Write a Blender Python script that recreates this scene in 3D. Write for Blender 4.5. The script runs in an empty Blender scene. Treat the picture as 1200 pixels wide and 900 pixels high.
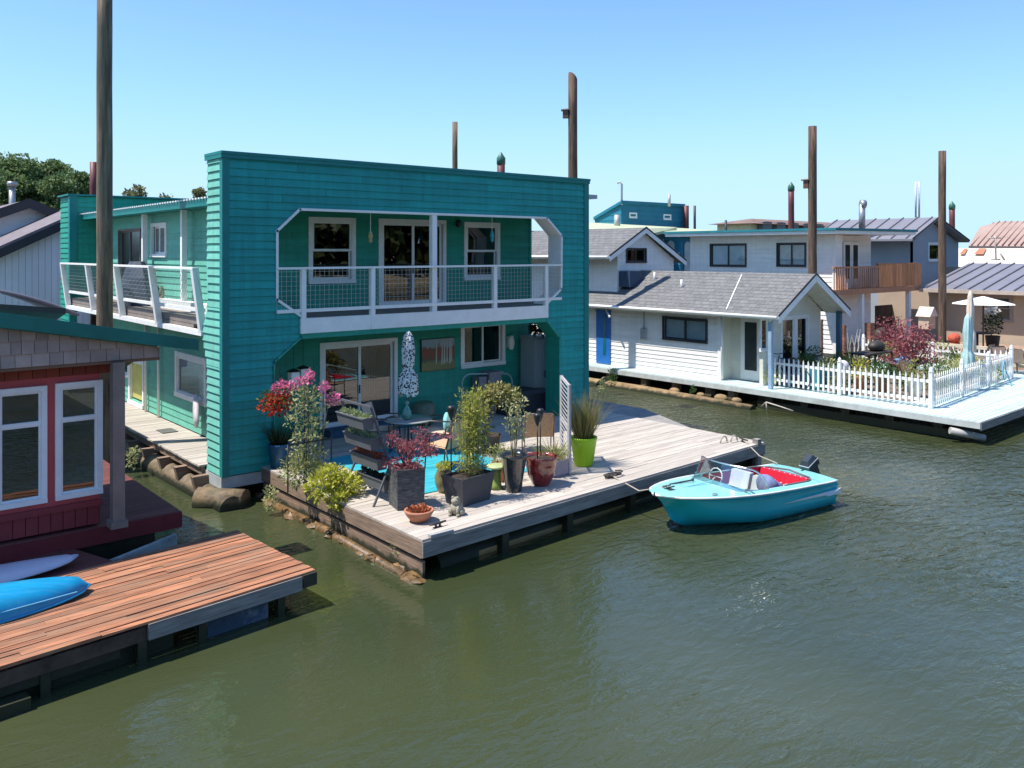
import bpy, math, random
from mathutils import Vector, Matrix
random.seed(7)
R = math.radians
SC = bpy.context.scene
COL = SC.collection
# ---------------------------------------------------------------- camera frame (used to measure real positions)
HC = 4.85; F = 1005.0
SY, CY = 0.6433, 0.7654
DZ = 0.61                       # deck top above water
def ray(px): t = (px-600)/F; return (SY+CY*t, CY-SY*t)
def G(px, py, z=DZ):            # point on the horizontal plane z
    f = F*(HC-z)/(py-296.0); d = ray(px); return (d[0]*f, d[1]*f)
def onY(px, py, Y):             # point on the vertical plane Y = const -> X, z
    d = ray(px); f = Y/d[1]; return (d[0]*f, HC-(py-296.0)/F*f)
def onX(px, py, X):
    d = ray(px); f = X/d[0]; return (d[1]*f, HC-(py-296.0)/F*f)
def atf(px, py, f): d = ray(px); return (d[0]*f, d[1]*f, HC-(py-296.0)/F*f)
# ---------------------------------------------------------------- mesh builder
class MB:
    def __init__(s): s.v = []; s.f = []; s.m = []; s.cur = 0; s.smooth = False; s.sm = []
    def face(s, idx): s.f.append(tuple(idx)); s.m.append(s.cur); s.sm.append(s.smooth)
    def add(s, vs): n = len(s.v); s.v.extend([tuple(v) for v in vs]); return n
    def hexa(s, P):             # 8 points: 0-3 one face, 4-7 the opposite
        n = s.add(P)
        for q in ((3,2,1,0),(4,5,6,7),(0,1,5,4),(1,2,6,5),(2,3,7,6),(3,0,4,7)): s.face([n+i for i in q])
        return s
    def box(s, x0, x1, y0, y1, z0, z1):
        return s.hexa([(x0,y0,z0),(x1,y0,z0),(x1,y1,z0),(x0,y1,z0),(x0,y0,z1),(x1,y0,z1),(x1,y1,z1),(x0,y1,z1)])
    def bar(s, a, b, w, h=None, up=(0,0,1)):   # box beam from a to b
        h = h or w; a = Vector(a); b = Vector(b); d = (b-a).normalized(); u = Vector(up)
        if abs(d.dot(u)) > .98: u = Vector((0,1,0))
        x = d.cross(u).normalized()*(w/2); y = x.cross(d).normalized()*(h/2)
        return s.hexa([a-x-y, a+x-y, a+x+y, a-x+y, b-x-y, b+x-y, b+x+y, b-x+y])
    def tube(s, pts, r, n=8, cap=True):
        pts = [Vector(p) for p in pts]; rs = r if isinstance(r, (list, tuple)) else [r]*len(pts)
        base = len(s.v); prev = None
        for i, p in enumerate(pts):
            d = (pts[min(i+1, len(pts)-1)]-pts[max(i-1, 0)])
            d = d.normalized() if d.length > 1e-9 else Vector((0,0,1))
            if prev is None:
                u = Vector((1,0,0)) if abs(d.x) < .9 else Vector((0,1,0))
            else: u = prev
            x = (u-d*u.dot(d)).normalized(); prev = x; y = d.cross(x)
            for k in range(n):
                a = 2*math.pi*k/n; s.v.append(tuple(p+(x*math.cos(a)+y*math.sin(a))*rs[i]))
        o = s.smooth; s.smooth = n > 5
        for i in range(len(pts)-1):
            for k in range(n):
                k2 = (k+1) % n; s.face((base+i*n+k, base+i*n+k2, base+(i+1)*n+k2, base+(i+1)*n+k))
        s.smooth = False
        if cap:
            s.face([base+k for k in range(n)][::-1]); s.face([base+(len(pts)-1)*n+k for k in range(n)])
        s.smooth = o; return s
    def lathe(s, prof, c=(0,0,0), n=20, square=False, capb=True, capt=False, wob=0):
        base = len(s.v)
        for (r, z) in prof:
            for k in range(n):
                a = 2*math.pi*(k+(.5 if square else 0))/n; rr = r*(1.4142 if square and n == 4 else 1)*(1+wob*random.uniform(-1,1))
                s.v.append((c[0]+rr*math.cos(a), c[1]+rr*math.sin(a), c[2]+z))
        o = s.smooth; s.smooth = not square
        for i in range(len(prof)-1):
            for k in range(n):
                k2 = (k+1) % n; s.face((base+i*n+k, base+i*n+k2, base+(i+1)*n+k2, base+(i+1)*n+k))
        s.smooth = o
        if capb: s.face([base+k for k in range(n)][::-1])
        if capt: s.face([base+(len(prof)-1)*n+k for k in range(n)])
        return s
    def ball(s, c, rx, ry=None, rz=None, n=12, m=8):
        ry = ry or rx; rz = rz or rx; base = len(s.v); o = s.smooth; s.smooth = True
        for i in range(m+1):
            th = math.pi*i/m
            for k in range(n):
                a = 2*math.pi*k/n
                s.v.append((c[0]+rx*math.sin(th)*math.cos(a), c[1]+ry*math.sin(th)*math.sin(a), c[2]-rz*math.cos(th)))
        for i in range(m):
            for k in range(n):
                k2 = (k+1) % n; s.face((base+i*n+k, base+i*n+k2, base+(i+1)*n+k2, base+(i+1)*n+k))
        s.smooth = o; return s
    def poly(s, pts): n = s.add(pts); s.face(range(n, n+len(pts))); return s
    def prism(s, pts, vec):     # extrude polygon by vec
        k = len(pts); v = Vector(vec); n = s.add(pts); m = s.add([Vector(p)+v for p in pts])
        s.face([n+i for i in range(k)][::-1]); s.face([m+i for i in range(k)])
        for i in range(k): j = (i+1) % k; s.face((n+i, n+j, m+j, m+i))
        return s
    def leaf(s, p, d, L, W, up=None):
        d = Vector(d).normalized(); u = Vector(up) if up else Vector((random.gauss(0,1), random.gauss(0,1), random.gauss(0,1)))
        x = d.cross(u)
        if x.length < 1e-4: x = Vector((1,0,0))
        x.normalize(); nn = x.cross(d); p = Vector(p)
        n = s.add([p, p+d*L*.45+x*W*.5+nn*W*.12, p+d*L, p+d*L*.45-x*W*.5+nn*W*.12]); s.face((n, n+1, n+2, n+3)); return s
    def build(s, name, mats, parent=None, world=False, fix=True):
        me = bpy.data.meshes.new(name)
        off = Vector((0,0,0))
        if world and parent is not None:
            q = parent
            while q is not None: off += q.location; q = q.parent
        me.from_pydata([tuple(Vector(v)-off) for v in s.v], [], s.f)
        if not isinstance(mats, (list, tuple)): mats = [mats]
        for m in mats: me.materials.append(m)
        me.polygons.foreach_set('material_index', s.m)
        me.polygons.foreach_set('use_smooth', s.sm)
        me.update()
        o = bpy.data.objects.new(name, me); COL.objects.link(o)
        if parent is not None: o.parent = parent
        return o
def tag(o, label=None, cat=None, group=None, kind=None):
    if label: o['label'] = label
    if cat: o['category'] = cat
    if group: o['group'] = group
    if kind: o['kind'] = kind
    return o
def thing(name, label, cat, loc=(0,0,0), rz=0, group=None):
    o = bpy.data.objects.new(name, None); COL.objects.link(o); o.empty_display_size = .2
    o.location = loc; o.rotation_euler = (0,0,rz); return tag(o, label, cat, group)
def copy_tree(o, parent=None, loc=None, rz=None, label=None, scale=None):
    c = o.copy(); COL.objects.link(c); c.parent = parent
    for ch in list(o.children): copy_tree(ch, c)
    if loc is not None: c.location = loc
    if rz is not None: c.rotation_euler = (0,0,rz)
    if label: c['label'] = label
    if scale: c.scale = (scale,)*3
    return c
# ---------------------------------------------------------------- materials
def newmat(name):
    m = bpy.data.materials.new(name); m.use_nodes = True; nt = m.node_tree; b = nt.nodes['Principled BSDF']; return m, nt, b
def N(nt, t, **kw):
    n = nt.nodes.new(t)
    for k, v in kw.items():
        if k in n.inputs.keys(): n.inputs[k].default_value = v
        else: setattr(n, k, v)
    return n
def ramp(nt, stops):
    r = nt.nodes.new('ShaderNodeValToRGB'); e = r.color_ramp.elements
    while len(e) < len(stops): e.new(.5)
    for i, (p, c) in enumerate(stops): e[i].position = p; e[i].color = (*c, 1)
    return r
MATS = {}
def mat(name, col, rough=.6, metal=0, var=.15, vs=3.0, bump=.0, bs=30, stretch=(1,1,1), island=0, dirt=0, spec=.5, coat=0, dirtcol=None, dscale=1.3, streak=0, tide=None):
    """principled with soft colour variation, optional per-piece variation, dirt patches and bump"""
    if name in MATS: return MATS[name]
    m, nt, b = newmat(name); L = nt.links.new
    geo = N(nt, 'ShaderNodeNewGeometry'); mp = N(nt, 'ShaderNodeMapping'); mp.inputs['Scale'].default_value = stretch
    L(geo.outputs['Position'], mp.inputs['Vector'])
    n1 = N(nt, 'ShaderNodeTexNoise', Scale=vs, Detail=5.0, Roughness=.6); L(mp.outputs[0], n1.inputs['Vector'])
    c = Vector(col); lo = [max(0, x*(1-var*1.6)) for x in col]; hi = [min(1, x*(1+var)) for x in col]
    r = ramp(nt, [(.25, lo), (.75, hi)]); L(n1.outputs['Fac'], r.inputs[0]); out = r.outputs[0]
    if island:
        mr = N(nt, 'ShaderNodeMapRange'); mr.inputs['To Min'].default_value = 1-island; mr.inputs['To Max'].default_value = 1+island*.7
        L(geo.outputs['Random Per Island'], mr.inputs['Value'])
        mx = N(nt, 'ShaderNodeVectorMath', operation='SCALE'); L(out, mx.inputs[0]); L(mr.outputs[0], mx.inputs['Scale']); out = mx.outputs[0]
    if dirt:
        n2 = N(nt, 'ShaderNodeTexNoise', Scale=dscale, Detail=8.0, Roughness=.7); L(mp.outputs[0], n2.inputs['Vector'])
        r2 = ramp(nt, [(.48, (0,0,0)), (.68, (1,1,1))]); L(n2.outputs['Fac'], r2.inputs[0])
        mm = N(nt, 'ShaderNodeMath', operation='MULTIPLY'); mm.inputs[1].default_value = dirt; L(r2.outputs[0], mm.inputs[0])
        mx = N(nt, 'ShaderNodeMix', data_type='RGBA'); L(mm.outputs[0], mx.inputs[0]); L(out, mx.inputs[6])
        dc = dirtcol or tuple(x*.35 for x in col); mx.inputs[7].default_value = (*dc, 1); out = mx.outputs[2]
    if streak:      # rain streaks and chalking on the boards
        ms = N(nt, 'ShaderNodeMapping'); ms.inputs['Scale'].default_value = (5,5,.35); L(geo.outputs['Position'], ms.inputs['Vector'])
        n4 = N(nt, 'ShaderNodeTexNoise', Scale=1.6, Detail=6.0, Roughness=.65); L(ms.outputs[0], n4.inputs['Vector'])
        r4 = ramp(nt, [(.30, (1-streak,)*3), (.50, (1,1,1)), (.72, (1+streak*.9,)*3)]); L(n4.outputs['Fac'], r4.inputs[0])
        mx = N(nt, 'ShaderNodeMix', data_type='RGBA', blend_type='MULTIPLY', clamp_result=False); mx.inputs[0].default_value = 1; L(out, mx.inputs[6]); L(r4.outputs[0], mx.inputs[7]); out = mx.outputs[2]
    if tide:        # slime and damp up to the tide mark
        sz = N(nt, 'ShaderNodeSeparateXYZ'); L(geo.outputs['Position'], sz.inputs[0]); n5 = N(nt, 'ShaderNodeTexNoise', Scale=5.0, Detail=5.0); L(geo.outputs['Position'], n5.inputs['Vector'])
        ma = N(nt, 'ShaderNodeMath', operation='MULTIPLY_ADD'); L(n5.outputs['Fac'], ma.inputs[0]); ma.inputs[1].default_value = -.22; L(sz.outputs['Z'], ma.inputs[2])
        m5 = N(nt, 'ShaderNodeMapRange', interpolation_type='SMOOTHSTEP'); m5.inputs['From Min'].default_value = tide-.16; m5.inputs['From Max'].default_value = tide-.06; m5.inputs['To Min'].default_value = 1; m5.inputs['To Max'].default_value = 0; L(ma.outputs[0], m5.inputs['Value'])
        mx = N(nt, 'ShaderNodeMix', data_type='RGBA'); L(m5.outputs[0], mx.inputs[0]); L(out, mx.inputs[6]); mx.inputs[7].default_value = (.022,.026,.010,1); out = mx.outputs[2]
    L(out, b.inputs['Base Color'])
    b.inputs['Roughness'].default_value = rough; b.inputs['Metallic'].default_value = metal
    b.inputs['Specular IOR Level'].default_value = spec
    if coat: b.inputs['Coat Weight'].default_value = coat; b.inputs['Coat Roughness'].default_value = .05
    if bump:
        n3 = N(nt, 'ShaderNodeTexNoise', Scale=bs, Detail=4.0); L(mp.outputs[0], n3.inputs['Vector'])
        bp = N(nt, 'ShaderNodeBump', Strength=min(1, bump*10), Distance=bump*.1); L(n3.outputs['Fac'], bp.inputs['Height']); L(bp.outputs[0], b.inputs['Normal'])
    MATS[name] = m; return m
def leafmat(name, cols, trans=.35, rough=.5):
    if not name.startswith(('tree', 'olive')): cols = list(cols)+[tuple(sum(c[i] for c in cols)/len(cols)*k for i, k in enumerate((1.0,.85,.6)))]
    if name in MATS: return MATS[name]
    m, nt, b = newmat(name); L = nt.links.new
    geo = N(nt, 'ShaderNodeNewGeometry'); k = len(cols)
    r = ramp(nt, [(i/max(1, k-1)*.98+.01, c) for i, c in enumerate(cols)]); L(geo.outputs['Random Per Island'], r.inputs[0])
    L(r.outputs[0], b.inputs['Base Color']); b.inputs['Roughness'].default_value = rough; b.inputs['Specular IOR Level'].default_value = .3
    tr = N(nt, 'ShaderNodeBsdfTranslucent'); L(r.outputs[0], tr.inputs['Color'])
    mx = N(nt, 'ShaderNodeMixShader'); mx.inputs[0].default_value = trans
    L(b.outputs[0], mx.inputs[1]); L(tr.outputs[0], mx.inputs[2]); L(mx.outputs[0], nt.nodes['Material Output'].inputs[0])
    MATS[name] = m; return m
def glassmat(name, tint=(.75,.8,.8), refl=.12, rough=.0, wav=.004):
    if name in MATS: return MATS[name]
    m, nt, b = newmat(name); L = nt.links.new; nt.nodes.remove(b)
    t = N(nt, 'ShaderNodeBsdfTransparent'); t.inputs[0].default_value = (*tint, 1)
    g = N(nt, 'ShaderNodeBsdfGlossy'); g.inputs['Roughness'].default_value = rough; g.inputs['Color'].default_value = (1,1,1,1)
    fr = N(nt, 'ShaderNodeLayerWeight', Blend=.5); pw = N(nt, 'ShaderNodeMath', operation='POWER'); L(fr.outputs['Facing'], pw.inputs[0]); pw.inputs[1].default_value = 4.0
    ad = N(nt, 'ShaderNodeMath', operation='ADD', use_clamp=True); ad.inputs[1].default_value = refl
    L(pw.outputs[0], ad.inputs[0])
    geo = N(nt, 'ShaderNodeNewGeometry'); nz = N(nt, 'ShaderNodeTexNoise', Scale=1.5, Detail=2.0); L(geo.outputs['Position'], nz.inputs['Vector'])
    bp = N(nt, 'ShaderNodeBump', Strength=.3, Distance=wav); L(nz.outputs['Fac'], bp.inputs['Height']); L(bp.outputs[0], g.inputs['Normal'])
    mx = N(nt, 'ShaderNodeMixShader'); L(ad.outputs[0], mx.inputs[0]); L(t.outputs[0], mx.inputs[1]); L(g.outputs[0], mx.inputs[2])
    L(mx.outputs[0], nt.nodes['Material Output'].inputs[0]); MATS[name] = m; return m
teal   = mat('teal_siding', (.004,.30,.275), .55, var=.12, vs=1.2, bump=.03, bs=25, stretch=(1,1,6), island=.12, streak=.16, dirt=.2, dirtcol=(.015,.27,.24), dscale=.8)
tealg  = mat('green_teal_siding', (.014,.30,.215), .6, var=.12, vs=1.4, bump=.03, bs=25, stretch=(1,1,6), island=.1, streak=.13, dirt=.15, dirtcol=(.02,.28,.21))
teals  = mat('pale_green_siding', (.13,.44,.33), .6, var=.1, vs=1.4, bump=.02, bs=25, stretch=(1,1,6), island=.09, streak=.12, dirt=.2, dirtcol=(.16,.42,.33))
tealr  = mat('sunlit_teal_siding', (.15,.47,.37), .6, var=.1, vs=1.4, bump=.02, bs=25, stretch=(1,1,6), island=.09, streak=.12, dirt=.3, dirtcol=(.22,.5,.42))  # facade teal made paler: sunlight on the return is put into the colour
tealt  = mat('teal_trim', (.003,.2,.19), .5, var=.08)
white  = mat('white_paint', (.84,.83,.80), .5, var=.05, vs=4, dirt=.15, dirtcol=(.5,.46,.4), dscale=2.5)
whites = mat('white_siding', (.83,.81,.77), .6, var=.05, vs=1.5, stretch=(1,1,5), island=.05, streak=.07, dirt=.15, dirtcol=(.55,.54,.5))
creams = mat('cream_siding', (.72,.7,.6), .6, var=.05, vs=1.5, island=.05, dirt=.2, dirtcol=(.55,.5,.36))
dark   = mat('dark_interior', (.03,.028,.026), .8, var=.2)
deckm  = mat('weathered_decking', (.49,.435,.37), .85, var=.22, vs=5, stretch=(.35,6,6), island=.15, dirt=.4, dirtcol=(.34,.28,.23), bump=.05, bs=30)
deckw  = mat('walkway_decking', (.47,.42,.36), .85, var=.2, vs=5, stretch=(.35,6,6), island=.14, dirt=.3, dirtcol=(.27,.23,.18), bump=.05, bs=30)
fasc   = mat('fascia_wood', (.28,.19,.13), .85, var=.35, vs=4, stretch=(.6,.6,8), island=.15, dirt=.6, tide=.13, dirtcol=(.1,.075,.055), bump=.05, bs=30)
fascg  = mat('gray_fascia', (.27,.25,.225), .85, var=.3, vs=4, stretch=(.6,.6,8), dirt=.5, dirtcol=(.1,.09,.08), bump=.05, bs=30)
wetw   = mat('wet_timber', (.035,.028,.022), .6, tide=.2, var=.5, vs=6, bump=.08, bs=12, dirt=.5, dirtcol=(.05,.06,.025))
logm   = mat('log_bark', (.19,.135,.075), .7, tide=.13, var=.5, vs=5, bump=.12, bs=14, dirt=.6, dirtcol=(.07,.07,.025), dscale=3)
pilem  = mat('pile_wood', (.15,.095,.062), .9, var=.5, vs=6, stretch=(3,3,.25), streak=.5, dirt=.6, dirtcol=(.06,.05,.045), dscale=2, bump=.1, bs=20)
pileg  = mat('green_pile_wood', (.20,.145,.095), .9, var=.45, vs=6, stretch=(3,3,.25), streak=.45, dirt=.85, dirtcol=(.08,.11,.08), dscale=1.2, bump=.1, bs=20)
pilemx = mat('steel_pile_red', (.14,.035,.035), .55, var=.2, vs=2, stretch=(2,2,.3), dirt=.3)
capg   = mat('green_cap', (.05,.15,.10), .4, var=.1)
glass  = glassmat('window_glass', (.5,.53,.52), .16)
glassd = glassmat('dark_window_glass', (.25,.27,.27), .1)
redw   = mat('red_siding', (.25,.03,.035), .6, var=.15, vs=2, island=.05, dirt=.2)
redd   = mat('red_deck', (.155,.045,.038), .7, var=.25, vs=5, stretch=(.4,6,6), island=.2, dirt=.2)
reddk  = mat('red_stained_decking', (.38,.155,.075), .8, var=.45, vs=4, stretch=(.5,7,7), island=.35, dirt=.85, dirtcol=(.27,.185,.12), bump=.05, bs=30, dscale=2.2)
black  = mat('black_paint', (.02,.02,.022), .4, var=.1)
chain  = mat('galvanised_wire', (.55,.56,.56), .4, .6, var=.1)
shing  = None
def shingle_mat(name, c1, c2, sc=4.0, ax='x', bumpd=.01):
    if name in MATS: return MATS[name]
    m, nt, b = newmat(name); L = nt.links.new
    geo = N(nt, 'ShaderNodeNewGeometry'); sx = N(nt, 'ShaderNodeSeparateXYZ'); L(geo.outputs['Position'], sx.inputs[0])
    cb = N(nt, 'ShaderNodeCombineXYZ'); L(sx.outputs['Y' if ax == 'x' else 'X'], cb.inputs[0]); L(sx.outputs['Z'], cb.inputs[1])
    br = N(nt, 'ShaderNodeTexBrick', Scale=sc); L(cb.outputs[0], br.inputs['Vector'])
    br.inputs['Color1'].default_value = (*c1, 1); br.inputs['Color2'].default_value = (*c2, 1); br.inputs['Mortar'].default_value = (*[x*.45 for x in c1], 1)
    br.inputs['Mortar Size'].default_value = .02; br.inputs['Brick Width'].default_value = 1.0; br.inputs['Row Height'].default_value = .32; br.inputs['Bias'].default_value = 0
    nz = N(nt, 'ShaderNodeTexNoise', Scale=9, Detail=6.0); L(geo.outputs['Position'], nz.inputs['Vector'])
    mx = N(nt, 'ShaderNodeMix', data_type='RGBA', blend_type='MULTIPLY'); mx.inputs[0].default_value = .6
    rr = ramp(nt, [(.3, (.55,.55,.55)), (.7, (1.15,1.15,1.15))]); L(nz.outputs['Fac'], rr.inputs[0])
    L(br.outputs['Color'], mx.inputs[6]); L(rr.outputs[0], mx.inputs[7]); L(mx.outputs[2], b.inputs['Base Color']); b.inputs['Roughness'].default_value = .9
    bp = N(nt, 'ShaderNodeBump', Strength=.6, Distance=bumpd); L(br.outputs['Fac'], bp.inputs['Height']); bp.invert = True; L(bp.outputs[0], b.inputs['Normal'])
    MATS[name] = m; return m
# ---------------------------------------------------------------- clapboard wall
def isect(poly, z):
    us = []
    for i in range(len(poly)):
        (a, za), (b, zb) = poly[i], poly[(i+1) % len(poly)]
        if (za-z)*(zb-z) <= 0 and abs(za-zb) > 1e-9: us.append(a+(b-a)*(z-za)/(zb-za))
    return (min(us), max(us)) if len(us) >= 2 else None
def clap(mb, O, U, Nn, u0, u1, z0, z1, pitch=.15, lap=.022, th=.12, holes=(), outline=None, vert=False):
    """lap siding: every row a slanted board with a real lip; holes are convex (u,z) polygons; outline limits the wall (gables)"""
    zs = {z0, z1}; k = 0
    while z0+k*pitch < z1: zs.add(z0+k*pitch); k += 1
    for h in holes:
        for (_, z) in h:
            if z0 < z < z1: zs.add(z)
    if outline:
        for (_, z) in outline:
            if z0 < z < z1: zs.add(z)
    zs = sorted(zs); zz = [zs[0]]
    for z in zs[1:]:
        if z-zz[-1] > 1e-4: zz.append(z)
    P = lambda u, z, o: (O[0]+U[0]*u+Nn[0]*o, O[1]+U[1]*u+Nn[1]*o, z)
    def off(z, row): return lap*(1-(z-(z0+row*pitch))/pitch)
    for zb, zt in zip(zz[:-1], zz[1:]):
        row = int((zb-z0)/pitch+1e-4); e = 1e-5
        ob, ot = (0, 0) if vert else (off(zb, row), off(zt, row))
        cuts = []
        for h in holes:
            a = isect(h, zb+e); b = isect(h, zt-e)
            if a and b: cuts.append((a[0], a[1], b[0], b[1]))
        cuts.sort()
        L0, L1, R0, R1 = u0, u0, u1, u1
        if outline:
            a = isect(outline, zb+e); b = isect(outline, zt-e)
            if not a or not b: continue
            L0, R0 = a; L1, R1 = b
        segs = []; cb, ct = L0, L1
        for c in cuts:
            segs.append((cb, ct, c[0], c[2])); cb, ct = c[1], c[3]
        segs.append((cb, ct, R0, R1))
        if not vert and pitch < 1:
            rj = random.Random(row*7919+int(abs(O[0]*31+O[1]*17)*10)); js = []; uu = u0+rj.uniform(.8, 3.6)
            while uu < u1-.3: js.append(uu); uu += rj.uniform(2.4, 3.7)
            ns = []
            for sg in segs:
                a0_, a1_, b0_, b1_ = sg
                for j in js:
                    if max(a0_, a1_)+.15 < j < min(b0_, b1_)-.15: ns.append((a0_, a1_, j-.0025, j-.0025)); a0_ = a1_ = j+.0025
                ns.append((a0_, a1_, b0_, b1_))
            segs = ns
        for (ab, at_, bb, bt) in segs:
            if bb-ab < 1e-3 and bt-at_ < 1e-3: continue
            mb.hexa([P(ab, zb, -th), P(bb, zb, -th), P(bb, zb, ob), P(ab, zb, ob), P(at_, zt, -th), P(bt, zt, -th), P(bt, zt, ot), P(at_, zt, ot)])
    return mb
class Plane:
    def __init__(s, O, U, Nn): s.O, s.U, s.N = O, U, Nn
    def P(s, u, z, o=0): return (s.O[0]+s.U[0]*u+s.N[0]*o, s.O[1]+s.U[1]*u+s.N[1]*o, z)
    def box(s, mb, u0, u1, z0, z1, o0, o1):
        mb.hexa([s.P(u0,z0,o0), s.P(u1,z0,o0), s.P(u1,z0,o1), s.P(u0,z0,o1), s.P(u0,z1,o0), s.P(u1,z1,o0), s.P(u1,z1,o1), s.P(u0,z1,o1)])
def window(pl, parent, u0, u1, z0, z1, tw=.09, kind='h', fm=None, gm=None, name='window', blind=None, sash=.045, blindm=None, tm=None):
    """window unit filling the rect u0..u1, z0..z1 (outer trim); returns the wall hole"""
    fm = fm or white; gm = gm or glass
    m = MB(); pr = .045
    pl.box(m, u0, u1, z1-tw, z1, -.02, pr); pl.box(m, u0, u1, z0, z0+tw, -.02, pr+.015)
    pl.box(m, u0, u0+tw, z0+tw, z1-tw, -.02, pr-.002); pl.box(m, u1-tw, u1, z0+tw, z1-tw, -.02, pr-.002)
    a, b, c, d = u0+tw, u1-tw, z0+tw, z1-tw
    def rect(a, b, c, d, o0, o1, w):
        pl.box(m, a, b, d-w, d, o0, o1); pl.box(m, a, b, c, c+w, o0, o1); pl.box(m, a, a+w, c+w, d-w, o0+.001, o1-.001); pl.box(m, b-w, b, c+w, d-w, o0+.001, o1-.001)
    panes = []
    if kind == 'h':            # single hung
        zm = (c+d)/2; rect(a, b, zm-.01, d, -.04, .01, sash); rect(a, b, c, zm+.02, -.075, -.042, sash)
        panes = [(a, b, zm, d, -.02), (a, b, c, zm, -.06)]
    elif kind == 's':          # slider
        um = (a+b)/2; rect(a, um+.02, c, d, -.04, .01, sash); rect(um-.02, b, c, d, -.075, -.042, sash)
        panes = [(a, um, c, d, -.02), (um, b, c, d, -.06)]
    elif kind == 't':          # transom over tall pane
        zm = d-(d-c)*.3; rect(a, b, zm, d, -.04, .012, sash); rect(a, b, c, zm-.012, -.04, .012, sash); pl.box(m, a, b, zm-.03, zm+.02, -.04, .02)
        panes = [(a, b, zm, d, -.02), (a, b, c, zm, -.021)]
    else:
        rect(a, b, c, d, -.04, .01, sash); panes = [(a, b, c, d, -.02)]
    o = m.build(name, fm, parent, world=True)
    g = MB()
    for (a1, b1, c1, d1, of) in panes: pl.box(g, a1+sash*.5, b1-sash*.5, c1+sash*.5, d1-sash*.5, of-.004, of)
    g.build('pane', gm, o, world=True)
    if blind:
        bl = MB(); bz = d-(d-c)*blind[1] if blind[0] == 'top' else c
        if blind[0] in ('top',):
            z = d
            while z > bz: pl.box(bl, a+.01, b-.01, z-.045, z-.004, -.098, -.088); z -= .05
        elif blind[0] == 'curtain':
            ua, ub = a+(b-a)*blind[1], a+(b-a)*blind[2]; nn = max(4, int((ub-ua)/.06))
            for i in range(nn):
                uu = ua+(ub-ua)*i/nn; u2 = ua+(ub-ua)*(i+1)/nn; o1 = -.13-.03*(i % 2); o2 = -.13-.03*((i+1) % 2)
                bl.poly([pl.P(uu,c,o1), pl.P(u2,c,o2), pl.P(u2,d,o2), pl.P(uu,d,o1)])
        bl.build('blind' if blind[0] == 'top' else 'curtain', blindm or mat('curtain_cloth', (.6,.57,.5), .9), o, world=True)
    h = tw*.6
    return [(u0+h, z0+h), (u1-h, z0+h), (u1-h, z1-h), (u0+h, z1-h)]
def planks(mb, A, B, Cc, D, n, z, th=.035, gap=.007, seg=(2.2, 4.2), warp=.0025):
    """boards laid along AB; rows step from AB towards DC"""
    A, B, Cc, D = map(Vector, (A, B, Cc, D))
    for i in range(n):
        t0, t1 = i/n, (i+1)/n; a0, b0 = A.lerp(D, t0), B.lerp(Cc, t0); a1, b1 = A.lerp(D, t1), B.lerp(Cc, t1)
        rw = (a1-a0).length; g = gap/rw; a1 = a0.lerp(a1, 1-g); b1 = b0.lerp(b1, 1-g); Ln = (b0-a0).length
        s = 0; first = True
        cuts = [0]; s = random.uniform(.6, seg[1])
        while s < Ln-.5: cuts.append(s/Ln); s += random.uniform(*seg)
        cuts.append(1)
        for c0, c1 in zip(cuts[:-1], cuts[1:]):
            e = .004/Ln if c1 < 1 else 0; dz = random.uniform(-warp, warp)
            q = [a0.lerp(b0, c0), a0.lerp(b0, c1-e), a1.lerp(b1, c1-e), a1.lerp(b1, c0)]
            mb.hexa([(p.x, p.y, z-th) for p in q]+[(p.x, p.y, z+dz) for p in q])
def V2(t): return Vector((t[0], t[1]))
# ================================================================ world, sun, camera, water
W = bpy.data.worlds.new("World"); SC.world = W; W.use_nodes = True
wn = W.node_tree; bg = wn.nodes['Background']; sk = wn.nodes.new('ShaderNodeTexSky'); sk.sky_type = 'NISHITA'; sk.sun_disc = False
SUN = Vector((-.46, .222, 1)).normalized()
sk.sun_elevation = math.asin(SUN.z); sk.sun_rotation = math.atan2(SUN.x, SUN.y); sk.altitude = 0; sk.air_density = .85; sk.dust_density = 0; sk.ozone_density = 1.6
hs_ = wn.nodes.new('ShaderNodeMix'); hs_.data_type = 'RGBA'; hs_.blend_type = 'MULTIPLY'; hs_.inputs[0].default_value = 1; hs_.inputs[7].default_value = (.72, .885, 1.10, 1)
sp_ = wn.nodes.new('ShaderNodeSeparateColor'); cb_ = wn.nodes.new('ShaderNodeCombineColor'); wn.links.new(sk.outputs[0], sp_.inputs[0])
for i, lim in enumerate((3.5, 4.25, 4.35)):     # a clear summer sky stays blue down to the roofs
    sm_ = wn.nodes.new('ShaderNodeMath'); sm_.operation = 'SMOOTH_MIN'; sm_.inputs[1].default_value = lim; sm_.inputs[2].default_value = 2.2; wn.links.new(sp_.outputs[i], sm_.inputs[0]); wn.links.new(sm_.outputs[0], cb_.inputs[i])
wn.links.new(cb_.outputs[0], hs_.inputs[6]); wn.links.new(hs_.outputs[2], bg.inputs[0]); bg.inputs[1].default_value = .15
sd = bpy.data.lights.new('sun', 'SUN'); sd.energy = 4.3; sd.angle = R(.53); sd.color = (1, .945, .87)
so = bpy.data.objects.new('sun', sd); COL.objects.link(so); so.rotation_euler = SUN.to_track_quat('Z', 'Y').to_euler(); so.location = (0, 0, 30)
cd = bpy.data.cameras.new('camera'); co = bpy.data.objects.new('camera', cd); COL.objects.link(co); SC.camera = co
co.location = (0, 0, HC); co.rotation_euler = (R(90), 0, -math.asin(SY)); cd.sensor_width = 36; cd.lens = 36*F/1200; cd.shift_y = -154/1200
cd.clip_start = .1; cd.clip_end = 20000
SC.view_settings.view_transform = 'Standard'; SC.view_settings.look = 'None'; SC.view_settings.exposure = .72; SC.view_settings.gamma = 1
SC.cycles.max_bounces = 8; SC.cycles.transparent_max_bounces = 16
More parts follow.
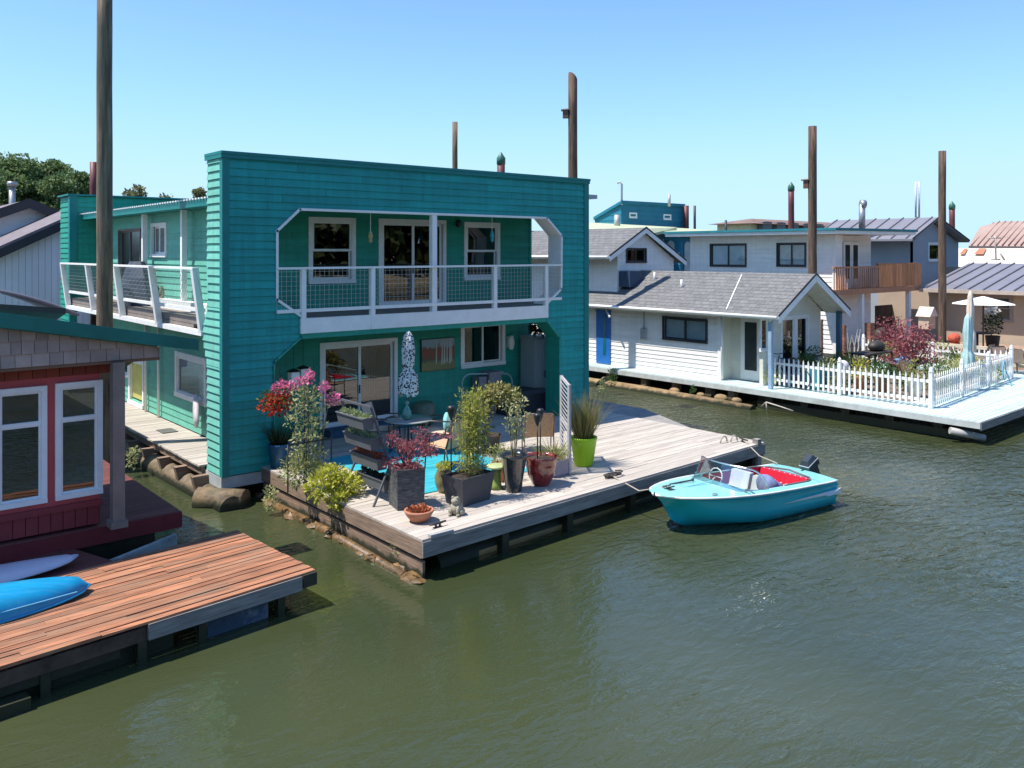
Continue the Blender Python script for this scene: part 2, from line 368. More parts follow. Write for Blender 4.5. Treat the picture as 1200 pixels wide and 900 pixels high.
def water_mat():
    m, nt, b = newmat('river_water'); L = nt.links.new
    geo = N(nt, 'ShaderNodeNewGeometry')
    n0 = N(nt, 'ShaderNodeTexNoise', Scale=.14, Detail=3.0); L(geo.outputs['Position'], n0.inputs['Vector'])
    r = ramp(nt, [(.35, (.034,.045,.018)), (.65, (.056,.065,.028))]); L(n0.outputs['Fac'], r.inputs[0]); L(r.outputs[0], b.inputs['Base Color'])
    b.inputs['Roughness'].default_value = .035; b.inputs['IOR'].default_value = 1.52; b.inputs['Specular IOR Level'].default_value = .5
    def layer(rot, sc, scale, det):
        mp = N(nt, 'ShaderNodeMapping'); mp.inputs['Rotation'].default_value = (0,0,rot); mp.inputs['Scale'].default_value = sc; L(geo.outputs['Position'], mp.inputs['Vector'])
        n = N(nt, 'ShaderNodeTexNoise', Scale=scale, Detail=det, Roughness=.55, Distortion=.6); L(mp.outputs[0], n.inputs['Vector']); return n.outputs['Fac']
    a = layer(R(20), (1, 2.1, 1), 3.0, 3.5); c = layer(R(55), (1, 1.7, 1), .55, 2.0); d = layer(R(-10), (1, 2.2, 1), 7.0, 2.0)
    # calmer in the lee of the floats, livelier in open water
    sx = N(nt, 'ShaderNodeSeparateXYZ'); L(geo.outputs['Position'], sx.inputs[0])
    mr = N(nt, 'ShaderNodeMapRange', interpolation_type='SMOOTHSTEP'); mr.inputs['From Min'].default_value = 5; mr.inputs['From Max'].default_value = 16; mr.inputs['To Min'].default_value = .32; mr.inputs['To Max'].default_value = 1.15
    L(sx.outputs['X'], mr.inputs['Value'])
    def mul(x, k): q = N(nt, 'ShaderNodeMath', operation='MULTIPLY'); L(x, q.inputs[0]); q.inputs[1].default_value = k; return q.outputs[0]
    def add(x, y): q = N(nt, 'ShaderNodeMath', operation='ADD'); L(x, q.inputs[0]); L(y, q.inputs[1]); return q.outputs[0]
    h = add(add(mul(a, .066), mul(c, .07)), mul(d, .012))
    pn = N(nt, 'ShaderNodeTexNoise', Scale=.16, Detail=2.0); L(geo.outputs['Position'], pn.inputs['Vector'])
    pm = N(nt, 'ShaderNodeMapRange', interpolation_type='SMOOTHSTEP'); pm.inputs['From Min'].default_value = .38; pm.inputs['From Max'].default_value = .62; pm.inputs['To Min'].default_value = .35; pm.inputs['To Max'].default_value = 1.4; L(pn.outputs['Fac'], pm.inputs['Value'])
    q0 = N(nt, 'ShaderNodeMath', operation='MULTIPLY'); L(mr.outputs[0], q0.inputs[0]); L(pm.outputs[0], q0.inputs[1])
    q = N(nt, 'ShaderNodeMath', operation='MULTIPLY'); L(h, q.inputs[0]); L(q0.outputs[0], q.inputs[1])
    bp = N(nt, 'ShaderNodeBump', Strength=1.0, Distance=1.0); L(q.outputs[0], bp.inputs['Height']); L(bp.outputs[0], b.inputs['Normal'])
    return m
wm = MB(); wm.poly([(-3000,-3000,0),(5000,-3000,0),(5000,6000,0),(-3000,6000,0)]); tag(wm.build('water', water_mat()), kind='structure')
# low far bank
bm_ = MB(); bankm = mat('bank_earth', (.10,.10,.05), .95, var=.4, vs=.2, dirt=.4, dirtcol=(.04,.06,.02))
prev = None
for i in range(61):
    a = R(-25)+R(140)*i/60; rr = 150+12*math.sin(i*.7); p = []
    for (dr, z) in ((-8,-.5),(4,1.2),(30,2.6+.8*math.sin(i*1.3)),(500,3)): p.append(((rr+dr)*math.cos(a), (rr+dr)*math.sin(a), z))
    n = bm_.add(p)
    if prev is not None:
        for k in range(3): bm_.face((prev+k, prev+k+1, n+k+1, n+k))
    prev = n
tag(bm_.build('land', bankm), kind='structure')

# ================================================================ the teal house
YF = 16.24; YR = 18.05
XL = 6.37; XR = 16.27; ZT = 6.80; ZB = .53
house = thing('floating_house', 'two-storey teal lap-sided floating house with a flat parapet and octagonal balcony opening', 'floating house', (XL, YF, .3))
PF = Plane((0, YF), (1, 0), (0, -1)); PR = Plane((0, YR), (1, 0), (0, -1))
fx = lambda px, py: onY(px, py, YF)
upper = [fx(350,243), fx(640,256.5), fx(658,279), fx(657.5,335), fx(640,356), (fx(640,372)[0], 3.34), (fx(352,391)[0], 3.34), fx(352,376), fx(322.5,352), fx(322.5,270)]
zt_ = 5.76; upper[0] = (upper[0][0], zt_); upper[1] = (upper[1][0], zt_)
zbl = upper[9][1]; upper[2] = (upper[2][0], zbl); ym = upper[8][1]; upper[3] = (upper[3][0], ym); upper[4] = (upper[4][0], 3.52); upper[7] = (upper[7][0], 3.52)
xa, xb = upper[7][0], upper[4][0]
xlo = fx(319.5,425)[0]; xro = fx(655.5,400)[0]
lower = [(xa, 3.34), (xb, 3.34), (xb, 3.13), (xro, 2.66), (xro, ZB-.2), (xlo, ZB-.2), (xlo, 2.66), (xa, 3.13)]
m = MB(); clap(m, (0,YF), (1,0), (0,-1), XL+.06, XR-.08, ZB, ZT-.05, pitch=.157, th=.5, holes=[upper, lower])
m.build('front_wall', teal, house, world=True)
m = MB()   # corner boards, coping and skirt
m.box(XL-.03, XL+.11, YF-.035, YF+.1, ZB-.02, ZT-.04); m.box(XR-.14, XR+.03, YF-.035, YF+.5, ZB-.02, ZT-.04)
m.box(XL-.06, XR+.06, YF-.07, YF+.82, ZT-.045, ZT+.012); m.box(XL-.05, XR+.05, YF-.055, YF-.035, ZT-.12, ZT-.045); m.box(XL-.055, XL-.035, YF-.05, YF+.82, ZT-.12, ZT-.045)
m.build('corner_trim', tealt, house, world=True)
# left return of the facade, with its corbel under the side balcony
ret = [(0, ZB), (.72, ZB), (.72, 2.62), (.98, 3.15), (.98, 3.25), (.72, 3.75), (.72, ZT-.05), (0, ZT-.05)]
m = MB()
clap(m, (XL, YF+.06), (0,1), (-1,0), 0, .72, ZB, 2.62, lap=.032, pitch=.157, th=.22)
clap(m, (XL, YF+.06), (0,1), (-1,0), 0, .98, 2.62, 3.78, lap=.032, pitch=.157, th=.22, outline=[(0,2.62),(.72,2.62),(.98,3.15),(.98,3.25),(.72,3.78),(0,3.78)])
clap(m, (XL, YF+.06), (0,1), (-1,0), 0, .72, 3.78, ZT-.05, lap=.032, pitch=.157, th=.22)
m.box(XL, XL+.6, YF+.5, YF+.79, ZB, ZT-.06)
m.build('side_return', tealr, house, world=True)
m = MB(); m.box(XL-.03, xlo, YF+.01, YF+.9, .28, ZB-.025); m.box(xro, XR+.02, YF+.01, YF+.6, .28, ZB-.025); m.build('skirt_board', mat('gray_skirt', (.42,.46,.46), .7, dirt=.5), house, world=True)
# trims round the opening
m = MB()
def edge(m, p, q, w=.05, y0=YF-.045, y1=YF+.06, inner=0):
    m.bar((p[0], (y0+y1)/2, p[1]), (q[0], (y0+y1)/2, q[1]), abs(y1-y0), w, up=(0,1,0)) if False else None
    a, b = Vector((p[0], 0, p[1])), Vector((q[0], 0, q[1])); d = (b-a).normalized(); n = Vector((d.z, 0, -d.x))*w
    q4 = [a-d*w*.2, b+d*w*.2, b+d*w*.2+n, a-d*w*.2+n]
    m.hexa([(v.x, y0, v.z) for v in q4]+[(v.x, y1, v.z) for v in q4])
ce = [upper[7], upper[8], upper[9], upper[0], upper[1], upper[2], upper[3], upper[4]]
for p, q in zip(ce[:-1], ce[1:]): edge(m, p, q, .05)
for p, q in zip(ce[:-1], ce[1:]): edge(m, p, q, .012, YF-.02, YF+.5)
m.build('opening_trim', white, house, world=True)
m = MB(); lo = [(xlo, ZB), (xlo, 2.66), (xa, 3.13), (xb, 3.13), (xro, 2.66), (xro, ZB)]
for p, q in zip(lo[:-1], lo[1:]): edge(m, p, q, .035, YF-.035, YF+.03); edge(m, p, q, .014, YF-.03, YF+.52)
m.box(xa, xb, YF-.03, YF+.05, 3.08, 3.185)
m.build('lower_opening_trim', tealg, house, world=True)
# rear wall of both porches with openings
holes = []
def rr_(px0, py0, px1, py1, Y=YR):   # rect from left-top px to right-bottom px, on the plane Y
    x0, z1 = onY(px0, py0, Y); x1, z0 = onY(px1, py1, Y); return x0, x1, z0, z1
gt = glassmat('porch_glass', (.45,.47,.45), .10)
a = rr_(361, 254, 416, 331.5); holes.append(window(PR, house, a[0], a[1], a[2], a[3], .1, 'h', gm=gt, blind=('top', .14)))
a = rr_(543, 260, 585, 327.5); holes.append(window(PR, house, a[0], a[1], a[2], a[3], .1, 'h', gm=gt, blind=('curtain', .72, 1.0)))
a = rr_(539, 378.5, 591, 426.5); holes.append(window(PR, house, a[0], a[1], a[2], a[3], .1, 's', gm=gt, blind=('curtain', .55, .95), blindm=mat('brown_curtain', (.16,.12,.1), .9)))
# sliding doors
def slider(u0, u1, z0, z1, blind=None, name='sliding_door'):
    tw = .09; m = MB(); pl = PR
    pl.box(m, u0, u1, z1-tw, z1, -.02, .04); pl.box(m, u0, u0+tw, z0, z1-tw, -.02, .038); pl.box(m, u1-tw, u1, z0, z1-tw, -.02, .038); pl.box(m, u0+tw, u1-tw, z0, z0+.05, -.1, .03)
    a, b = u0+tw, u1-tw; um = (a+b)/2; c, d = z0+.05, z1-tw; w = .07
    for (p, q, o0, o1) in ((a, um+.04, -.035, .01), (um-.02, b, -.08, -.038)):
        pl.box(m, p, q, d-w, d, o0, o1); pl.box(m, p, q, c, c+w, o0, o1); pl.box(m, p, p+w, c+w, d-w, o0, o1); pl.box(m, q-w, q, c+w, d-w, o0, o1)
    o = m.build(name, white, house, world=True); g = MB()
    pl.box(g, a+w, um+.04-w, c+w, d-w, -.016, -.012); pl.box(g, um-.02+w, b-w, c+w, d-w, -.062, -.058); g.build('pane', gt, o, world=True)
    h = MB(); pl.box(h, um-.02, um+.005, (c+d)/2-.25, (c+d)/2-.05, .012, .04); h.build('handle', black, o, world=True)
    if blind:
        bl = MB(); nn = 14
        for i in range(nn):
            uu = um+.1+(b-um-.5)*i/nn; u2 = um+.1+(b-um-.5)*(i+1)/nn; bl.poly([pl.P(uu,c,-.15-.04*(i%2)), pl.P(u2,c,-.15-.04*((i+1)%2)), pl.P(u2,d,-.15-.04*((i+1)%2)), pl.P(uu,d,-.15-.04*(i%2))])
        bl.build('curtain', mat('door_curtain', (.35,.33,.29), .9), o, world=True)
    return [(u0+.05, z0), (u1-.05, z0), (u1-.05, z1-.05), (u0+.05, z1-.05)]
a = rr_(443, 256, 522, 361); holes.append(slider(a[0], a[1], 3.53, a[3]))
a = rr_(374, 402, 465, 492); holes.append(slider(a[0], a[1], DZ+.15, a[3], blind=1))
XRW = 15.8
m = MB(); clap(m, (0,YR), (1,0), (0,-1), 7.3, XRW, DZ, 5.86, pitch=.157, th=.14, holes=holes); m.box(XRW-.02, XRW+.06, YR-.03, YR+.1, DZ, 5.86)
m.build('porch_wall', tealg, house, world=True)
# side wall (sunlit) with windows and doors
PL = Plane((7.3, 0), (0, 1), (-1, 0)); hs = []
def lx(px0, py0, px1, py1):          # px1 (right) is nearer: small Y
    y1, z1 = onX(px0, py0, 7.3); y0, z0 = onX(px1, py1, 7.3); return y0, y1, z0, z1
a = lx(178, 262, 196, 301.5); hs.append(window(PL, house, a[0], a[1], a[2], a[3], .09, 's', blind=('curtain', .1, .9), blindm=mat('tan_curtain', (.45,.36,.2), .9)))
a = lx(139.5, 269, 166, 330); hs.append(window(PL, house, a[0], a[1], 3.6, a[3], .05, 's', fm=mat('brown_screen_frame', (.16,.12,.11), .6), gm=glassmat('screen_glass', (.3,.27,.26), .03, rough=.2), name='balcony_door'))
a = lx(206.5, 411, 238, 475); hs.append(window(PL, house, a[0]-.25, a[1], a[2], a[3], .12, 'p', gm=glassmat('big_pane', (.25,.26,.26), .12)))
ydo = lx(152.5, 421, 168.5, 487); hs.append([(ydo[0], .75), (ydo[1], .75), (ydo[1], ydo[3]), (ydo[0], ydo[3])])
dm = MB(); PL.box(dm, ydo[0]+.05, ydo[1]-.05, .8, ydo[3]-.05, -.09, -.045); dd = dm.build('side_door', mat('yellow_door', (.55,.5,.12), .5), house, world=True)
dm = MB(); PL.box(dm, ydo[0]-.06, ydo[0]+.05, .72, ydo[3]+.06, -.1, .035); PL.box(dm, ydo[1]-.05, ydo[1]+.09, .72, ydo[3]+.06, -.1, .035); PL.box(dm, ydo[0]+.05, ydo[1]-.05, ydo[3]-.05, ydo[3]+.06, -.1, .034); PL.box(dm, ydo[0]-.06, ydo[1]+.09, .62, .72, -.1, .06); dm.build('door_frame', white, dd, world=True)
a = lx(141, 424, 152, 443); hs.append(window(PL, house, a[0], a[1], a[2], a[3]+.3, .08, 'p'))
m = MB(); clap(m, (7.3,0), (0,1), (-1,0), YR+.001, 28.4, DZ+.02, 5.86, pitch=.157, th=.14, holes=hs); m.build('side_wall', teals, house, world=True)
m = MB()  # the stretch beside the porch, ends and back
clap(m, (7.3,0), (0,1), (-1,0), YF+.95, YR-.001, DZ+.02, 3.18, pitch=.157, th=.14)
m.build('porch_side_wall', teals, house, world=True)
m = MB(); m.box(XRW-.14, XRW-.001, YR+.15, 29.5, DZ, 5.86); m.box(7.3, XRW-.15, 29.45, 29.6, DZ, 5.86); m.box(7.45, XRW-.15, YR+.15, 29.44, 3.1, 3.3)
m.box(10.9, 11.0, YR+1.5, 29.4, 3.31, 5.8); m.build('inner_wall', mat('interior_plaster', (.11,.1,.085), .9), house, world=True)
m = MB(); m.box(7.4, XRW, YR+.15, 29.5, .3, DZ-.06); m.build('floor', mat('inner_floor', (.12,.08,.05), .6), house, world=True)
# roof
m = MB(); m.box(6.78, 16.22, YF+.51, 28.38, 5.865, 6.0); m.box(6.74, 6.78, YF+.85, 28.38, 5.85, 6.04)
rfm = mat('roof_membrane', (.42,.5,.45), .8, dirt=.4)
ro = m.build('roof', tealt, house, world=True)
m = MB()
y = YF+.9
while y < 28.3: m.box(6.70, 7.2, y, y+.09, 6.001, 6.035); y += .18
m.build('roof_edge', white, ro, world=True)
# rear parapet and its left return
m = MB(); z1 = 6.55
clap(m, (0,28.4), (1,0), (0,-1), 6.55, XRW, 3.4, z1, pitch=.157, th=.3); clap(m, (6.45,28.45), (0,1), (-1,0), 0, 1.15, .6, z1, pitch=.157, th=.2)
m.build('rear_parapet', tealg, house, world=True)
m = MB(); m.box(6.41, 6.62, 28.34, 28.5, .6, z1+.02); m.box(6.36, XRW+.1, 28.3, 28.75, z1+.021, z1+.07); m.box(6.36, 6.62, 28.76, 29.65, z1+.021, z1+.07); m.build('rear_trim', tealt, house, world=True)
# porch ceiling, upper porch floor
m = MB(); m.box(XL+.62, XR-.1, YF+.505, YR-.02, 5.80, 5.86); m.build('porch_ceiling', mat('porch_ceiling_paint', (.35,.55,.46), .7), house, world=True)
m = MB(); m.box(XL+.62, XRW+.2, YF+.1, YR-.02, 3.36, 3.5); m.box(6.45, 7.29, YF+1.05, 28.38, 3.36, 3.5); m.box(6.45, 7.29, YR, 28.38, 3.2, 3.35)
bal = m.build('balcony', mat('balcony_floor', (.2,.17,.15), .8), house, world=True)
m = MB(); m.box(7.6, XRW, YF+.06, YR-.02, 3.2, 3.355); m.build('balcony_joists', tealg, bal, world=True)
m = MB(); m.box(xa-.02, xb+.02, YF-.06, YF+.05, 3.19, 3.50); m.build('fascia', white, bal, world=True)
# front balcony rail
def rail(parent, pa, pb, posts, ztop, zbot, lean=(0,0), fullpost=None, zfas=3.19, w=.1, mesh=.105):
    """posts: fractions along pa->pb; lean: horizontal shift of the top"""
    a, b = Vector((*pa, 0)), Vector((*pb, 0)); ln = Vector((*lean, 0)); d = (b-a); nrm = Vector((d.y, -d.x, 0)).normalized()
    m = MB(); m.bar(a+ln+Vector((0,0,ztop)), b+ln+Vector((0,0,ztop)), .13, .045); m.build('top_rail', white, parent, world=True)
    m = MB(); m.bar(a+Vector((0,0,zbot)), b+Vector((0,0,zbot)), .06, .07); m.build('bottom_rail', white, parent, world=True)
    for t in posts:
        p = a+d*t; m = MB(); zt = ztop-.023
        m.bar(p+Vector((0,0,zfas)), p+ln+Vector((0,0,zt)), w, w, up=nrm); m.build('post', white, parent, world=True)
    m = MB(); L = d.length; H = ztop-zbot
    n = int(L/mesh)
    for i in range(n+1):
        p = a+d*(i/n); m.bar(p+Vector((0,0,zbot+.03)), p+ln+Vector((0,0,ztop-.02)), .005)
    k = int(H/mesh)
    for i in range(1, k+1):
        t = i/(k+.5); z = zbot+.02+(H-.04)*t; m.bar(a+ln*t+Vector((0,0,z)), b+ln*t+Vector((0,0,z)), .005)
    m.build('wire_mesh', chain, parent, world=True)
fr = bpy.data.objects.new('balcony_railing', None); COL.objects.link(fr); fr.parent = house; fr.location = Vector((xa, YF, 3.2))-house.location
xl_ = upper[8][0]; xr_ = upper[3][0]
ps = [onY(354.5, 340, YF)[0], onY(435.5,340,YF)[0], onY(508.5,340,YF)[0], onY(578.7,340,YF)[0], onY(638.7,340,YF)[0]]
rail(fr, (xl_+.02, YF-.02), (xr_-.02, YF-.02), [(p-xl_-.02)/(xr_-xl_-.04) for p in ps if p != ps[2]], 4.53, 3.66)
m = MB(); m.box(ps[2]-.065, ps[2]+.065, YF-.03, YF+.1, 3.5, zt_-.01); m.build('column', white, house, world=True)
sr = bpy.data.objects.new('side_railing', None); COL.objects.link(sr); sr.parent = house; sr.location = Vector((6.35, 17, 3.2))-house.location
yy = [onX(p, 340, 6.33)[0] for p in (84, 112, 178, 211)]
y0, y1 = YF+1.02, 28.35
rail(sr, (6.38, y0), (6.38, y1), [0.006]+[(v-y0)/(y1-y0) for v in (onX(182, 340, 6.3)[0], onX(140, 340, 6.3)[0], onX(106.5, 340, 6.3)[0])]+[.995], 4.53, 3.68, lean=(-.17, 0), w=.13)
m = MB(); m.box(6.31, 6.44, y0-.02, y1, 3.17, 3.27); m.build('side_fascia', white, house, world=True)
# pipes and posts on the side wall
for i, (px, z0, z1) in enumerate(((169.5, 3.5, 5.85), (215.5, 3.5, 5.85))):
    yv = onX(px, 300, 7.1)[0]; m = MB(); m.box(7.03, 7.15, yv-.06, yv+.06, z0, z1); m.build('support_post', white, house, world=True)
for px in (170.5, 185.5):
    yv = onX(px, 450, 7.22)[0]; m = MB(); m.tube([(7.22, yv, .62), (7.22, yv, 3.3)], .035); m.build('downpipe', white, house, world=True)
# soffit beam line, string lights, porch step, lamps
m = MB(); m.tube([(9.3+.6*i, YR-.12, 3.07-.05*(i % 2)) for i in range(11)], .008, n=5)
sl = m.build('string_light', black, house, world=True)
m = MB()
for i in range(11): m.ball((9.3+.6*i, YR-.12, 3.03-.05*(i % 2)), .025, n=8, m=5)
m.build('bulb', mat('bulb_glass', (.75,.75,.7), .2), sl, world=True)
wl = MB(); X, Z = onY(598, 401, YR-.1)
wl.box(X-.07, X+.07, YR-.06, YR-.02, Z-.14, Z+.16); wl.lathe([(.03,-.2),(.07,-.17),(.1,0),(.07,.13),(.05,.18)], (X, YR-.13, Z), n=12, capt=True); wl.build('wall_lamp', mat('white_lamp_shade', (.78,.78,.74), .5), house, world=True)
X, Z = onY(537.5, 262, YR-.1); m = MB(); m.lathe([(.03,-.09),(.075,-.07),(.075,.07),(.03,.1)], (X, YR-.1, Z), n=12, capt=True); m.box(X-.03,X+.03,YR-.05,YR-.02,Z-.03,Z+.05); m.build('porch_light', black, house, world=True)
m = MB(); x0, x1 = onY(372,480,YR)[0], onY(470,480,YR)[0]
m.box(x0+.1, x1-.05, YR-.52, YR-.05, DZ+.002, DZ+.17); m.build('door_step', mat('blue_step', (.03,.1,.17), .7), house, world=True)
# float under the house: stringers and logs along the walkway
hf = tag(bpy.data.objects.new('log_float', None), 'old log float with timber stringer ends under the teal house', 'log float'); COL.objects.link(hf); hf.location = (6.3, 16.4, 0)
m = MB(); m.tube([(6.35, 15.75, .02), (6.28, 20, .05), (6.2, 31, .05)], [.24,.27,.27], n=18); m.build('outer_log', logm, hf, world=True)
m = MB(); m.tube([(7.9, 16.6, -.02), (7.9, 30, .02)], .42, n=16); m.tube([(9.8, 16.8, -.02), (9.8, 30, .02)], .42, n=16); m.tube([(14, 16.8, -.02), (14, 30, .02)], .42, n=16); m.build('inner_logs', wetw, hf, world=True)
yv = 16.9
while yv < 29:
    m = MB(); m.hexa([(6.1,yv,.12),(15.5,yv,.12),(15.5,yv+.14,.12),(6.1,yv+.14,.12),(6.02,yv,.44),(15.5,yv,.52),(15.5,yv+.14,.52),(6.02,yv+.14,.44)]); m.build('stringer', fasc, hf, world=True); yv += 1.02+random.uniform(-.08,.08)
m = MB(); m.box(6.4, 16.2, 16.75, 16.85, .0, .28); m.box(6.55, 6.75, 16.3, 30, .1, .5); m.build('cross_beam', wetw, hf, world=True)
# side walkway
wk = tag(bpy.data.objects.new('side_walkway', None), 'narrow sunlit plank walkway along the left side of the teal house', 'walkway'); COL.objects.link(wk); wk.location = (6.25, 17, .5)
m = MB(); planks(m, (6.22, YF+.82), (6.22, 30), (7.28, 30), (7.28, YF+.82), 1, DZ, gap=.001) if False else None
m = MB(); yv = YF+.85
while yv < 30: m.box(6.22+random.uniform(-.01,.01), 7.27, yv, yv+.138, DZ-.035, DZ+random.uniform(-.002,.002)); yv += .146
m.build('decking', deckw, wk, world=True)
m = MB(); m.box(6.27, 6.33, YF+.85, 30, DZ-.2, DZ-.037); m.build('edge_beam', fasc, wk, world=True)
m = MB(); Yq, _ = onX(178, 502, 6.9); m.box(6.65, 7.0, 20.6, 21.1, DZ+.005, DZ+.02); 
tag(m.build('floor_grille', mat('grille_metal', (.13,.13,.12), .6)), 'dark metal grille set on the side walkway planks', 'grille')
# ================================================================ main deck
dk = tag(bpy.data.objects.new('floating_deck', None), 'wide weathered gray plank deck floating in front of the teal house', 'deck'); COL.objects.link(dk)
A, B, Cc, D = (7.12,10.53), (16.67,11.06), (16.62,18.0), (7.16,18.0); dk.location = (A[0], A[1], .3)
m = MB(); planks(m, A, B, Cc, D, 50, DZ, gap=.006, warp=.003); m.build('decking', deckm, dk, world=True)
m = MB(); m.bar((A[0]+.02,A[1]+.02,DZ-.16),(A[0]+.05,YF,DZ-.16),.045,.24); m.build('side_fascia', fasc, dk, world=True)
m = MB(); m.bar((A[0]+.06,A[1]+.05,DZ-.46),(A[0]+.09,YF,DZ-.46),.045,.25); m.build('lower_side_board', fasc, dk, world=True)
m = MB(); m.bar((A[0],A[1]+.0,DZ-.15),(B[0],B[1],DZ-.15),.045,.23); m.build('front_fascia', fascg, dk, world=True)
m = MB(); m.bar((B[0]+.0,B[1]+.03,DZ-.18),(B[0]-.03,YF,DZ-.18),.045,.3); m.build('end_fascia', fascg, dk, world=True)
for t in (.18, .34, .52, .7, .86, .965):
    p = V2(A).lerp(V2(B), t); m = MB(); m.box(p.x-.07, p.x+.07, p.y+.05, p.y+.19, -.5, DZ-.27); m.build('float_post', wetw, dk, world=True)
m = MB()
for q in (.25, 1.6, 3.2, 4.8): m.tube([(A[0]+.5, A[1]+.35+q, -.08), (B[0]-.4, B[1]+.35+q, -.08)], .36, n=14)
m.build('float_logs', wetw, dk, world=True)
m = MB(); m.box(7.3, 16.4, 11.5, 16.1, .15, .5); m.box(7.2, 16.5, 11.3, 11.42, .05, .5); m.build('under_frame', wetw, dk, world=True)
m = MB(); m.box(16.36,16.5,11.02,11.16,.1,DZ+.1); m.build('corner_post', fascg, dk, world=True)
for i in range(11):      # stones and log stubs along the left waterline
    t = i/10+random.uniform(-.04,.04); X = A[0]-.05+.06*math.sin(i*2.1); Y = 10.7+5.3*t+random.uniform(-.1,.1)
    m = MB(); a = random.uniform(0,3); rx = random.uniform(.08,.19); rz = random.uniform(.04,.09)
    m.ball((X, Y, .01), rx, rx*random.uniform(.8,1.6), rz, n=7, m=4)
    m.v = [(x+random.uniform(-.025,.025), y+random.uniform(-.025,.025), z+random.uniform(-.02,.02)) for x,y,z in m.v]; m.sm = [False]*len(m.sm)
    tag(m.build('stone', mat('wet_brown_stone', (.17,.10,.04), .5, var=.6, vs=9, bump=.1, bs=15)), 'wet brown stone at the waterline along the left edge of the gray deck', 'stone', 'stones along the deck waterline')
lg = MB(); lg.tube([(7.05,10.9,-.02),(7.12,13.5,.0),(7.1,16.1,-.03)],[.08,.09,.10],n=10); tag(lg.build('float_log', mat('wet_brown_stone', (.17,.10,.04), .5, var=.6, vs=9, bump=.1, bs=15)), 'submerged brown log along the left side of the gray deck', 'log')
lg = MB(); e = G(262,588,.1); lg.tube([(e[0]+.35,e[1]-.2,.08),(e[0]-.3,e[1]+.5,.06)],[.24,.27],n=12); lg.box(e[0]+.9,e[0]+2.0,e[1]+.1,e[1]+.5,0,.09); tag(lg.build('log_stub', logm), 'thick cut log end at the water below the corner of the teal house', 'log')
# right hand walkway piece in the shade of the house
m = MB(); planks(m, (16.68,15.6),(17.85,15.6),(17.85,29),(16.68,29), 92, DZ-.03); m.prism([(16.7,13.05,DZ-.09),(17.85,15.59,DZ-.09),(16.7,15.59,DZ-.09)],(0,0,.06))
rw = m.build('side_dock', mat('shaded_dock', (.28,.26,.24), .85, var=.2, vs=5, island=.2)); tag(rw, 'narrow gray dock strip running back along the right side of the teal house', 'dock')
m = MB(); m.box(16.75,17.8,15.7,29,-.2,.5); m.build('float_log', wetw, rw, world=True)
# ================================================================ red house and its decks
rh = tag(bpy.data.objects.new('red_floating_house', None), 'red floating house with white windows, shingled gable and green metal roof edge', 'floating house'); COL.objects.link(rh)
YW = 14.1; rh.location = (3.5, YW, .5); PW = Plane((0,YW),(1,0),(0,-1)); hs = []
def rw_(px0, py0, px1, py1): x0, z1 = onY(px0,py0,YW); x1, z0 = onY(px1,py1,YW); return x0, x1, z0, z1
rgl = glassmat('red_house_glass', (.2,.22,.22), .12)
a = rw_(-8,457,54.5,588); hs.append(window(PW, rh, a[0], a[1], a[2], a[3], .075, 't', sash=.032, gm=rgl))
a = rw_(64,449.5,119.5,577); hs.append(window(PW, rh, a[0], a[1], a[2], a[3], .075, 't', sash=.032, gm=rgl))
zb = .72; zmid = onY(119,582,YW)[1]-.05; ztr = onY(130,436,YW)[1]
m = MB(); clap(m, (0,YW),(1,0),(0,-1), -3, 3.62, zmid, ztr, pitch=3, lap=0, th=.12, holes=hs); m.build('wall', mat('red_panel', (.50,.075,.08), .55, var=.12, vs=1.5), rh, world=True)
m = MB(); x = -3
while x < 3.6: m.box(x, min(3.62, x+.155), YW-.012, YW+.1, zb, zmid-.002); x += .165
m.box(-3,3.62,YW+.02,YW+.12,zb,zmid); m.box(-3,3.64,YW-.05,YW-.013,zmid-.06,zmid+.03)
m.build('wainscot_boards', redw, rh, world=True)
m = MB(); x = -3
while x < 3.62: m.box(x, x+.17, YW-.03, YW+.1, ztr, ztr+.38); x += .178
m.box(-3,3.62,YW+.0,YW+.1,ztr,ztr+.4); m.build('frieze_boards', mat('red_shingle', (.24,.05,.03), .8, island=.2), rh, world=True)
m = MB(); m.box(3.5,3.62,YW+.13,16.6,zb,2.35); m.box(-3,3.6,16.6,16.7,zb,2.35); m.box(-3,-2.9,YW+.12,16.6,zb,2.35); m.box(-3,3.6,YW+.13,16.6,2.35,2.41); m.build('side_wall', redw, rh, world=True)
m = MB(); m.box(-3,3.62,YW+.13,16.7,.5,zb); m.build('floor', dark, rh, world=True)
taupe = mat('taupe_post', (.24,.19,.16), .7, var=.15, dirt=.2)
px_, py_ = G(137.5,617,zb); m = MB(); m.box(px_-.085,px_+.085,py_-.085,py_+.085,zb+.08,3.2); m.box(px_-.12,px_+.12,py_-.12,py_+.12,zb,zb+.1); m.build('porch_post', taupe, rh, world=True)
# gable shingles (separate shingles) under a sloping green roof edge
YG = py_+.02; xr_t, zr_t = onY(187,410,YG); zg0 = onY(187,418,YG)[1]; 
def ztop_at(x): x0, z0 = onY(-5,374,YG); x1, z1 = onY(187,407,YG); return z0+(z1-z0)*(x-x0)/(x1-x0)
m = MB(); row = 0; z = zg0
while z < 6:
    x = -3+(.09 if row % 2 else 0)
    while x < xr_t:
        w = random.uniform(.13,.23); x1 = min(xr_t, x+w); zt1, zt2 = ztop_at(x), ztop_at(x1)
        if min(zt1, zt2) > z+.01:
            o = .012+.01*random.random()
            za, zb_ = min(z+.20, zt1), min(z+.20, zt2)
            m.hexa([(x,YG,z),(x1-.008,YG,z),(x1-.008,YG-o-.012,z),(x,YG-o-.012,z),(x,YG,za),(x1-.008,YG,zb_),(x1-.008,YG-.006,zb_),(x,YG-.006,za)])
        x = x1
    z += .185; row += 1
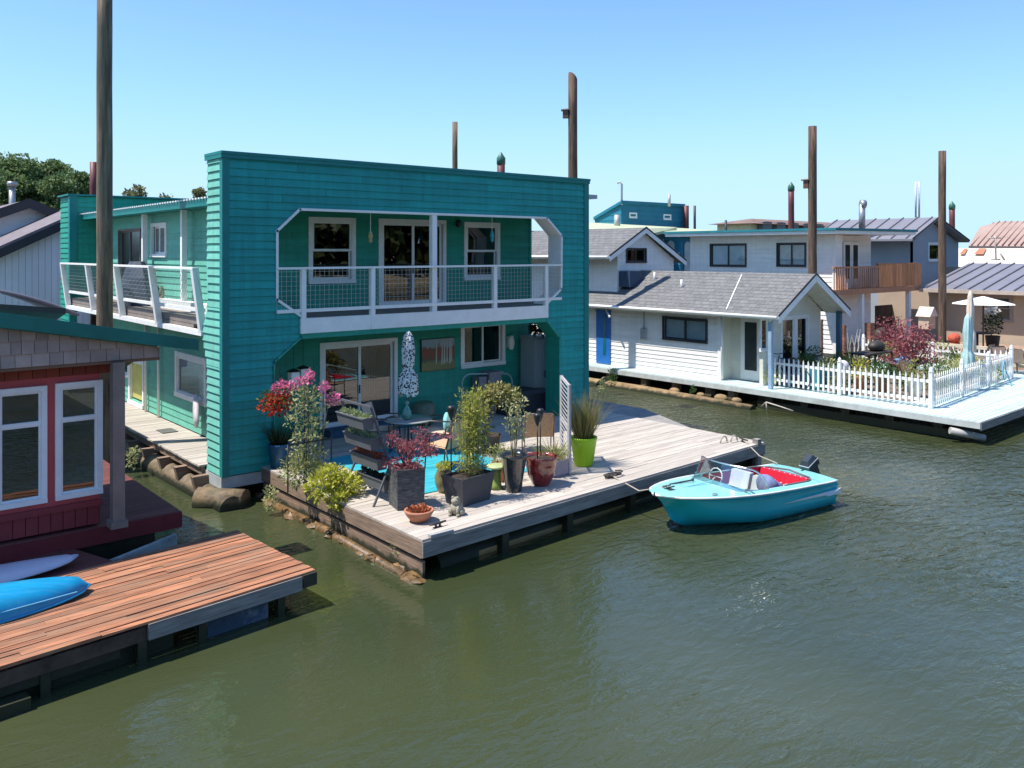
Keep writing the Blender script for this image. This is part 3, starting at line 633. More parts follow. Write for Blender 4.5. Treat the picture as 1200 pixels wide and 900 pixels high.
m.prism([(-3,YG+.002,zg0),(xr_t,YG+.002,zg0),(xr_t,YG+.002,ztop_at(xr_t)),(-3,YG+.002,ztop_at(-3))],(0,.06,0))
m.build('gable_shingles', mat('taupe_shingles', (.42,.31,.26), .85, var=.15, vs=3, island=.22), rh, world=True)
m = MB(); m.box(-3,xr_t,YG-.0,YW-.03,zg0-.05,zg0-.004); m.build('porch_soffit', mat('soffit_brown', (.2,.12,.08), .8), rh, world=True)
xt, ztp = onY(231,409,YG-.12); x0, z0 = onY(-5,381,YG-.12); sl_ = (ztp-z0)/(xt-x0); zl = z0+sl_*(-3-x0)
m = MB(); th = .13
xm = xr_t-.05; zm_ = z0+sl_*(xm-x0)
m.hexa([(-3,YG-.16,zl),(xm,YG-.16,zm_),(xm,YG+3.2,zm_-1.0),(-3,YG+3.2,zl-1.0),(-3,YG-.16,zl+th),(xm,YG-.16,zm_+th),(xm,YG+3.2,zm_-1.0+th),(-3,YG+3.2,zl+th-1.0)])
m.hexa([(xm+.001,YG-.16,zm_),(xt,YG-.16,ztp),(xt,YG+.30,ztp),(xm+.001,YG+.30,zm_),(xm+.001,YG-.16,zm_+th),(xt,YG-.16,ztp+th),(xt,YG+.30,ztp+th),(xm+.001,YG+.30,zm_+th)])
m.hexa([(-3,YG-.185,zl-.02),(xt,YG-.185,ztp-.02),(xt,YG-.163,ztp-.02),(-3,YG-.163,zl-.02),(-3,YG-.185,zl+th+.1),(xt,YG-.185,ztp+th+.03),(xt,YG-.163,ztp+th+.03),(-3,YG-.163,zl+th+.1)])
m.build('roof', mat('green_metal_roof', (.01,.16,.13), .45, var=.2, vs=2, dirt=.3), rh, world=True)
m = MB(); xq, zq = onY(73,362,YG+.3); m.hexa([(-3,YG+.1,zq+.62),(xq,YG+.1,zq-.06),(xq,YG+1.2,zq-.3),(-3,YG+1.2,zq+.4),(-3,YG+.1,zq+.70),(xq,YG+.1,zq+.02),(xq,YG+1.2,zq-.22),(-3,YG+1.2,zq+.48)])
m.build('roof_panel', mat('dark_roof_panel', (.05,.045,.045), .4), rh, world=True)
# porch deck
pd = tag(bpy.data.objects.new('porch_deck', None), 'dark red painted porch deck beside the red house', 'deck'); COL.objects.link(pd)
c = G(211,600,.66); pd.location = (c[0], c[1], .3)
m = MB(); planks(m, (-3,c[1]-.12), (c[0],c[1]), (c[0],c[1]+5), (-3,c[1]+5), 34, .68, warp=.001); m.build('decking', redd, pd, world=True)
m = MB(); m.bar((-3,c[1]-.13,.54),(c[0],c[1]-.01,.54),.04,.24); m.bar((c[0]+.01,c[1],.54),(c[0]+.01,c[1]+5,.54),.04,.24); m.build('fascia', mat('red_fascia', (.17,.015,.02), .6), pd, world=True)
m = MB(); m.box(-3,c[0]-.3,c[1]+.3,c[1]+5,-.3,.4); m.build('float_base', wetw, pd, world=True)
m = MB(); q = G(200,630,.1); m.hexa([(2.6,12.9,-.1),(c[0]-.15,13.75,-.1),(c[0]-.15,13.85,-.1),(2.6,13.0,-.1),(2.6,12.9,.32),(c[0]-.15,13.75,.4),(c[0]-.15,13.85,.4),(2.6,13.0,.32)]); tag(m.build('float_tank', mat('pale_float', (.35,.4,.38), .7, dirt=.8, dirtcol=(.1,.12,.1), dscale=4)), 'scuffed pale gray float in the water under the red porch', 'float')
# red stained dock
rd = tag(bpy.data.objects.new('red_dock', None), 'sun-bleached red stained plank dock in the lower left corner', 'dock'); COL.objects.link(rd)
ZD = .5; a1 = G(369.5,667,ZD); a2 = G(277,621,ZD); a3 = G(-60,800,ZD); rd.location = (a1[0], a1[1], .2)
fl = V2(a3)-V2(a1); fl.normalize(); left = V2(a1)+fl*7.0; back = V2(a2)+fl*7.0
m = MB(); planks(m, tuple(left), a1[:2], a2[:2], tuple(back), 21, ZD, gap=.012, warp=.008, seg=(1.8,4.2)); m.build('decking', reddk, rd, world=True)
n2 = Vector((-fl.y, fl.x)); n2 = n2 if n2.y > 0 else -n2
P3 = lambda t, off, z: (a1[0]+fl.x*t+n2.x*off, a1[1]+fl.y*t+n2.y*off, z)
m = MB(); m.bar(P3(.22,.0,ZD-.13), P3(2.3,0,ZD-.13), .05, .19); m.build('gray_fascia', fascg, rd, world=True)
m = MB(); m.bar(P3(2.31,.04,ZD-.15), P3(7,.04,ZD-.15), .05, .16); m.build('rotten_fascia', mat('rotten_wood', (.09,.06,.04), .9, var=.5, dirt=.6, bump=.06), rd, world=True)
m = MB(); m.bar(P3(0,-.01,ZD-.11), P3(.21,-.01,ZD-.11), .06, .17); m.bar((a1[0]+.0,a1[1]+.05,ZD-.13),(a2[0],a2[1],ZD-.13),.05,.18); m.build('end_board', wetw, rd, world=True)
m = MB(); m.bar(P3(1.9,.45,.1), P3(6.9,.45,.1), .5, .5); m.bar(P3(2.6,.12,.2), P3(6.9,.12,.2), .12, .1); m.bar(P3(.7,1.9,.05), P3(6.9,1.9,.05), .5,.5); m.bar(P3(3.6,.02,.02), P3(5.2,.02,.04), .3,.22); m.build('float_timbers', wetw, rd, world=True)
m = MB(); m.bar(P3(.65,.55,.08), P3(1.5,.55,.08), .85, .62); m.build('blue_float', mat('blue_foam_float', (.06,.10,.15), .7, var=.4, dirt=.8, dirtcol=(.3,.3,.27), dscale=3), rd, world=True)
for t in (.5, 1.6, 2.35, 3.4, 4.5):
    m = MB(); m.bar(P3(t,.08,-.2), P3(t,.08,ZD-.04), .1,.1); m.build('support_post', wetw, rd, world=True)
# link deck (dark red) between
m = MB(); lk = [G(20,655,.46), G(62,634,.46), G(130,655,.46), G(100,690,.46)]
m.prism([(x,y,.34) for x,y in (G(-60,690,.46), G(-60,652,.46), G(75,638,.46), G(137,657,.46), G(122,668,.46))],(0,0,.10)); tag(m.build('gangway', redd), 'dark maroon shaded boards joining the red dock to the red house', 'gangway')
# kayaks
def kayak(name, label, tipx, tipy, L, W, H, z, ang, mt, up=False, grp=None):
    m = MB(); m.smooth = True; n = 24; prof = []; base = None
    for i in range(n+1):
        t = i/n; w = W/2*max(.012, math.sin(math.pi*t)**.45); h = H*max(.05, math.sin(math.pi*t)**.36); pts = []
        for k in range(13):
            a = math.pi*k/12; pts.append((-L*t, w*math.cos(a), z+h*abs(math.sin(a))**.75+(.05*(abs(2*t-1)**6))))
        b = m.add(pts)
        if base is not None:
            for k in range(12): m.face((base+k, b+k, b+k+1, base+k+1))
        base = b
    m.tube([(-L*i/n, W/2*max(.012, math.sin(math.pi*i/n)**.45)+.005, z+.02+(.05*(abs(2*i/n-1)**6))) for i in range(n+1)], .014, n=6)
    m.tube([(-L*i/n, -W/2*max(.012, math.sin(math.pi*i/n)**.45)-.005, z+.02+(.05*(abs(2*i/n-1)**6))) for i in range(n+1)], .014, n=6)
    if not up: m.tube([(-L*(.25+.25*i/6), -W/2*math.sin(math.pi*(.25+.25*i/6))**.62*.93, z+.1) for i in range(7)], .02, n=6)
    r = thing(name, label, 'kayak', (tipx, tipy, 0), ang, grp); m.build('hull', mt, r); return r
t = G(105,689,ZD+.05); kayak('kayak', 'bright blue kayak lying upside down on the red dock', t[0]+.02, t[1]+.06, 3.4, .78, .36, ZD+.005, R(4), mat('blue_plastic', (.005,.28,.52), .35, var=.12, vs=2, coat=.15, dirt=.3, dirtcol=(.10,.36,.55), stretch=(1,6,1), dscale=5))
t = G(91,648,ZD+.1); kayak('paddleboard', 'white and lavender paddle board lying behind the blue kayak', t[0], t[1], 3.2, .62, .16, ZD+.0, R(3), mat('white_fibreglass', (.62,.58,.66), .35, var=.05), up=True)
bpy.data.objects['paddleboard']['category'] = 'paddle board'
kb = bpy.data.objects['kayak']; m = MB()
for s_ in (-1,1): m.tube([(-.25-.3*i, s_*(.30+.05*math.sin(i*.35)), ZD+.13) for i in range(9)], .008, n=5)
m.build('seam_line', mat('pale_blue_plastic', (.15,.45,.65), .3), kb)
# heron-like bird figure is not built: too small to read; coil of hose instead of it is omitted too
# ================================================================ piles
def pile(label, px, pyt, pyb, w, f, m_, cap=None, group='mooring piles', zb=-1.0, slant=0, name='mooring_pile', box=None):
    x, y, zt = atf(px, pyt, f); r = w*f/F/2; root = thing(name, label, 'pile', (x, y, 0), 0, group)
    mb = MB(); k = 9; nn = 16
    pts = [(random.uniform(-.012,.012)*r*3, random.uniform(-.012,.012)*r*3, zb+(zt-zb)*i/k) for i in range(k+1)]; pts[-1] = (0,0,zt); pts[-2] = (0,0,pts[-2][2])
    mb.tube(pts, [r*(1.06-.10*i/k) for i in range(k+1)], n=nn)
    if slant:
        for i in range(-nn, 0): v = mb.v[i]; mb.v[i] = (v[0], v[1], v[2]+slant*v[0]/r)
    if m_ is pilem or m_ is pileg:
        mb2 = [(v[0]*(1+random.uniform(-.03,.03)), v[1]*(1+random.uniform(-.03,.03)), v[2]) for v in mb.v]; mb.v = mb2
    mb.build('shaft', m_, root)
    if cap == 'cone': c_ = MB(); c_.lathe([(r*1.1,-.25),(r*1.12,.02),(r*.2,r*1.5),(0,r*1.65)], (0,0,zt), n=14); c_.build('cap', capg, root)
    if box:
        d = Vector((-ray(px)[1], ray(px)[0], 0)).normalized(); b = MB(); zc = box; w_ = .3
        b.bar(d*r, d*(r+.4), .28, .30) ; b.v = [(v[0], v[1], v[2]+zc) for v in b.v]
        ro_ = MB(); ro_.bar(d*(r*.9), d*(r+.45), .36, .05); ro_.v = [(v[0], v[1], v[2]+zc+.19) for v in ro_.v]
        bb = b.build('nest_box', mat('nest_box_wood', (.2,.1,.07), .8), root); ro_.build('roof', mat('nest_box_roof', (.35,.25,.2), .8), bb)
    return root
pile('tall greenish timber pile rising out of frame beside the side balcony', 122.5, -40, 382, 17.5, 18.9, pileg)
pile('tall timber pile with a nest box, behind the right end of the teal parapet', 671, 90, 220, 11, 31, pilem, slant=-.16, box=None)
x,y,z = atf(671,90,31); bpy.data.objects['mooring_pile.001'].location = (x,y,0)
zc = HC-(134-296)/F*31; d = Vector((-ray(671)[1], ray(671)[0], 0)).normalized(); b = MB(); b.bar(d*.16+Vector((0,0,zc)), d*.36+Vector((0,0,zc)), .24, .26); nb = b.build('nest_box', mat('nest_box_wood', (.2,.1,.07), .8), bpy.data.objects['mooring_pile.001'])
b = MB(); b.bar(d*.14+Vector((0,0,zc+.17)), d*.42+Vector((0,0,zc+.15)), .3, .04); b.build('roof', mat('nest_box_roof', (.4,.28,.22), .8), nb)
pile('slim gray timber pile rising behind the middle of the teal parapet', 533, 143, 220, 6.5, 36, pileg)
pile('dark red steel pile with green cone cap behind the teal parapet', 587, 186, 220, 9.5, 38, pilemx, cap='cone')
p4 = pile('bare brown timber pile with a small nest box, in front of the white two-storey house', 952, 148, 360, 10, 33, pilem)
zc = HC-(216-296)/F*33; d = Vector((-ray(952)[1], ray(952)[0], 0)).normalized(); b = MB(); b.bar(d*.16+Vector((0,0,zc)), d*.34+Vector((0,0,zc)), .22, .3); nb = b.build('nest_box', mat('nest_box_wood', (.2,.1,.07), .8), p4)
b = MB(); b.bar(d*.14+Vector((0,0,zc+.19)), d*.42+Vector((0,0,zc+.17)), .3, .04); b.build('roof', mat('nest_box_roof', (.4,.28,.22), .8), nb)
pile('slender timber pile standing in the garden before the tan house', 1104, 177, 400, 8.5, 34, pilem, zb=.5)
pile('dark red steel pile with green cap behind the white two-storey house', 927, 219, 270, 7, 52, pilemx, cap='cone')
pile('dark red steel pile standing behind the gray gabled house', 1115.5, 241, 270, 6.5, 60, pilemx, cap='cone')
pile('square-topped red steel pile behind the left tall timber pile', 109.5, 190, 240, 8.5, 36, pilemx)
pile('red steel pile beside the blue-green cubic penthouse', 804, 241, 275, 6.5, 62, pilemx)
pile('thin dark pile just right of the blue-green penthouse', 814, 241, 275, 3, 62, mat('dark_pile', (.03,.05,.06), .6))
pile('small gray pile far off, left of the dormered apartment block', 850.5, 258, 275, 3, 70, mat('dark_pile', (.03,.05,.06), .6))
# ================================================================ houses on the right
roofg = shingle_mat('gray_shingles', (.155,.155,.155), (.20,.198,.195), 3.2, 'x')
def flatbox(m, x0,x1,y0,y1,z0,z1): m.box(x0,x1,y0,y1,z0,z1)
ngl = glassmat('neighbour_glass', (.88,.95,.97), .12); ngl2 = glassmat('shaded_glass', (.3,.3,.3), .07)
darkf = mat('dark_window_frame', (.035,.035,.04), .5); gdark = mat('dark_roof_edge', (.03,.03,.035), .6)
bluep = mat('blue_paint', (.01,.13,.42), .5, var=.1); blup2 = mat('slate_blue_post', (.05,.13,.2), .6)
# --- white cottage with porch gable
wc = tag(bpy.data.objects.new('white_cottage', None), 'white lap-sided floating cottage with gray shingle roof, gable porch and bright blue side door', 'floating house'); COL.objects.link(wc)
XC = 23.7; RX = 25.35; wc.location = (XC, 16.4, .6)
PC = Plane((XC,0),(0,1),(-1,0)); ze = 2.92; zr = 4.13; YA, YB = 14.9, 26.0
def cx(px0,py0,px1,py1,X=XC): y1,z1 = onX(px0,py0,X); y0,z0 = onX(px1,py1,X); return y0,y1,z0,z1
hs = []
a = cx(776.5,370,829.5,403); hs.append(window(PC, wc, a[0], a[1], a[2], a[3], .06, 's', fm=darkf, gm=ngl, blind=('top', .98), blindm=mat('blind_gray', (.70,.74,.74), .8)))
m = MB(); clap(m, (XC,0),(0,1),(-1,0), 17.45, 26, DZ, 2.86, pitch=.15, th=.12, holes=hs); m.box(XC-.04,XC+.1,17.36,17.5,DZ,2.95)
m.build('side_wall', whites, wc, world=True)
a = cx(699.5,365,716,427); m = MB(); PC.box(m, a[0], a[1], DZ+.02, a[3], .002, .05); PC.box(m, a[0]-.02, a[1]+.02, a[3]+.001, a[3]+.08, .003, .06); dd = m.build('blue_door', bluep, wc, world=True)
m = MB(); PC.box(m, a[0]+.22, a[1]-.38, DZ+.35, a[3]-.1, .052, .058); m.build('pane', mat('teal_pane', (.01,.12,.15), .1), dd, world=True)
yd = (a[0]+a[1])/2; m = MB(); m.bar((XC-.02, a[0]+.25, a[3]+.12), (XC-.55, a[0]-.45, a[3]-.12), .05,.06) ; m.build('awning_arm', white, wc, world=True)
# recessed entry wall, gable front
XE = 24.3; YGb = 15.8
m = MB(); clap(m, (XE,0),(0,1),(-1,0), YGb+.13, 17.45, DZ, 3.05, pitch=.15, th=.1); m.box(XC+.01,XE+.1,17.4,17.5,DZ,3.05)
rt = onY(1000,400,YGb)[0]
PG = Plane((0,YGb),(1,0),(0,-1)); hs = []; XG1 = 27.1
def gy(px0,py0,px1,py1,Y=YGb): x0,z1 = onY(px0,py0,Y); x1,z0 = onY(px1,py1,Y); return x0,x1,z0,z1
a = gy(914,371,931.5,420); b_ = gy(931.5,371,947,425)
hs.append(window(PG, wc, a[0], a[1], DZ+.08, a[3], .09, 'p', gm=ngl2, name='french_door')); hs.append(window(PG, wc, a[1]+.005, b_[1], DZ+.08, a[3], .09, 'p', gm=ngl2, name='french_door'))
a = gy(890,372,900,422); hs.append(window(PG, wc, a[0], a[1], a[2]+.3, a[3], .06, 'p', gm=ngl2, fm=white))
clap(m, (0,YGb),(1,0),(0,-1), 23.72, XG1, DZ, ze, pitch=.15, th=.12, holes=hs)
clap(m, (0,YGb),(1,0),(0,-1), 23.72, XG1, ze, zr-.1, pitch=.15, th=.12, outline=[(23.5,ze-.01),(27.15,ze-.01),(RX,zr-.1)])
m.box(XG1,XG1+.1,YGb+.01,26,DZ,2.9); m.build('porch_wall', creams, wc, world=True)
m = MB(); PE = Plane((XE,0),(0,1),(-1,0)); ea = (16.2,17.0); PE.box(m, ea[0], ea[1], DZ+.02, 2.75, .025, .06); gd = m.build('glass_door', white, wc, world=True)
m = MB(); PE.box(m, ea[0]+.17, ea[1]-.17, DZ+.35, 2.55, .061, .068); m.build('pane', mat('door_pane_dark', (.05,.06,.06), .05), gd, world=True)
m = MB(); m.box(XC-.42,XC-.3,15.2,15.32,DZ,2.85); m.build('porch_post', mat('pale_blue_post', (.3,.42,.55), .6), wc, world=True)
m = MB(); m.box(27.2,27.35,15.1,15.25,DZ,2.85); m.build('porch_post', blup2, wc, world=True)
# roof: two slopes, thick with white barge boards
def gable_roof(par, x0, xr, x1, y0, y1, ze0, zr, ze1, th, mt, name='roof', barge=None, soff=None, dark_edge=gdark):
    m = MB()
    m.hexa([(x0,y0,ze0),(xr,y0,zr),(xr,y1,zr),(x0,y1,ze0),(x0,y0,ze0+th),(xr,y0,zr+th),(xr,y1,zr+th),(x0,y1,ze0+th)])
    m.hexa([(xr+.001,y0,zr),(x1,y0,ze1),(x1,y1,ze1),(xr+.001,y1,zr),(xr+.001,y0,zr+th),(x1,y0,ze1+th),(x1,y1,ze1+th),(xr+.001,y1,zr+th)])
    r = m.build(name, mt, par, world=True); m = MB(); b = .03
    for (xa_, za, xb_, zb_) in ((x0,ze0,xr,zr),(xr,zr,x1,ze1)):
        m.hexa([(xa_,y0-b,za+th-.03),(xb_,y0-b,zb_+th-.03),(xb_,y0-.002,zb_+th-.03),(xa_,y0-.002,za+th-.03),(xa_,y0-b,za+th+.04),(xb_,y0-b,zb_+th+.04),(xb_,y0-.002,zb_+th+.04),(xa_,y0-.002,za+th+.04)])
    m.build('roof_edge', dark_edge, r, world=True)
    if barge:
        m = MB(); bh = barge
        for (xa_, za, xb_, zb_) in ((x0,ze0,xr,zr),(xr,zr,x1,ze1)):
            m.hexa([(xa_,y0-b*.8,za+th-.031-bh),(xb_,y0-b*.8,zb_+th-.031-bh),(xb_,y0-.003,zb_+th-.031-bh),(xa_,y0-.003,za+th-.031-bh),(xa_,y0-b*.8,za+th-.031),(xb_,y0-b*.8,zb_+th-.031),(xb_,y0-.003,zb_+th-.031),(xa_,y0-.003,za+th-.031)])
        m.build('barge_board', white, r, world=True)
        m = MB(); m.box(x0-.02,x0+.02,y0,y1,ze0+th-.14,ze0+th-.01); m.tube([(x0-.07,y0,ze0+th-.05),(x0-.07,y1,ze0+th-.05)],.055,n=8); m.build('gutter', white, r, world=True)
    return r
gr_ = gable_roof(wc, 23.2, RX, 27.5, YA, YB, 2.80, 4.06, 2.80, .1, roofg, barge=.22)
m = MB(); so_ = mat('porch_soffit_paint', (.82,.8,.68), .7)
for (xa_,za,xb_,zb_) in ((23.25,2.795,RX,4.02),(RX+.002,4.02,27.45,2.795)): m.hexa([(xa_,YA+.04,za-.02),(xb_,YA+.04,zb_-.02),(xb_,YGb-.01,zb_-.02),(xa_,YGb-.01,za-.02),(xa_,YA+.04,za),(xb_,YA+.04,zb_),(xb_,YGb-.01,zb_),(xa_,YGb-.01,za)])
m.build('porch_soffit', so_, wc, world=True)
m = MB(); m.tube([(24.35, YGb-.12, 2.85),(24.5, YGb-.12, 2.8)], .07, n=8); m.build('porch_light', black, wc, world=True)
m = MB(); slp = (4.06-2.80)/(RX-23.2); m.hexa([(23.35,16.9,2.91+.15*slp),(25.2,17.6,2.91+2.0*slp),(25.2,17.64,2.91+2.0*slp),(23.35,16.94,2.91+.15*slp),(23.35,16.9,2.93+.15*slp),(25.2,17.6,2.93+2.0*slp),(25.2,17.64,2.93+2.0*slp),(23.35,16.94,2.93+.15*slp)]); m.build('roof_cable', white, wc, world=True)
for (x_,y_) in ((24.4,19.6),(24.8,21.2)): m = MB(); z_ = 2.9+(x_-23.2)*slp; m.tube([(x_,y_,z_-.1),(x_,y_,z_+.28)],.04,n=8); m.build('vent_pipe', white, wc, world=True)
m = MB(); m.tube([(23.62,17.3,2.8),(23.62,17.3,DZ+.05)],.035,n=8); m.tube([(23.15,15.1,2.82),(23.3,15.3,2.7)],.03,n=6); m.build('downpipe', white, wc, world=True)
m = MB(); m.box(23.6,23.69,20.6,20.85,1.7,2.1); m.tube([(23.65,20.72,2.1),(23.65,20.72,2.85)],.02,n=6); m.build('meter_box', mat('meter_gray', (.35,.36,.37), .5), wc, world=True)
# --- its two-storey rear part
wr = tag(bpy.data.objects.new('white_gabled_house', None), 'taller white house with gray gable roof and one small dark window, behind the cottage', 'floating house'); COL.objects.link(wr)
YH = 22.35; wr.location = (XC, YH, .6)
PH = Plane((0,YH),(1,0),(0,-1)); a = gy(733,290.5,757,308,YH); hs = [window(PH, wr, a[0],a[1],a[2],a[3], .05, 's', fm=darkf, gm=ngl2)]
m = MB(); zpk = 5.72; clap(m, (0,YH),(1,0),(0,-1), 24.0, 27.3, DZ, 4.6, pitch=.17, th=.12, holes=[h for h in hs if h[0][1] < 4.6]); clap(m, (0,YH),(1,0),(0,-1), 24.0, 27.3, 4.6, zpk, pitch=.17, th=.12, holes=hs, outline=[(24.0,4.99),(24.0,4.59),(27.3,4.59),(25.35,zpk)])
m.build('gable_wall', whites, wr, world=True)
m = MB(); clap(m, (24.0,0),(0,1),(-1,0), YH+.002, 34, DZ, 4.75, pitch=.17, th=.12); m.box(27.2,27.3,YH+.13,34,DZ,4.5); m.box(24.1,27.2,34,34.1,DZ,4.5); m.build('side_wall', whites, wr, world=True)
gable_roof(wr, 23.3, 25.35, 27.8, YH-.25, 34.3, 4.63, 5.72, 4.42, .1, roofg, barge=.18)
m = MB(); hx = gy(709,318,740,335,YH-.15); m.box(24.05,24.75,YH-.6,YH-.05,3.55,4.15); m.build('dark_roof_box', mat('dark_blue_box', (.02,.05,.1), .6), wr, world=True)  # plain dark blue box where the cottage roof meets the gable wall
# --- platform of the cottage, white-washed deck
pf = tag(bpy.data.objects.new('cottage_deck', None), 'pale whitewashed plank deck under the white cottage and picket fence', 'deck'); COL.objects.link(pf)
pw = mat('whitewashed_planks', (.50,.64,.64), .8, var=.12, vs=5, stretch=(.4,6,6), island=.1, dirt=.3, dirtcol=(.35,.42,.42))
f1 = G(1149,494,DZ); f2 = (23.05, 15.7); f3 = (23.1, 24); fr_ = (45, 9.6); pf.location = (f1[0], f1[1], .3)
m = MB(); planks(m, f1[:2], fr_, (45,16.4), (23.05,16.4), 46, DZ-.01, gap=.012); planks(m, (23.1,16.41),(24.6,16.41),(24.6,26),(23.1,26), 60, DZ-.01)
m.build('decking', pw, pf, world=True)
m = MB(); m.bar((f1[0]+.0,f1[1],DZ-.11),(23.05,16.3,DZ-.11),.05,.16); m.bar((23.07,15.9,DZ-.11),(23.07,26,DZ-.13),.05,.16); m.build('side_fascia', mat('pale_fascia', (.5,.54,.52), .75, dirt=.5, dirtcol=(.25,.26,.22)), pf, world=True)
m = MB(); m.bar((f1[0],f1[1]-.0,DZ-.13),(45,9.55,DZ-.13),.05,.2); m.build('front_fascia', fascg, pf, world=True)
m = MB(); m.box(23.6,44,9.6,15.9,-.2,.42); m.box(25,27,15.9,33,-.2,.42); m.bar((23.2,9.4,.12),(23.2,15.6,.12),.12,.22); m.build('float_frame', wetw, pf, world=True)
for yy_ in (10.1, 11.4, 12.7, 14.0, 15.2, 16.6, 17.5, 18.9, 20.3, 22, 23.6):
    m = MB(); m.box(23.15,23.38,yy_-.12,yy_+.12,-.2,DZ-.1); m.build('support_block', logm if yy_ > 16 else wetw, pf, world=True)
m = MB(); m.box(24.9,25.1,16.1,33,-.2,.4); m.build('float_wall', wetw, pf, world=True)
lgm = mat('tan_log', (.30,.20,.10), .85, tide=.10, var=.4, vs=4, dirt=.5, dirtcol=(.12,.12,.04), dscale=2, bump=.08)
m = MB(); m.tube([(22.75,15.5,-.03),(22.8,20,.0),(22.6,30,.0)],[.17,.2,.2],n=12); tag(m.build('float_log', lgm), 'long tan log floating along the side of the white cottage', 'log')
for i,(yy_,sz) in enumerate(((16.2,.16),(16.8,.22),(17.6,.14),(18.7,.18),(21.9,.2))):
    m = MB(); m.ball((22.9,yy_,.17), sz*.8, sz*1.2, sz*.6, n=8, m=5); tag(m.build('stone', lgm), 'tan stone sitting on the log below the white cottage', 'stone', 'stones on the cottage log')
# dock ring and fender under right corner
m = MB(); e = G(1140,514,.1); m.tube([(e[0]-.4,e[1]+.4,.3),(e[0]+.2,e[1]-.2,.12)],.09,n=10); tag(m.build('fender', mat('gray_fender', (.35,.34,.32), .6)), 'gray cylindrical fender hanging at the corner of the picket-fenced deck', 'fender')
m = MB(); m.tube([(22.9,15.3,.1),(22.7,15.0,.3),(22.8,14.5,.2),(22.9,14.2,.12)],.02,n=6); m.tube([(22.7,15.0,.3),(22.75,15.0,0)],.02,n=6); tag(m.build('driftwood', mat('bleached_wood', (.5,.45,.38), .8)), 'bleached driftwood branch by the cottage deck corner', 'driftwood')
# --- picket fences
def picket(label, pts, posts=True, h=.92, sp=.17, skip0=False, skip1=False):
    r = thing('picket_fence', label, 'fence', (pts[0][0], pts[0][1], DZ), 0, 'white picket fences round the cottage deck'); mp = MB(); mr_ = MB()
    for a, b in zip(pts[:-1], pts[1:]):
        a3, b3 = Vector((*a,0)), Vector((*b,0)); d = b3-a3; L = d.length; u = d/L; nrm = Vector((u.y,-u.x,0))
        n = int(L/sp); np_ = max(1, round(L/2.6))
        for i in range(1, n):
            p = a3+u*(L*i/n); j = random.uniform(-.01,.01); w = .062; t = .02
            def ring(z, ww): q = p+nrm*.035; return [q-u*ww/2, q+u*ww/2, q+u*ww/2+nrm*t, q-u*ww/2+nrm*t], z
            zs_ = [(.05,w),(h-.17+j,w),(h-.145+j,w*.45),(h-.11+j,w*.85),(h-.06+j,w*.6),(h+j,.006)]
            base = None
            for z, ww in zs_:
                q, z_ = ring(z, ww); nb = mp.add([(v.x, v.y, DZ+z_) for v in q])
                if base is None: mp.face([nb+k for k in range(4)][::-1])
                else:
                    for k in range(4): mp.face((base+k, base+(k+1)%4, nb+(k+1)%4, nb+k))
                base = nb
            mp.face([base+k for k in range(4)])
        for z in (.2, .72): mr_.bar(a3+Vector((0,0,DZ+z)), b3+Vector((0,0,DZ+z)), .04, .08)
        for i in range(np_+1):
            if i == 0 and (a != pts[0] or skip0): continue
            if i == np_ and skip1: continue
            p = a3+u*(L*i/np_); mm = MB(); mm.box(p.x-.05,p.x+.05,p.y-.05,p.y+.05,DZ,DZ+h+.05); mm.lathe([(.065,h+.05),(.07,h+.075),(.045,h+.09),(.06,h+.13),(.03,h+.18),(0,h+.21)], (p.x,p.y,DZ), n=10); mm.build('post', white, r, world=True)
    mp.build('pickets', mat('picket_paint', (.80,.79,.76), .6, var=.08, vs=3, island=.1, dirt=.3, dirtcol=(.55,.53,.47), dscale=4), r, world=True); mr_.build('rails', white, r, world=True); return r
c1 = G(1091,478); c0 = (24.0,16.0); c2 = G(1185,443); c3 = (c2[0]-.1, 16.5)
picket('long white picket fence facing the channel in front of the cottage porch', [c0, c1[:2]])
picket('white picket fence with hanging blue hose on the right side of the cottage deck', [c1[:2], c2[:2]], skip0=True)
picket('farther white picket fence half hidden by the red maple', [c2[:2], c3], skip0=True)
m = MB(); hx, hy = G(1172,450); hp = [(hx+.12*math.cos(a_*.7)+.0, hy-.12, DZ+.45+.3*math.sin(a_*.7)) for a_ in range(28)]; m.tube(hp+[(hx+.3,hy-.2,DZ+.03),(hx-.2,hy-.4,DZ+.03)], .022, n=6); tag(m.build('garden_hose', mat('blue_hose', (.15,.45,.6), .5)), 'coiled blue garden hose hung on the white picket fence', 'hose')
# --- white two-storey flat-roof house
w2 = tag(bpy.data.objects.new('white_two_storey_house', None), 'white two-storey house with flat teal-edged roof and wide dark-framed windows', 'house'); COL.objects.link(w2)
X2 = 33.4; w2.location = (X2, 18.8, .6); P2 = Plane((X2,0),(0,1),(-1,0)); hs = []
def c2x(px0,py0,px1,py1): y1,z1 = onX(px0,py0,X2); y0,z0 = onX(px1,py1,X2); return y0,y1,min(z0,z1),max(z0,z1)
dts = (832,285.5,875,313), (910,284.5,945,313)
for i, q in enumerate(dts): a = c2x(*q); hs.append(window(P2, w2, a[0],a[1],a[2],a[3], .06, 's', fm=darkf, gm=ngl, blind=('top',.98), blindm=mat('blind_gray', (.70,.74,.74), .8)))
m = MB(); clap(m, (X2,0),(0,1),(-1,0), 18.8, 26.3, DZ, 5.62, pitch=.2, th=.15, holes=hs); m.box(X2-.05,X2+.1,18.7,18.85,DZ,5.6)
clap(m, (0,18.8),(1,0),(0,-1), X2, 34.0, DZ, 5.6, pitch=.2, th=.15); clap(m, (0,19.4),(1,0),(0,-1), 34.0, 37.6, DZ, 5.6, pitch=.2, th=.15); m.box(33.99,34.05,18.8,19.4,DZ,5.6); m.box(37.5,37.65,19.4,26,DZ,5.6); m.box(X2,37.6,26.1,26.3,DZ,5.6)
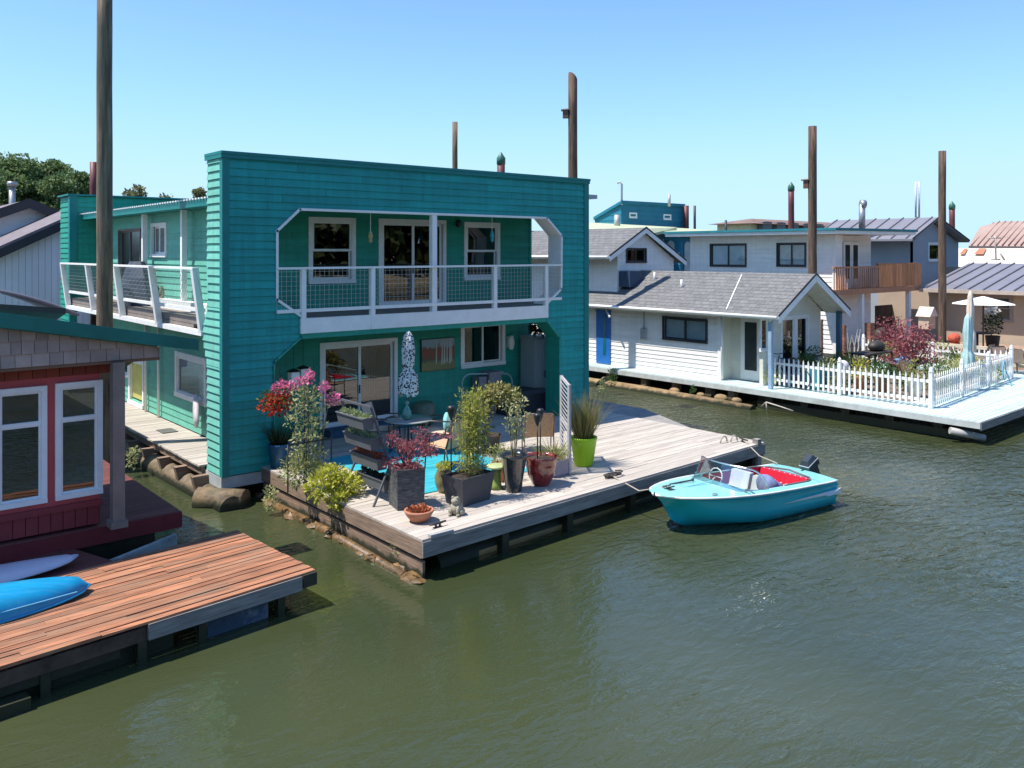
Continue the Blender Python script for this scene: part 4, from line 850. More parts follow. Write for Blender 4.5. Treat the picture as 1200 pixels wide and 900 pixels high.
m.build('walls', whites, w2, world=True)
PD = Plane((0,19.4),(1,0),(0,-1)); a = gy(987,283,1005,312,19.4)
for u0,u1 in ((a[0],(a[0]+a[1])/2-.02),((a[0]+a[1])/2+.02,a[1])):
    m = MB(); PD.box(m,u0,u1,3.42,a[3],.03,.07); o = m.build('balcony_door', white, w2, world=True); m = MB(); PD.box(m,u0+.12,u1-.12,3.7,a[3]-.15,.071,.075); m.build('pane', mat('door_pane_dark', (.05,.06,.06), .05), o, world=True)
m = MB(); rp = [(32.6,27.2),(32.6,18.3),(38.2,17.6),(38.2,27.2)]; m.prism([(x,y,5.63) for x,y in rp],(0,0,.13)); o = m.build('roof', white, w2, world=True)
m = MB(); m.prism([(x+(-.06 if x<35 else .06),y+(-.06 if y<20 else .06),5.765) for x,y in rp],(0,0,.1)); m.build('roof_edge', mat('teal_roof_edge', (.02,.2,.24), .5), o, world=True)
# wooden balcony on posts
tb = mat('red_cedar', (.50,.24,.13), .7, var=.3, vs=4, stretch=(4,4,.5), island=.25, dirt=.4)
bk = MB(); b0 = atf(976,0,35.5); zb2 = 3.3; xa2, ya2 = onX(976,0,33.5)[0], 0
Yb = 18.3; xA = onY(977,330,Yb)[0]; xM = onY(1029,330,Yb)[0]; xB = onY(1077,330,Yb)[0]
bk.box(xA-.1, xB+.05, Yb, 19.38, 3.16, 3.3); bk.box(xA-.12,xB+.07,Yb-.05,Yb-.002,3.1,3.32); o = bk.build('deck_balcony', tb, w2, world=True)
m = MB(); x = xA
while x < xM: m.box(x, x+.045, Yb-.015, Yb+.015, 3.33, 4.2); x += .175
m.box(xA-.05,xM,Yb-.05,Yb+.07,4.2,4.27); m.build('balusters', tb, o, world=True)
m = MB(); x = xM
while x < xB: m.box(x, x+.3, Yb-.03, Yb+.0, 3.33, 4.34+random.uniform(-.03,.03)); x += .31
m.box(xM-.02,xB+.03,Yb+.001,Yb+.08,4.25,4.38); m.build('board_panel', mat('orange_cedar', (.58,.25,.10), .7, var=.3, vs=4, stretch=(4,4,.4), island=.3), o, world=True)
for px in (1012, 1067):
    x = onY(px,380,Yb)[0]; m = MB(); m.box(x-.09,x+.09,Yb+.02,Yb+.2,DZ,3.1); m.build('post', white, o, world=True)
# lower storey clutter wall under the balcony
m = MB(); x0_ = onY(1025,380,19.9)[0]; x1_ = onY(1086,380,19.9)[0]; x = x0_
while x < x1_: m.box(x, x+.2, 19.85, 19.9, DZ, 2.35); x += .21
tag(m.build('board_fence', mat('dark_fence_wood', (.05,.035,.03), .8, var=.3, island=.3)), 'dark brown board fence in the shade under the wooden balcony', 'fence')
# --- gray-blue gabled house
gb = tag(bpy.data.objects.new('gray_gabled_house', None), 'blue-gray gabled house with standing-seam metal roof', 'house'); COL.objects.link(gb); fz = 44
mroof = mat('gray_metal_roof', (.27,.26,.28), .45, .3, var=.08, vs=1); blug = mat('blue_gray_wall', (.33,.37,.41), .7, var=.06, vs=1)
ax, ay, az = atf(1100,254.5,fz); lx_, ly_, lz_ = atf(1068,281,fz*.97); gb.location = (ax, ay, .6)
XgL = onY(1069,281,ay)[0]; ZgL = onY(1069,281,ay)[1]; XgR = onY(1136,283,ay)[0]; ZgR = onY(1136,283,ay)[1]; yb_ = onX(978,258,ax)[0]
gable_roof(gb, XgL, ax, XgR, ay, yb_, ZgL-.05, az-.1, ZgR-.05, .1, mroof)
m = MB(); sx_ = ay+.3
while sx_ < yb_: m.hexa([(XgL,sx_,ZgL+.05),(ax,sx_,az),(ax,sx_+.05,az),(XgL,sx_+.05,ZgL+.05),(XgL,sx_,ZgL+.11),(ax,sx_,az+.06),(ax,sx_+.05,az+.06),(XgL,sx_+.05,ZgL+.11)]); sx_ += .75
m.build('roof_seams', mat('seam_metal', (.2,.19,.21), .5, .3), gb, world=True)
PGB = Plane((0,ay+.5),(1,0),(0,-1)); xw0 = onY(1070,300,ay+.5)[0]; xw1 = onY(1123,300,ay+.5)[0]; a = gy(1087,284,1101,306.5,ay+.5)
hs = [window(PGB, gb, a[0],a[1]+.5,a[2],a[3], .1, 'p', gm=glassmat('bright_glass', (.4,.45,.45), .5))]
m = MB(); clap(m,(0,ay+.5),(1,0),(0,-1), xw0, xw1, .6, ZgL-.1, pitch=9, lap=0, th=.15, holes=hs); clap(m,(0,ay+.5),(1,0),(0,-1), xw0, xw1, ZgL-.1, az-.15, pitch=9, lap=0, th=.15, holes=[], outline=[(xw0,ZgL-.101),(xw1,ZgL-.101),(ax,az-.15)])
clap(m,(xw0,0),(0,1),(-1,0), ay+.51, yb_-.3, .6, ZgL-.0, pitch=9, lap=0, th=.15); m.box(xw1-.1,xw1,ay+.65,yb_,.6,ZgL-.2); m.box(xw0,xw1,yb_-.3,yb_-.1,.6,ZgL-.2); m.build('walls', blug, gb, world=True)
m = MB(); m.tube([atf(1010,270,44),atf(1010,240,44)],.16,n=10); m.tube([atf(1008,239,44),atf(1014,239.5,44)],.22,n=8); m.build('flue_pipe', mat('galv_flue', (.4,.4,.4), .4, .6), gb, world=True)
# --- tan house with lean-to metal roof
th_ = tag(bpy.data.objects.new('tan_house', None), 'low tan house with long gray metal roof behind the garden', 'house'); COL.objects.link(th_)
XT = 40.6; th_.location = (XT, 18, .6); PT = Plane((XT,0),(0,1),(-1,0)); tan = mat('tan_siding', (.46,.36,.27), .75, var=.08, vs=1)
def txx(px0,py0,px1,py1): y1,z1 = onX(px0,py0,XT); y0,z0 = onX(px1,py1,XT); return y0,y1,z0,z1
a = txx(1160,345,1187,378); hs = [window(PT, th_, a[0],a[1],a[2],a[3], .12, 'h', fm=mat('taupe_frame', (.3,.26,.24), .6), gm=ngl2, blind=('top',.5), blindm=mat('blind_gray', (.70,.74,.74), .8))]
yL = onX(1060,340,XT)[0]+1.2; m = MB(); clap(m,(XT,0),(0,1),(-1,0), 8, yL, .5, 3.12, pitch=9, lap=0, th=.15, holes=hs); m.box(XT,47,yL,yL+.1,.5,3.1); m.box(XT+.2,47,8,8.1,.5,3.1); m.box(46.9,47,8.1,yL,.5,4.1); m.build('walls', tan, th_, world=True)
y2 = onX(1078,335,39.9)[0]; m = MB(); m.hexa([(39.9,8,3.1),(45.2,8,4.22),(45.2,y2,4.22),(39.9,y2,3.1),(39.9,8,3.2),(45.2,8,4.32),(45.2,y2,4.32),(39.9,y2,3.2)]); o = m.build('roof', mroof, th_, world=True)
m = MB(); yy_ = 8
while yy_ < y2: m.hexa([(39.9,yy_,3.2),(45.2,yy_,4.32),(45.2,yy_+.05,4.32),(39.9,yy_+.05,3.2),(39.9,yy_,3.26),(45.2,yy_,4.38),(45.2,yy_+.05,4.38),(39.9,yy_+.05,3.26)]); yy_ += .62
m.build('roof_seams', mat('seam_metal', (.2,.19,.21), .5, .3), o, world=True)
m = MB(); m.box(39.78,39.9,8,y2,3.04,3.2); m.build('gutter', mat('tan_gutter', (.5,.42,.35), .6), o, world=True)
# --- far roofs at the right edge
sal = tag(bpy.data.objects.new('salmon_roofed_house', None), 'distant building with faded salmon metal hip roof at the right edge', 'house'); COL.objects.link(sal)
smr = mat('salmon_roof', (.43,.30,.235), .6, var=.1, vs=.6); sseam = mat('salmon_seam', (.36,.2,.16), .6)
f9 = 62; q = [atf(1135,288,f9), atf(1148,266,f9+5), atf(1171,259.5,f9+7), atf(1320,258.5,f9+7), atf(1320,290,f9)]; sal.location = q[0]
m = MB(); m.prism(q,(0,0,-.2)); m.build('roof', smr, sal, world=True)
m = MB()
for i in range(26):
    px = 1138+i*7.2; a_ = Vector(atf(px,288,f9)); b_ = Vector(atf(min(px+26, 1320), 259.5+max(0,(1171-px-26))*.25, f9+7)); m.bar(a_+Vector((0,0,.05)), b_+Vector((0,0,.03)), .05,.08)
m.build('roof_seams', sseam, sal, world=True)
m = MB(); m.prism([atf(1137,290,f9+1),atf(1137,330,f9+1),atf(1320,330,f9+1),atf(1320,290,f9+1)],(.5,.5,0)); m.build('wall', creams, sal, world=True)
cr = tag(bpy.data.objects.new('cream_roofed_house', None), 'building with glaring cream metal roof patched with rust, behind the tan house', 'house'); COL.objects.link(cr)
q = [atf(1115,318,54), atf(1118,291,59), atf(1320,291,59), atf(1320,318,54)]; cr.location = q[0]
m = MB(); m.prism(q,(0,0,-.2)); o = m.build('roof', mat('cream_metal', (.78,.68,.55), .5, var=.08, vs=1), cr, world=True)
rust = mat('rust_patch', (.5,.2,.1), .8, var=.3, vs=3)
for (x0,x1) in ((1124,1134),(1141,1156)):
    m = MB(); up = Vector((0,0,.04)); m.poly([Vector(atf(x0,298.5,57.2))+up, Vector(atf(x1-4,298.5,57.2))+up, Vector(atf(x1,292,58.7))+up, Vector(atf(x0+6,292,58.7))+up]); m.build('rust_patch', rust, o, world=True)
m = MB(); m.prism([atf(1115,319,54.3),atf(1115,345,54.3),atf(1320,345,54.3),atf(1320,319,54.3)],(.5,.5,0)); m.build('wall', creams, cr, world=True)
m = MB(); b_ = atf(1167,304,55); t_ = atf(1166,276,55); m.tube([b_,t_],.05,n=6); m.tube([atf(1158,279,55),atf(1173,279,55)],.04,n=6); m.tube([atf(1161,304,55),atf(1172,304,55)],.05,n=6); m.tube([atf(1172,297,55),atf(1177,305,55)],.06,n=6)
tag(m.build('roof_antenna', mat('dull_metal', (.4,.36,.33), .5, .3)), 'spindly television antenna on the cream metal roof', 'antenna')
for px, pt, pb in ((1073,213,255),(1077,213,255)):
    m = MB(); m.tube([atf(px,pb,58), atf(px,pt,58)], .06, n=6); tag(m.build('antenna_mast', mat('pale_mast', (.6,.6,.6), .5)), 'slim pale mast behind the ridge of the gray gabled house', 'mast', 'pair of slim masts')
# --- blue-green houses
bg1 = tag(bpy.data.objects.new('blue_green_house', None), 'dark blue-green house with boxy penthouse and arched windows, behind the white gables', 'house'); COL.objects.link(bg1)
bgm = mat('peacock_siding', (.012,.17,.26), .6, var=.1, vs=1); bgl = mat('peacock_siding_side', (.012,.17,.26), .6, var=.1, vs=1); ylr = mat('pale_green_roof', (.48,.52,.33), .7, var=.08, dirt=.3)
f8 = 58; c0 = atf(728,238.5,f8); cb_ = atf(728,266,f8); cR = onY(801,243,c0[1]); bg1.location = (c0[0], c0[1], .6)
m = MB(); zT = c0[2]; clap(m,(0,c0[1]),(1,0),(0,-1), c0[0], cR[0], 4.6, zT, pitch=.35, lap=.03, th=.3)
ySide = onX(697,256,c0[0])[0]; zS = onX(697,256,c0[0])[1]
clap(m,(c0[0],0),(0,1),(-1,0), c0[1]+.01, ySide, 4.6, zT, pitch=.35, lap=.03, th=.3, outline=[(c0[1],4.6),(ySide,4.6),(ySide,zS),(c0[1],zT)])
m.hexa([(c0[0]-.15,c0[1]-.15,zT),(cR[0],c0[1]-.15,zT),(cR[0],ySide,zS-.1),(c0[0]-.15,ySide,zS-.1),(c0[0]-.15,c0[1]-.15,zT+.2),(cR[0],c0[1]-.15,zT+.2),(cR[0],ySide,zS+.1),(c0[0]-.15,ySide,zS+.1)])
m.build('penthouse', bgm, bg1, world=True)
Pp = Plane((0,c0[1]),(1,0),(0,-1))
for (a0,b0,a1,b1) in ((737,249,746,256),(777,251,786,258)):
    a = gy(a0,b0,a1,b1,c0[1]); window(Pp, bg1, a[0],a[1],a[2],a[3], .1, 'p', gm=glassmat('bright_glass', (.4,.45,.45), .5), fm=white)
# lower block with arched windows
f7 = 50; e0 = atf(797,277,f7); XE7 = e0[0]; YE7 = e0[1]; m = MB()
yl = onX(752,272,XE7)[0]
clap(m,(XE7,0),(0,1),(-1,0), YE7, yl, .6, e0[2], pitch=.35, lap=.03, th=.3); clap(m,(0,YE7),(1,0),(0,-1), XE7, onY(822,277,YE7)[0], .6, e0[2], pitch=.35, lap=.03, th=.3); m.build('lower_walls', bgm, bg1, world=True)
m = MB(); m.prism([(XE7-.5,YE7-.5,e0[2]+.02),(XE7+9,YE7-.5,e0[2]+.02),(XE7+9,yl+8,e0[2]+.9),(XE7-.5,yl+8,e0[2]+.9)],(0,0,.2)); m.build('lower_roof', ylr, bg1, world=True)
def arch(pl, u0,u1,z0,z1,nm):
    m = MB(); r = (u1-u0)/2; pts = [pl.P(u0,z0,.04),pl.P(u1,z0,.04)]+[pl.P((u0+u1)/2+r*math.cos(a_*math.pi/8),z1-r+r*math.sin(a_*math.pi/8),.04) for a_ in range(9)]
    m.prism(pts, (pl.N[0]*.04, pl.N[1]*.04, 0)); m.build('arched_window', mat('arched_pane', (.5,.52,.48), .3), bg1, world=True)
y1_, z1_ = onX(783,282,XE7); y0_, z0_ = onX(791,300,XE7); arch(Plane((XE7,0),(0,1),(-1,0)), y0_, y1_, z0_, z1_, 0)
x0_, z1_ = onY(801,283,YE7); x1_, z0_ = onY(808,318,YE7); arch(Plane((0,YE7),(1,0),(0,-1)), x0_, x1_, z0_, z1_, 0)
m = MB(); q = atf(690,263,44); ygr = MB(); g0, g1, g2, g3 = atf(688,274,38), atf(690,256,54), atf(860,271,58), atf(800,276,48); ygr.prism([(g0[0],g0[1],5.65),(g3[0]-3,g3[1],5.65),(g2[0]-6,g2[1],6.3),(g1[0],g1[1],6.6)],(0,0,.15)); yo = tag(bpy.data.objects.new('pale_green_roofed_house', None), 'low house with pale green roof seen just right of the teal parapet', 'house'); COL.objects.link(yo); yo.location = g0[:2]+(.6,); ygr.build('roof', ylr, yo, world=True)
m.prism([(g0[0]+.5,g0[1]+.5,.6),(g3[0]-3.5,g3[1]+.3,.6),(g2[0]-6.5,g2[1]-.4,.6),(g1[0]+.5,g1[1]-.5,.6)],(0,0,5.04)); m.build('walls', whites, yo, world=True)
# lamp arm, poles and vent pipes over there
def mast(label, px, pt, pb, f, r=.05, hook=None, cat='pole', name='lamp_pole', mt=None):
    m = MB(); pts = [atf(px,pb,f), atf(px,pt,f)]
    if hook: pts += [atf(px-hook*.5,pt-3,f), atf(px-hook,pt-1,f)]
    m.tube(pts, r, n=6); o = m.build(name, mt or mat('galvanised_pole', (.45,.45,.45), .5, .4)); tag(o, label, cat); return o
mast('slim street lamp pole with curved arm left of the blue-green penthouse', 728.5, 216, 240, 58, .07, 5, 'lamp pole')
mast('thin vent mast on top of the blue-green penthouse', 784, 228, 242, 58, .1)
mast('white vent pipe on the roof left of the blue-green penthouse', 723, 252, 268, 50, .18, name='vent_pipe', cat='pipe')
m = MB(); q = atf(689,228,26); m.box(q[0]-.1,q[0]+.35,q[1]-.05,q[1]+.5,q[2]-.12,q[2]+.0); m.tube([(q[0]+.05,q[1]+.1,.6),(q[0]+.05,q[1]+.1,q[2]-.1)],.04,n=6); tag(m.build('chimney_pipe', mat('galvanised_pole', (.45,.45,.45), .5, .4)), 'gray capped pipe just beyond the right edge of the teal house', 'pipe')
# apartment block with dormers, far off
ab = tag(bpy.data.objects.new('apartment_building', None), 'long distant cream building with brown dormered roof on the skyline', 'building'); COL.objects.link(ab); fa = 130
p0, p1 = Vector(atf(880,268,fa)), Vector(atf(1010,268,fa+25)); u = (p1-p0); u.z = 0; Lb = u.length; u.normalize(); nv = Vector((-u.y,u.x,0)); ab.location = p0
zA = HC-(259-296)/F*fa; zB2 = HC-(262-296)/F*fa; brn = mat('brown_roof', (.22,.14,.11), .8, var=.2, vs=.5); zC = HC-(254.5-296)/F*fa
m = MB(); q = [p0, p1, p1+nv*20, p0+nv*20]; q = [p0, p1, p1+nv*6, p0+nv*6]; m.prism([(v.x,v.y,0) for v in q],(0,0,zB2)); m.build('walls', mat('cream_render', (.72,.62,.42), .8), ab, world=True)
m = MB(); e = 1.2; a_, b_, c_, d_ = p0-u*e-nv*e, p1-nv*e, p1+nv*7, p0-u*e+nv*7; r1, r2 = p0+u*5+nv*3, p1+nv*3
for Fz in ([(a_,zB2),(b_,zB2),(r2,zC),(r1,zC)],[(b_,zB2),(c_,zB2),(r2,zC)],[(c_,zB2),(d_,zB2),(r1,zC),(r2,zC)],[(d_,zB2),(a_,zB2),(r1,zC)]): m.poly([(v.x,v.y,z) for v,z in Fz])
m.build('roof', brn, ab, world=True)
for i in range(9):
    c_ = p0+u*(3+i*Lb/9.0); m = MB(); w_ = 1.3; zt = zC-.6; m.prism([(c_.x-u.x*w_,c_.y-u.y*w_,zB2-1.2),(c_.x+u.x*w_,c_.y+u.y*w_,zB2-1.2),(c_.x+u.x*w_,c_.y+u.y*w_,zB2+.3),(c_.x,c_.y,zt),(c_.x-u.x*w_,c_.y-u.y*w_,zB2+.3)], tuple(nv*2.5)); m.v = [(v[0]-nv.x*1.0, v[1]-nv.y*1.0, v[2]) for v in m.v]; m.build('dormer', mat('dormer_gray', (.18,.17,.17), .8), ab, world=True)
# ================================================================ left background houses
wl1 = tag(bpy.data.objects.new('white_board_house', None), 'white board-and-batten house with dark trimmed gables at the left edge', 'house'); COL.objects.link(wl1)
Yq = 33.0; wl1.location = (1, Yq, .6); wv = mat('white_boards', (.82,.83,.84), .65, var=.05, vs=1.2, island=.05)
X1_, z1_ = onY(75,257.5,Yq); X0_, z0_ = onY(-10,295,Yq); m = MB(); x = X0_-2
while x < X1_+1:
    zz = z0_+(z1_-z0_)*(x-X0_)/(X1_-X0_)-.25; m.hexa([(x,Yq,.5),(x+.19,Yq,.5),(x+.19,Yq+.2,.5),(x,Yq+.2,.5),(x,Yq,zz),(x+.19,Yq,zz+.08),(x+.19,Yq+.2,zz+.08),(x,Yq+.2,zz)]); x += .2
m.build('lower_wall', wv, wl1, world=True)
m = MB(); s_ = (z1_-z0_)/(X1_-X0_); xa_, xb_ = X0_-3, X1_+1.5; za_, zb__ = z0_+s_*(xa_-X0_), z0_+s_*(xb_-X0_)
m.hexa([(xa_,Yq-.4,za_-.3),(xb_,Yq-.4,zb__-.3),(xb_,Yq-.3,zb__-.3),(xa_,Yq-.3,za_-.3),(xa_,Yq-.4,za_),(xb_,Yq-.4,zb__),(xb_,Yq-.3,zb__),(xa_,Yq-.3,za_)]); m.build('barge_board', gdark, wl1, world=True)
m = MB(); m.hexa([(xa_,Yq-.4,za_+.01),(xb_,Yq-.4,zb__+.01),(xb_,Yq+4.5,zb__+.01),(xa_,Yq+4.5,za_+.01),(xa_,Yq-.4,za_+.1),(xb_,Yq-.4,zb__+.1),(xb_,Yq+4.5,zb__+.1),(xa_,Yq+4.5,za_+.1)]); m.build('lower_roof', mat('brown_gray_roof', (.2,.17,.18), .9, var=.2, vs=3), wl1, world=True)
Yu = 37.5; A_, Bz = onY(31,235,Yu); m = MB(); RXx = A_; rz_ = Bz; sl2 = .42; hw = 6
clap(m,(0,Yu),(1,0),(0,-1), RXx-hw, RXx+hw, .6, rz_-sl2*hw, pitch=.3, lap=.02, th=.2); clap(m,(0,Yu),(1,0),(0,-1), RXx-hw, RXx+hw, rz_-sl2*hw, rz_-.1, pitch=.3, lap=.02, th=.2, outline=[(RXx-hw,rz_-sl2*hw-.01),(RXx+hw,rz_-sl2*hw-.01),(RXx,rz_-.1)]); m.build('upper_wall', wv, wl1, world=True)
gable_roof(wl1, RXx-hw-.5, RXx, RXx+hw+.5, Yu-.5, Yu+9, rz_-sl2*(hw+.5)-.1, rz_-.1, rz_-sl2*(hw+.5)-.1, .12, mat('brown_gray_roof', (.2,.17,.18), .9), name='upper_roof')
m = MB(); 
for s in (-1,1): m.hexa([(RXx,Yu-.54,rz_-.32),(RXx+s*(hw+.5),Yu-.54,rz_-.32-sl2*(hw+.5)),(RXx+s*(hw+.5),Yu-.505,rz_-.32-sl2*(hw+.5)),(RXx,Yu-.505,rz_-.32),(RXx,Yu-.54,rz_),(RXx+s*(hw+.5),Yu-.54,rz_-sl2*(hw+.5)),(RXx+s*(hw+.5),Yu-.505,rz_-sl2*(hw+.5)),(RXx,Yu-.505,rz_)])
m.build('barge_board', gdark, wl1, world=True)
x, y, z = atf(14,267,35.2); m = MB(); m.tube([(x,y,z-.4),(x,y,HC+(296-219)/F*35.2)],.12,n=10); m.tube([(x,y,HC+(296-218)/F*35.2),(x,y,HC+(296-213)/F*35.2)],.19,n=10); m.build('flue_pipe', mat('galv_flue', (.4,.4,.4), .4, .6), wl1, world=True)
x, y, z = atf(23,272,34.4); m = MB(); m.lathe([(.1,-.6),(.1,.05),(.26,.08),(.05,.3)], (x,y,z), n=10); m.build('roof_vent', white, wl1, world=True)
# satin-gray vaulted roof and cable bundle
m = MB(); m.smooth = True; bx, by = 1.2, 22; xs = [.2+i*.25 for i in range(20)]; top = lambda x: 4.2-(x-2.2)**2*.095
base = None
for x in xs:
    b = m.add([(x,21,top(x)),(x,25,top(x)),(x,25,top(x)-.06),(x,21,top(x)-.06)])
    if base is not None:
        for k in range(4): m.face((base+k, b+k, b+(k+1)%4, base+(k+1)%4))
    base = b
vr = tag(bpy.data.objects.new('vaulted_boathouse', None), 'low boathouse with curved lavender-gray roof behind the red house', 'boathouse'); COL.objects.link(vr); vr.location = (0,21,0); m.build('roof', mat('lavender_membrane', (.30,.26,.31), .4, var=.05), vr, world=True)
m = MB(); m.box(.4,4.7,21.3,24.7,.2,3.3); m.build('walls', wv, vr, world=True)
cab = MB(); cx_, cy_, cz_ = atf(51,330,32)
for i in range(5): cab.tube([(cx_+(.35+.08*i)*math.cos(a_*.55+i), cy_-.1-i*.03, cz_+(.45-.06*i)*math.sin(a_*.55+i)) for a_ in range(9)], .02, n=5)
cab.tube([atf(-5,302,32), atf(30,302.5,31.6), atf(64,305,31.4)], .02, n=5); cab.tube([atf(-5,294,32), atf(64,299,31.4)], .012, n=5)
tag(cab.build('cable_bundle', black), 'loops of black cable hanging on the white boarded wall', 'cable')
# ================================================================ trees
def tree(label, px, pyt, f, w, h, n, mt, trunkz=.5, lumps=14, seed=0, leafs=.35, cat='tree', grp=None, col=False):
    rs = random.Random(seed); x, y, z = atf(px, pyt, f); r = thing('tree', label, cat, (x, y, trunkz), 0, grp); zt = z-trunkz
    m = MB(); m.tube([(0,0,-1),(0,0,zt*.35),(rs.uniform(-.3,.3),0,zt*.8)], [w*.045+.1,w*.035+.08,.05], n=8)
    cs = []
    for i in range(lumps):
        a_ = rs.uniform(0,6.28); q = rs.random()**.6; hz = rs.uniform(-1,1)
        rad = w*.5*math.sqrt(max(.05,1-hz*hz*.8)); c = Vector((math.cos(a_)*rad*q*.78, math.sin(a_)*rad*q*.78, zt-h*.5+hz*h*.38)); s = w*rs.uniform(.09,.19); cs.append((c, s))
        m.tube([(0,0,zt*.4), tuple(c*.6+Vector((0,0,zt*.15))), tuple(c)], [.12,.07,.03], n=5)
    cs.append((Vector((0,0,zt-h*.22)), w*.24))
    m.build('trunk', pilem, r); m = MB()
    for i in range(n):
        c, s = cs[int(rs.random()*len(cs))]; d = Vector((rs.gauss(0,1), rs.gauss(0,1), rs.gauss(0,1))).normalized(); p = c+Vector((d.x*s, d.y*s, d.z*s*.8))*(rs.random()**.35)
        dd_ = (d+Vector((rs.gauss(0,.6), rs.gauss(0,.6), rs.gauss(0,.6)-.1))); m.leaf(p, dd_, leafs*rs.uniform(.6,1.3), leafs*.7)
    m.build('crown', mt, r); return r
tg = leafmat('tree_leaves', [(.07,.12,.04),(.12,.19,.065),(.19,.27,.10),(.30,.37,.17)], .35); tg2 = leafmat('olive_leaves', [(.10,.12,.05),(.18,.19,.08),(.28,.27,.12)], .3)
tree('broad dark green tree at the far left edge behind the white house', -12, 182, 80, 8.5, 9, 14000, tg, seed=1, leafs=.32, lumps=34, grp='trees on the left skyline')
tree('tallest rounded green tree behind the white board house chimney', 22, 179, 82, 7, 9, 14000, tg, seed=2, leafs=.32, grp='trees on the left skyline', lumps=38)
tree('green tree on the skyline just right of the tallest one', 52, 183, 84, 7, 9, 13000, tg, seed=3, leafs=.32, grp='trees on the left skyline', lumps=38)
tree('smaller tree with ragged crown nearest the red steel pile', 82, 193, 80, 6, 8, 10000, tg, seed=4, leafs=.32, grp='trees on the left skyline', lumps=32)
tree('low olive tree at the end of the left tree group', 96, 217, 90, 4, 5, 2500, tg2, seed=5, leafs=.4, grp='trees on the left skyline')
tree('thin airy treetop above the long side roof of the teal house', 163, 214, 95, 3.6, 4.6, 900, tg2, seed=6, leafs=.34, lumps=20)
tree('small sparse treetop midway along the side roof line', 196, 226, 95, 2.6, 3, 500, tg2, seed=7, leafs=.34)
tree('small treetop peeking beside the left corner of the parapet', 234, 218, 90, 2.4, 4, 900, tg2, seed=8, leafs=.36)
tree('thin treetop just left of the side roof treetop', 149, 219, 97, 2.2, 4, 420, tg2, seed=18, leafs=.34, lumps=14)
# ================================================================ wooded bank across the river, behind the viewpoint (mirrored in the windows)
m = MB(); rs = random.Random(50)
for i in range(19000):
    a_ = R(rs.uniform(165, 362)); rr = rs.uniform(105, 118); hmax = 16+4*math.sin(a_*9)+3*math.sin(a_*23+1)
    m.leaf((rr*math.cos(a_), rr*math.sin(a_), 1+hmax*rs.random()**.8), (rs.gauss(0,1), rs.gauss(0,1), rs.gauss(0,1)), 2.8, 2.4)
tag(m.build('far_woods', leafmat('bank_leaves', [(.02,.035,.015),(.04,.06,.02),(.07,.09,.035)], .1)), kind='stuff')
m = MB()
for i in range(34):
    a0, a1 = R(165+i*5.7), R(165+(i+1)*5.7); m.poly([(98*math.cos(a0),98*math.sin(a0),-.2),(98*math.cos(a1),98*math.sin(a1),-.2),(112*math.cos(a1),112*math.sin(a1),2.2),(112*math.cos(a0),112*math.sin(a0),2.2)])
    m.poly([(112*math.cos(a0),112*math.sin(a0),2.2),(112*math.cos(a1),112*math.sin(a1),2.2),(400*math.cos(a1),400*math.sin(a1),6),(400*math.cos(a0),400*math.sin(a0),6)])
tag(m.build('opposite_bank', mat('sandy_bank', (.32,.25,.15), .95, var=.3, vs=.3)), kind='structure')
# ================================================================ plants toolkit
L_green = leafmat('green_leaves', [(.03,.08,.02),(.06,.14,.03),(.12,.2,.05)]); L_yel = leafmat('yellow_green_leaves', [(.3,.36,.04),(.5,.52,.06),(.62,.62,.14)], .45)
L_olive = leafmat('pale_olive_leaves', [(.2,.26,.08),(.38,.42,.17),(.58,.56,.32)], .4); L_red = leafmat('maple_leaves', [(.15,.025,.035),(.32,.07,.09),(.46,.2,.22)], .4)
L_dark = leafmat('dark_leaves', [(.012,.03,.012),(.02,.05,.02)], .2); L_bamboo = leafmat('bamboo_leaves', [(.42,.44,.07),(.64,.60,.16),(.28,.36,.06)], .5)
L_succ = leafmat('succulent_leaves', [(.3,.36,.16),(.42,.45,.22),(.2,.28,.14)], .2); L_sedum = leafmat('red_sedum', [(.35,.05,.02),(.5,.12,.05),(.28,.14,.06)], .2)
L_pink = leafmat('pink_petals', [(.75,.18,.35),(.85,.35,.5),(.6,.1,.3)], .4); L_rf = leafmat('red_petals', [(.45,.02,.015),(.75,.05,.02),(.8,.16,.06),(.3,.03,.03)], .4)
L_grass = leafmat('tan_grass', [(.28,.2,.08),(.14,.17,.05),(.40,.30,.15),(.16,.2,.05)], .3); L_cream = leafmat('cream_leaves', [(.5,.45,.22),(.35,.36,.12),(.2,.25,.07)], .4)
stemm = mat('plant_stem', (.14,.12,.05), .8); stemd = mat('dark_stem', (.06,.03,.03), .8); soil = mat('soil', (.05,.035,.025), .95, var=.4, vs=20)
def cloud(m, c, r, n, L, W, rs, up=.3, shell=.45):
    for i in range(n):
        d = Vector((rs.gauss(0,1), rs.gauss(0,1), rs.gauss(0,1))).normalized(); p = Vector(c)+Vector((d.x*r[0], d.y*r[1], d.z*r[2]))*(rs.random()**shell)
        q_s = rs.uniform(.45,1.0)**1.0*rs.choice((.8,1,1,1.35)); m.leaf(p, d+Vector((rs.gauss(0,.5), rs.gauss(0,.5), rs.gauss(0,.5)+up)), L*q_s*1.15, W*q_s*rs.uniform(.9,1.3))
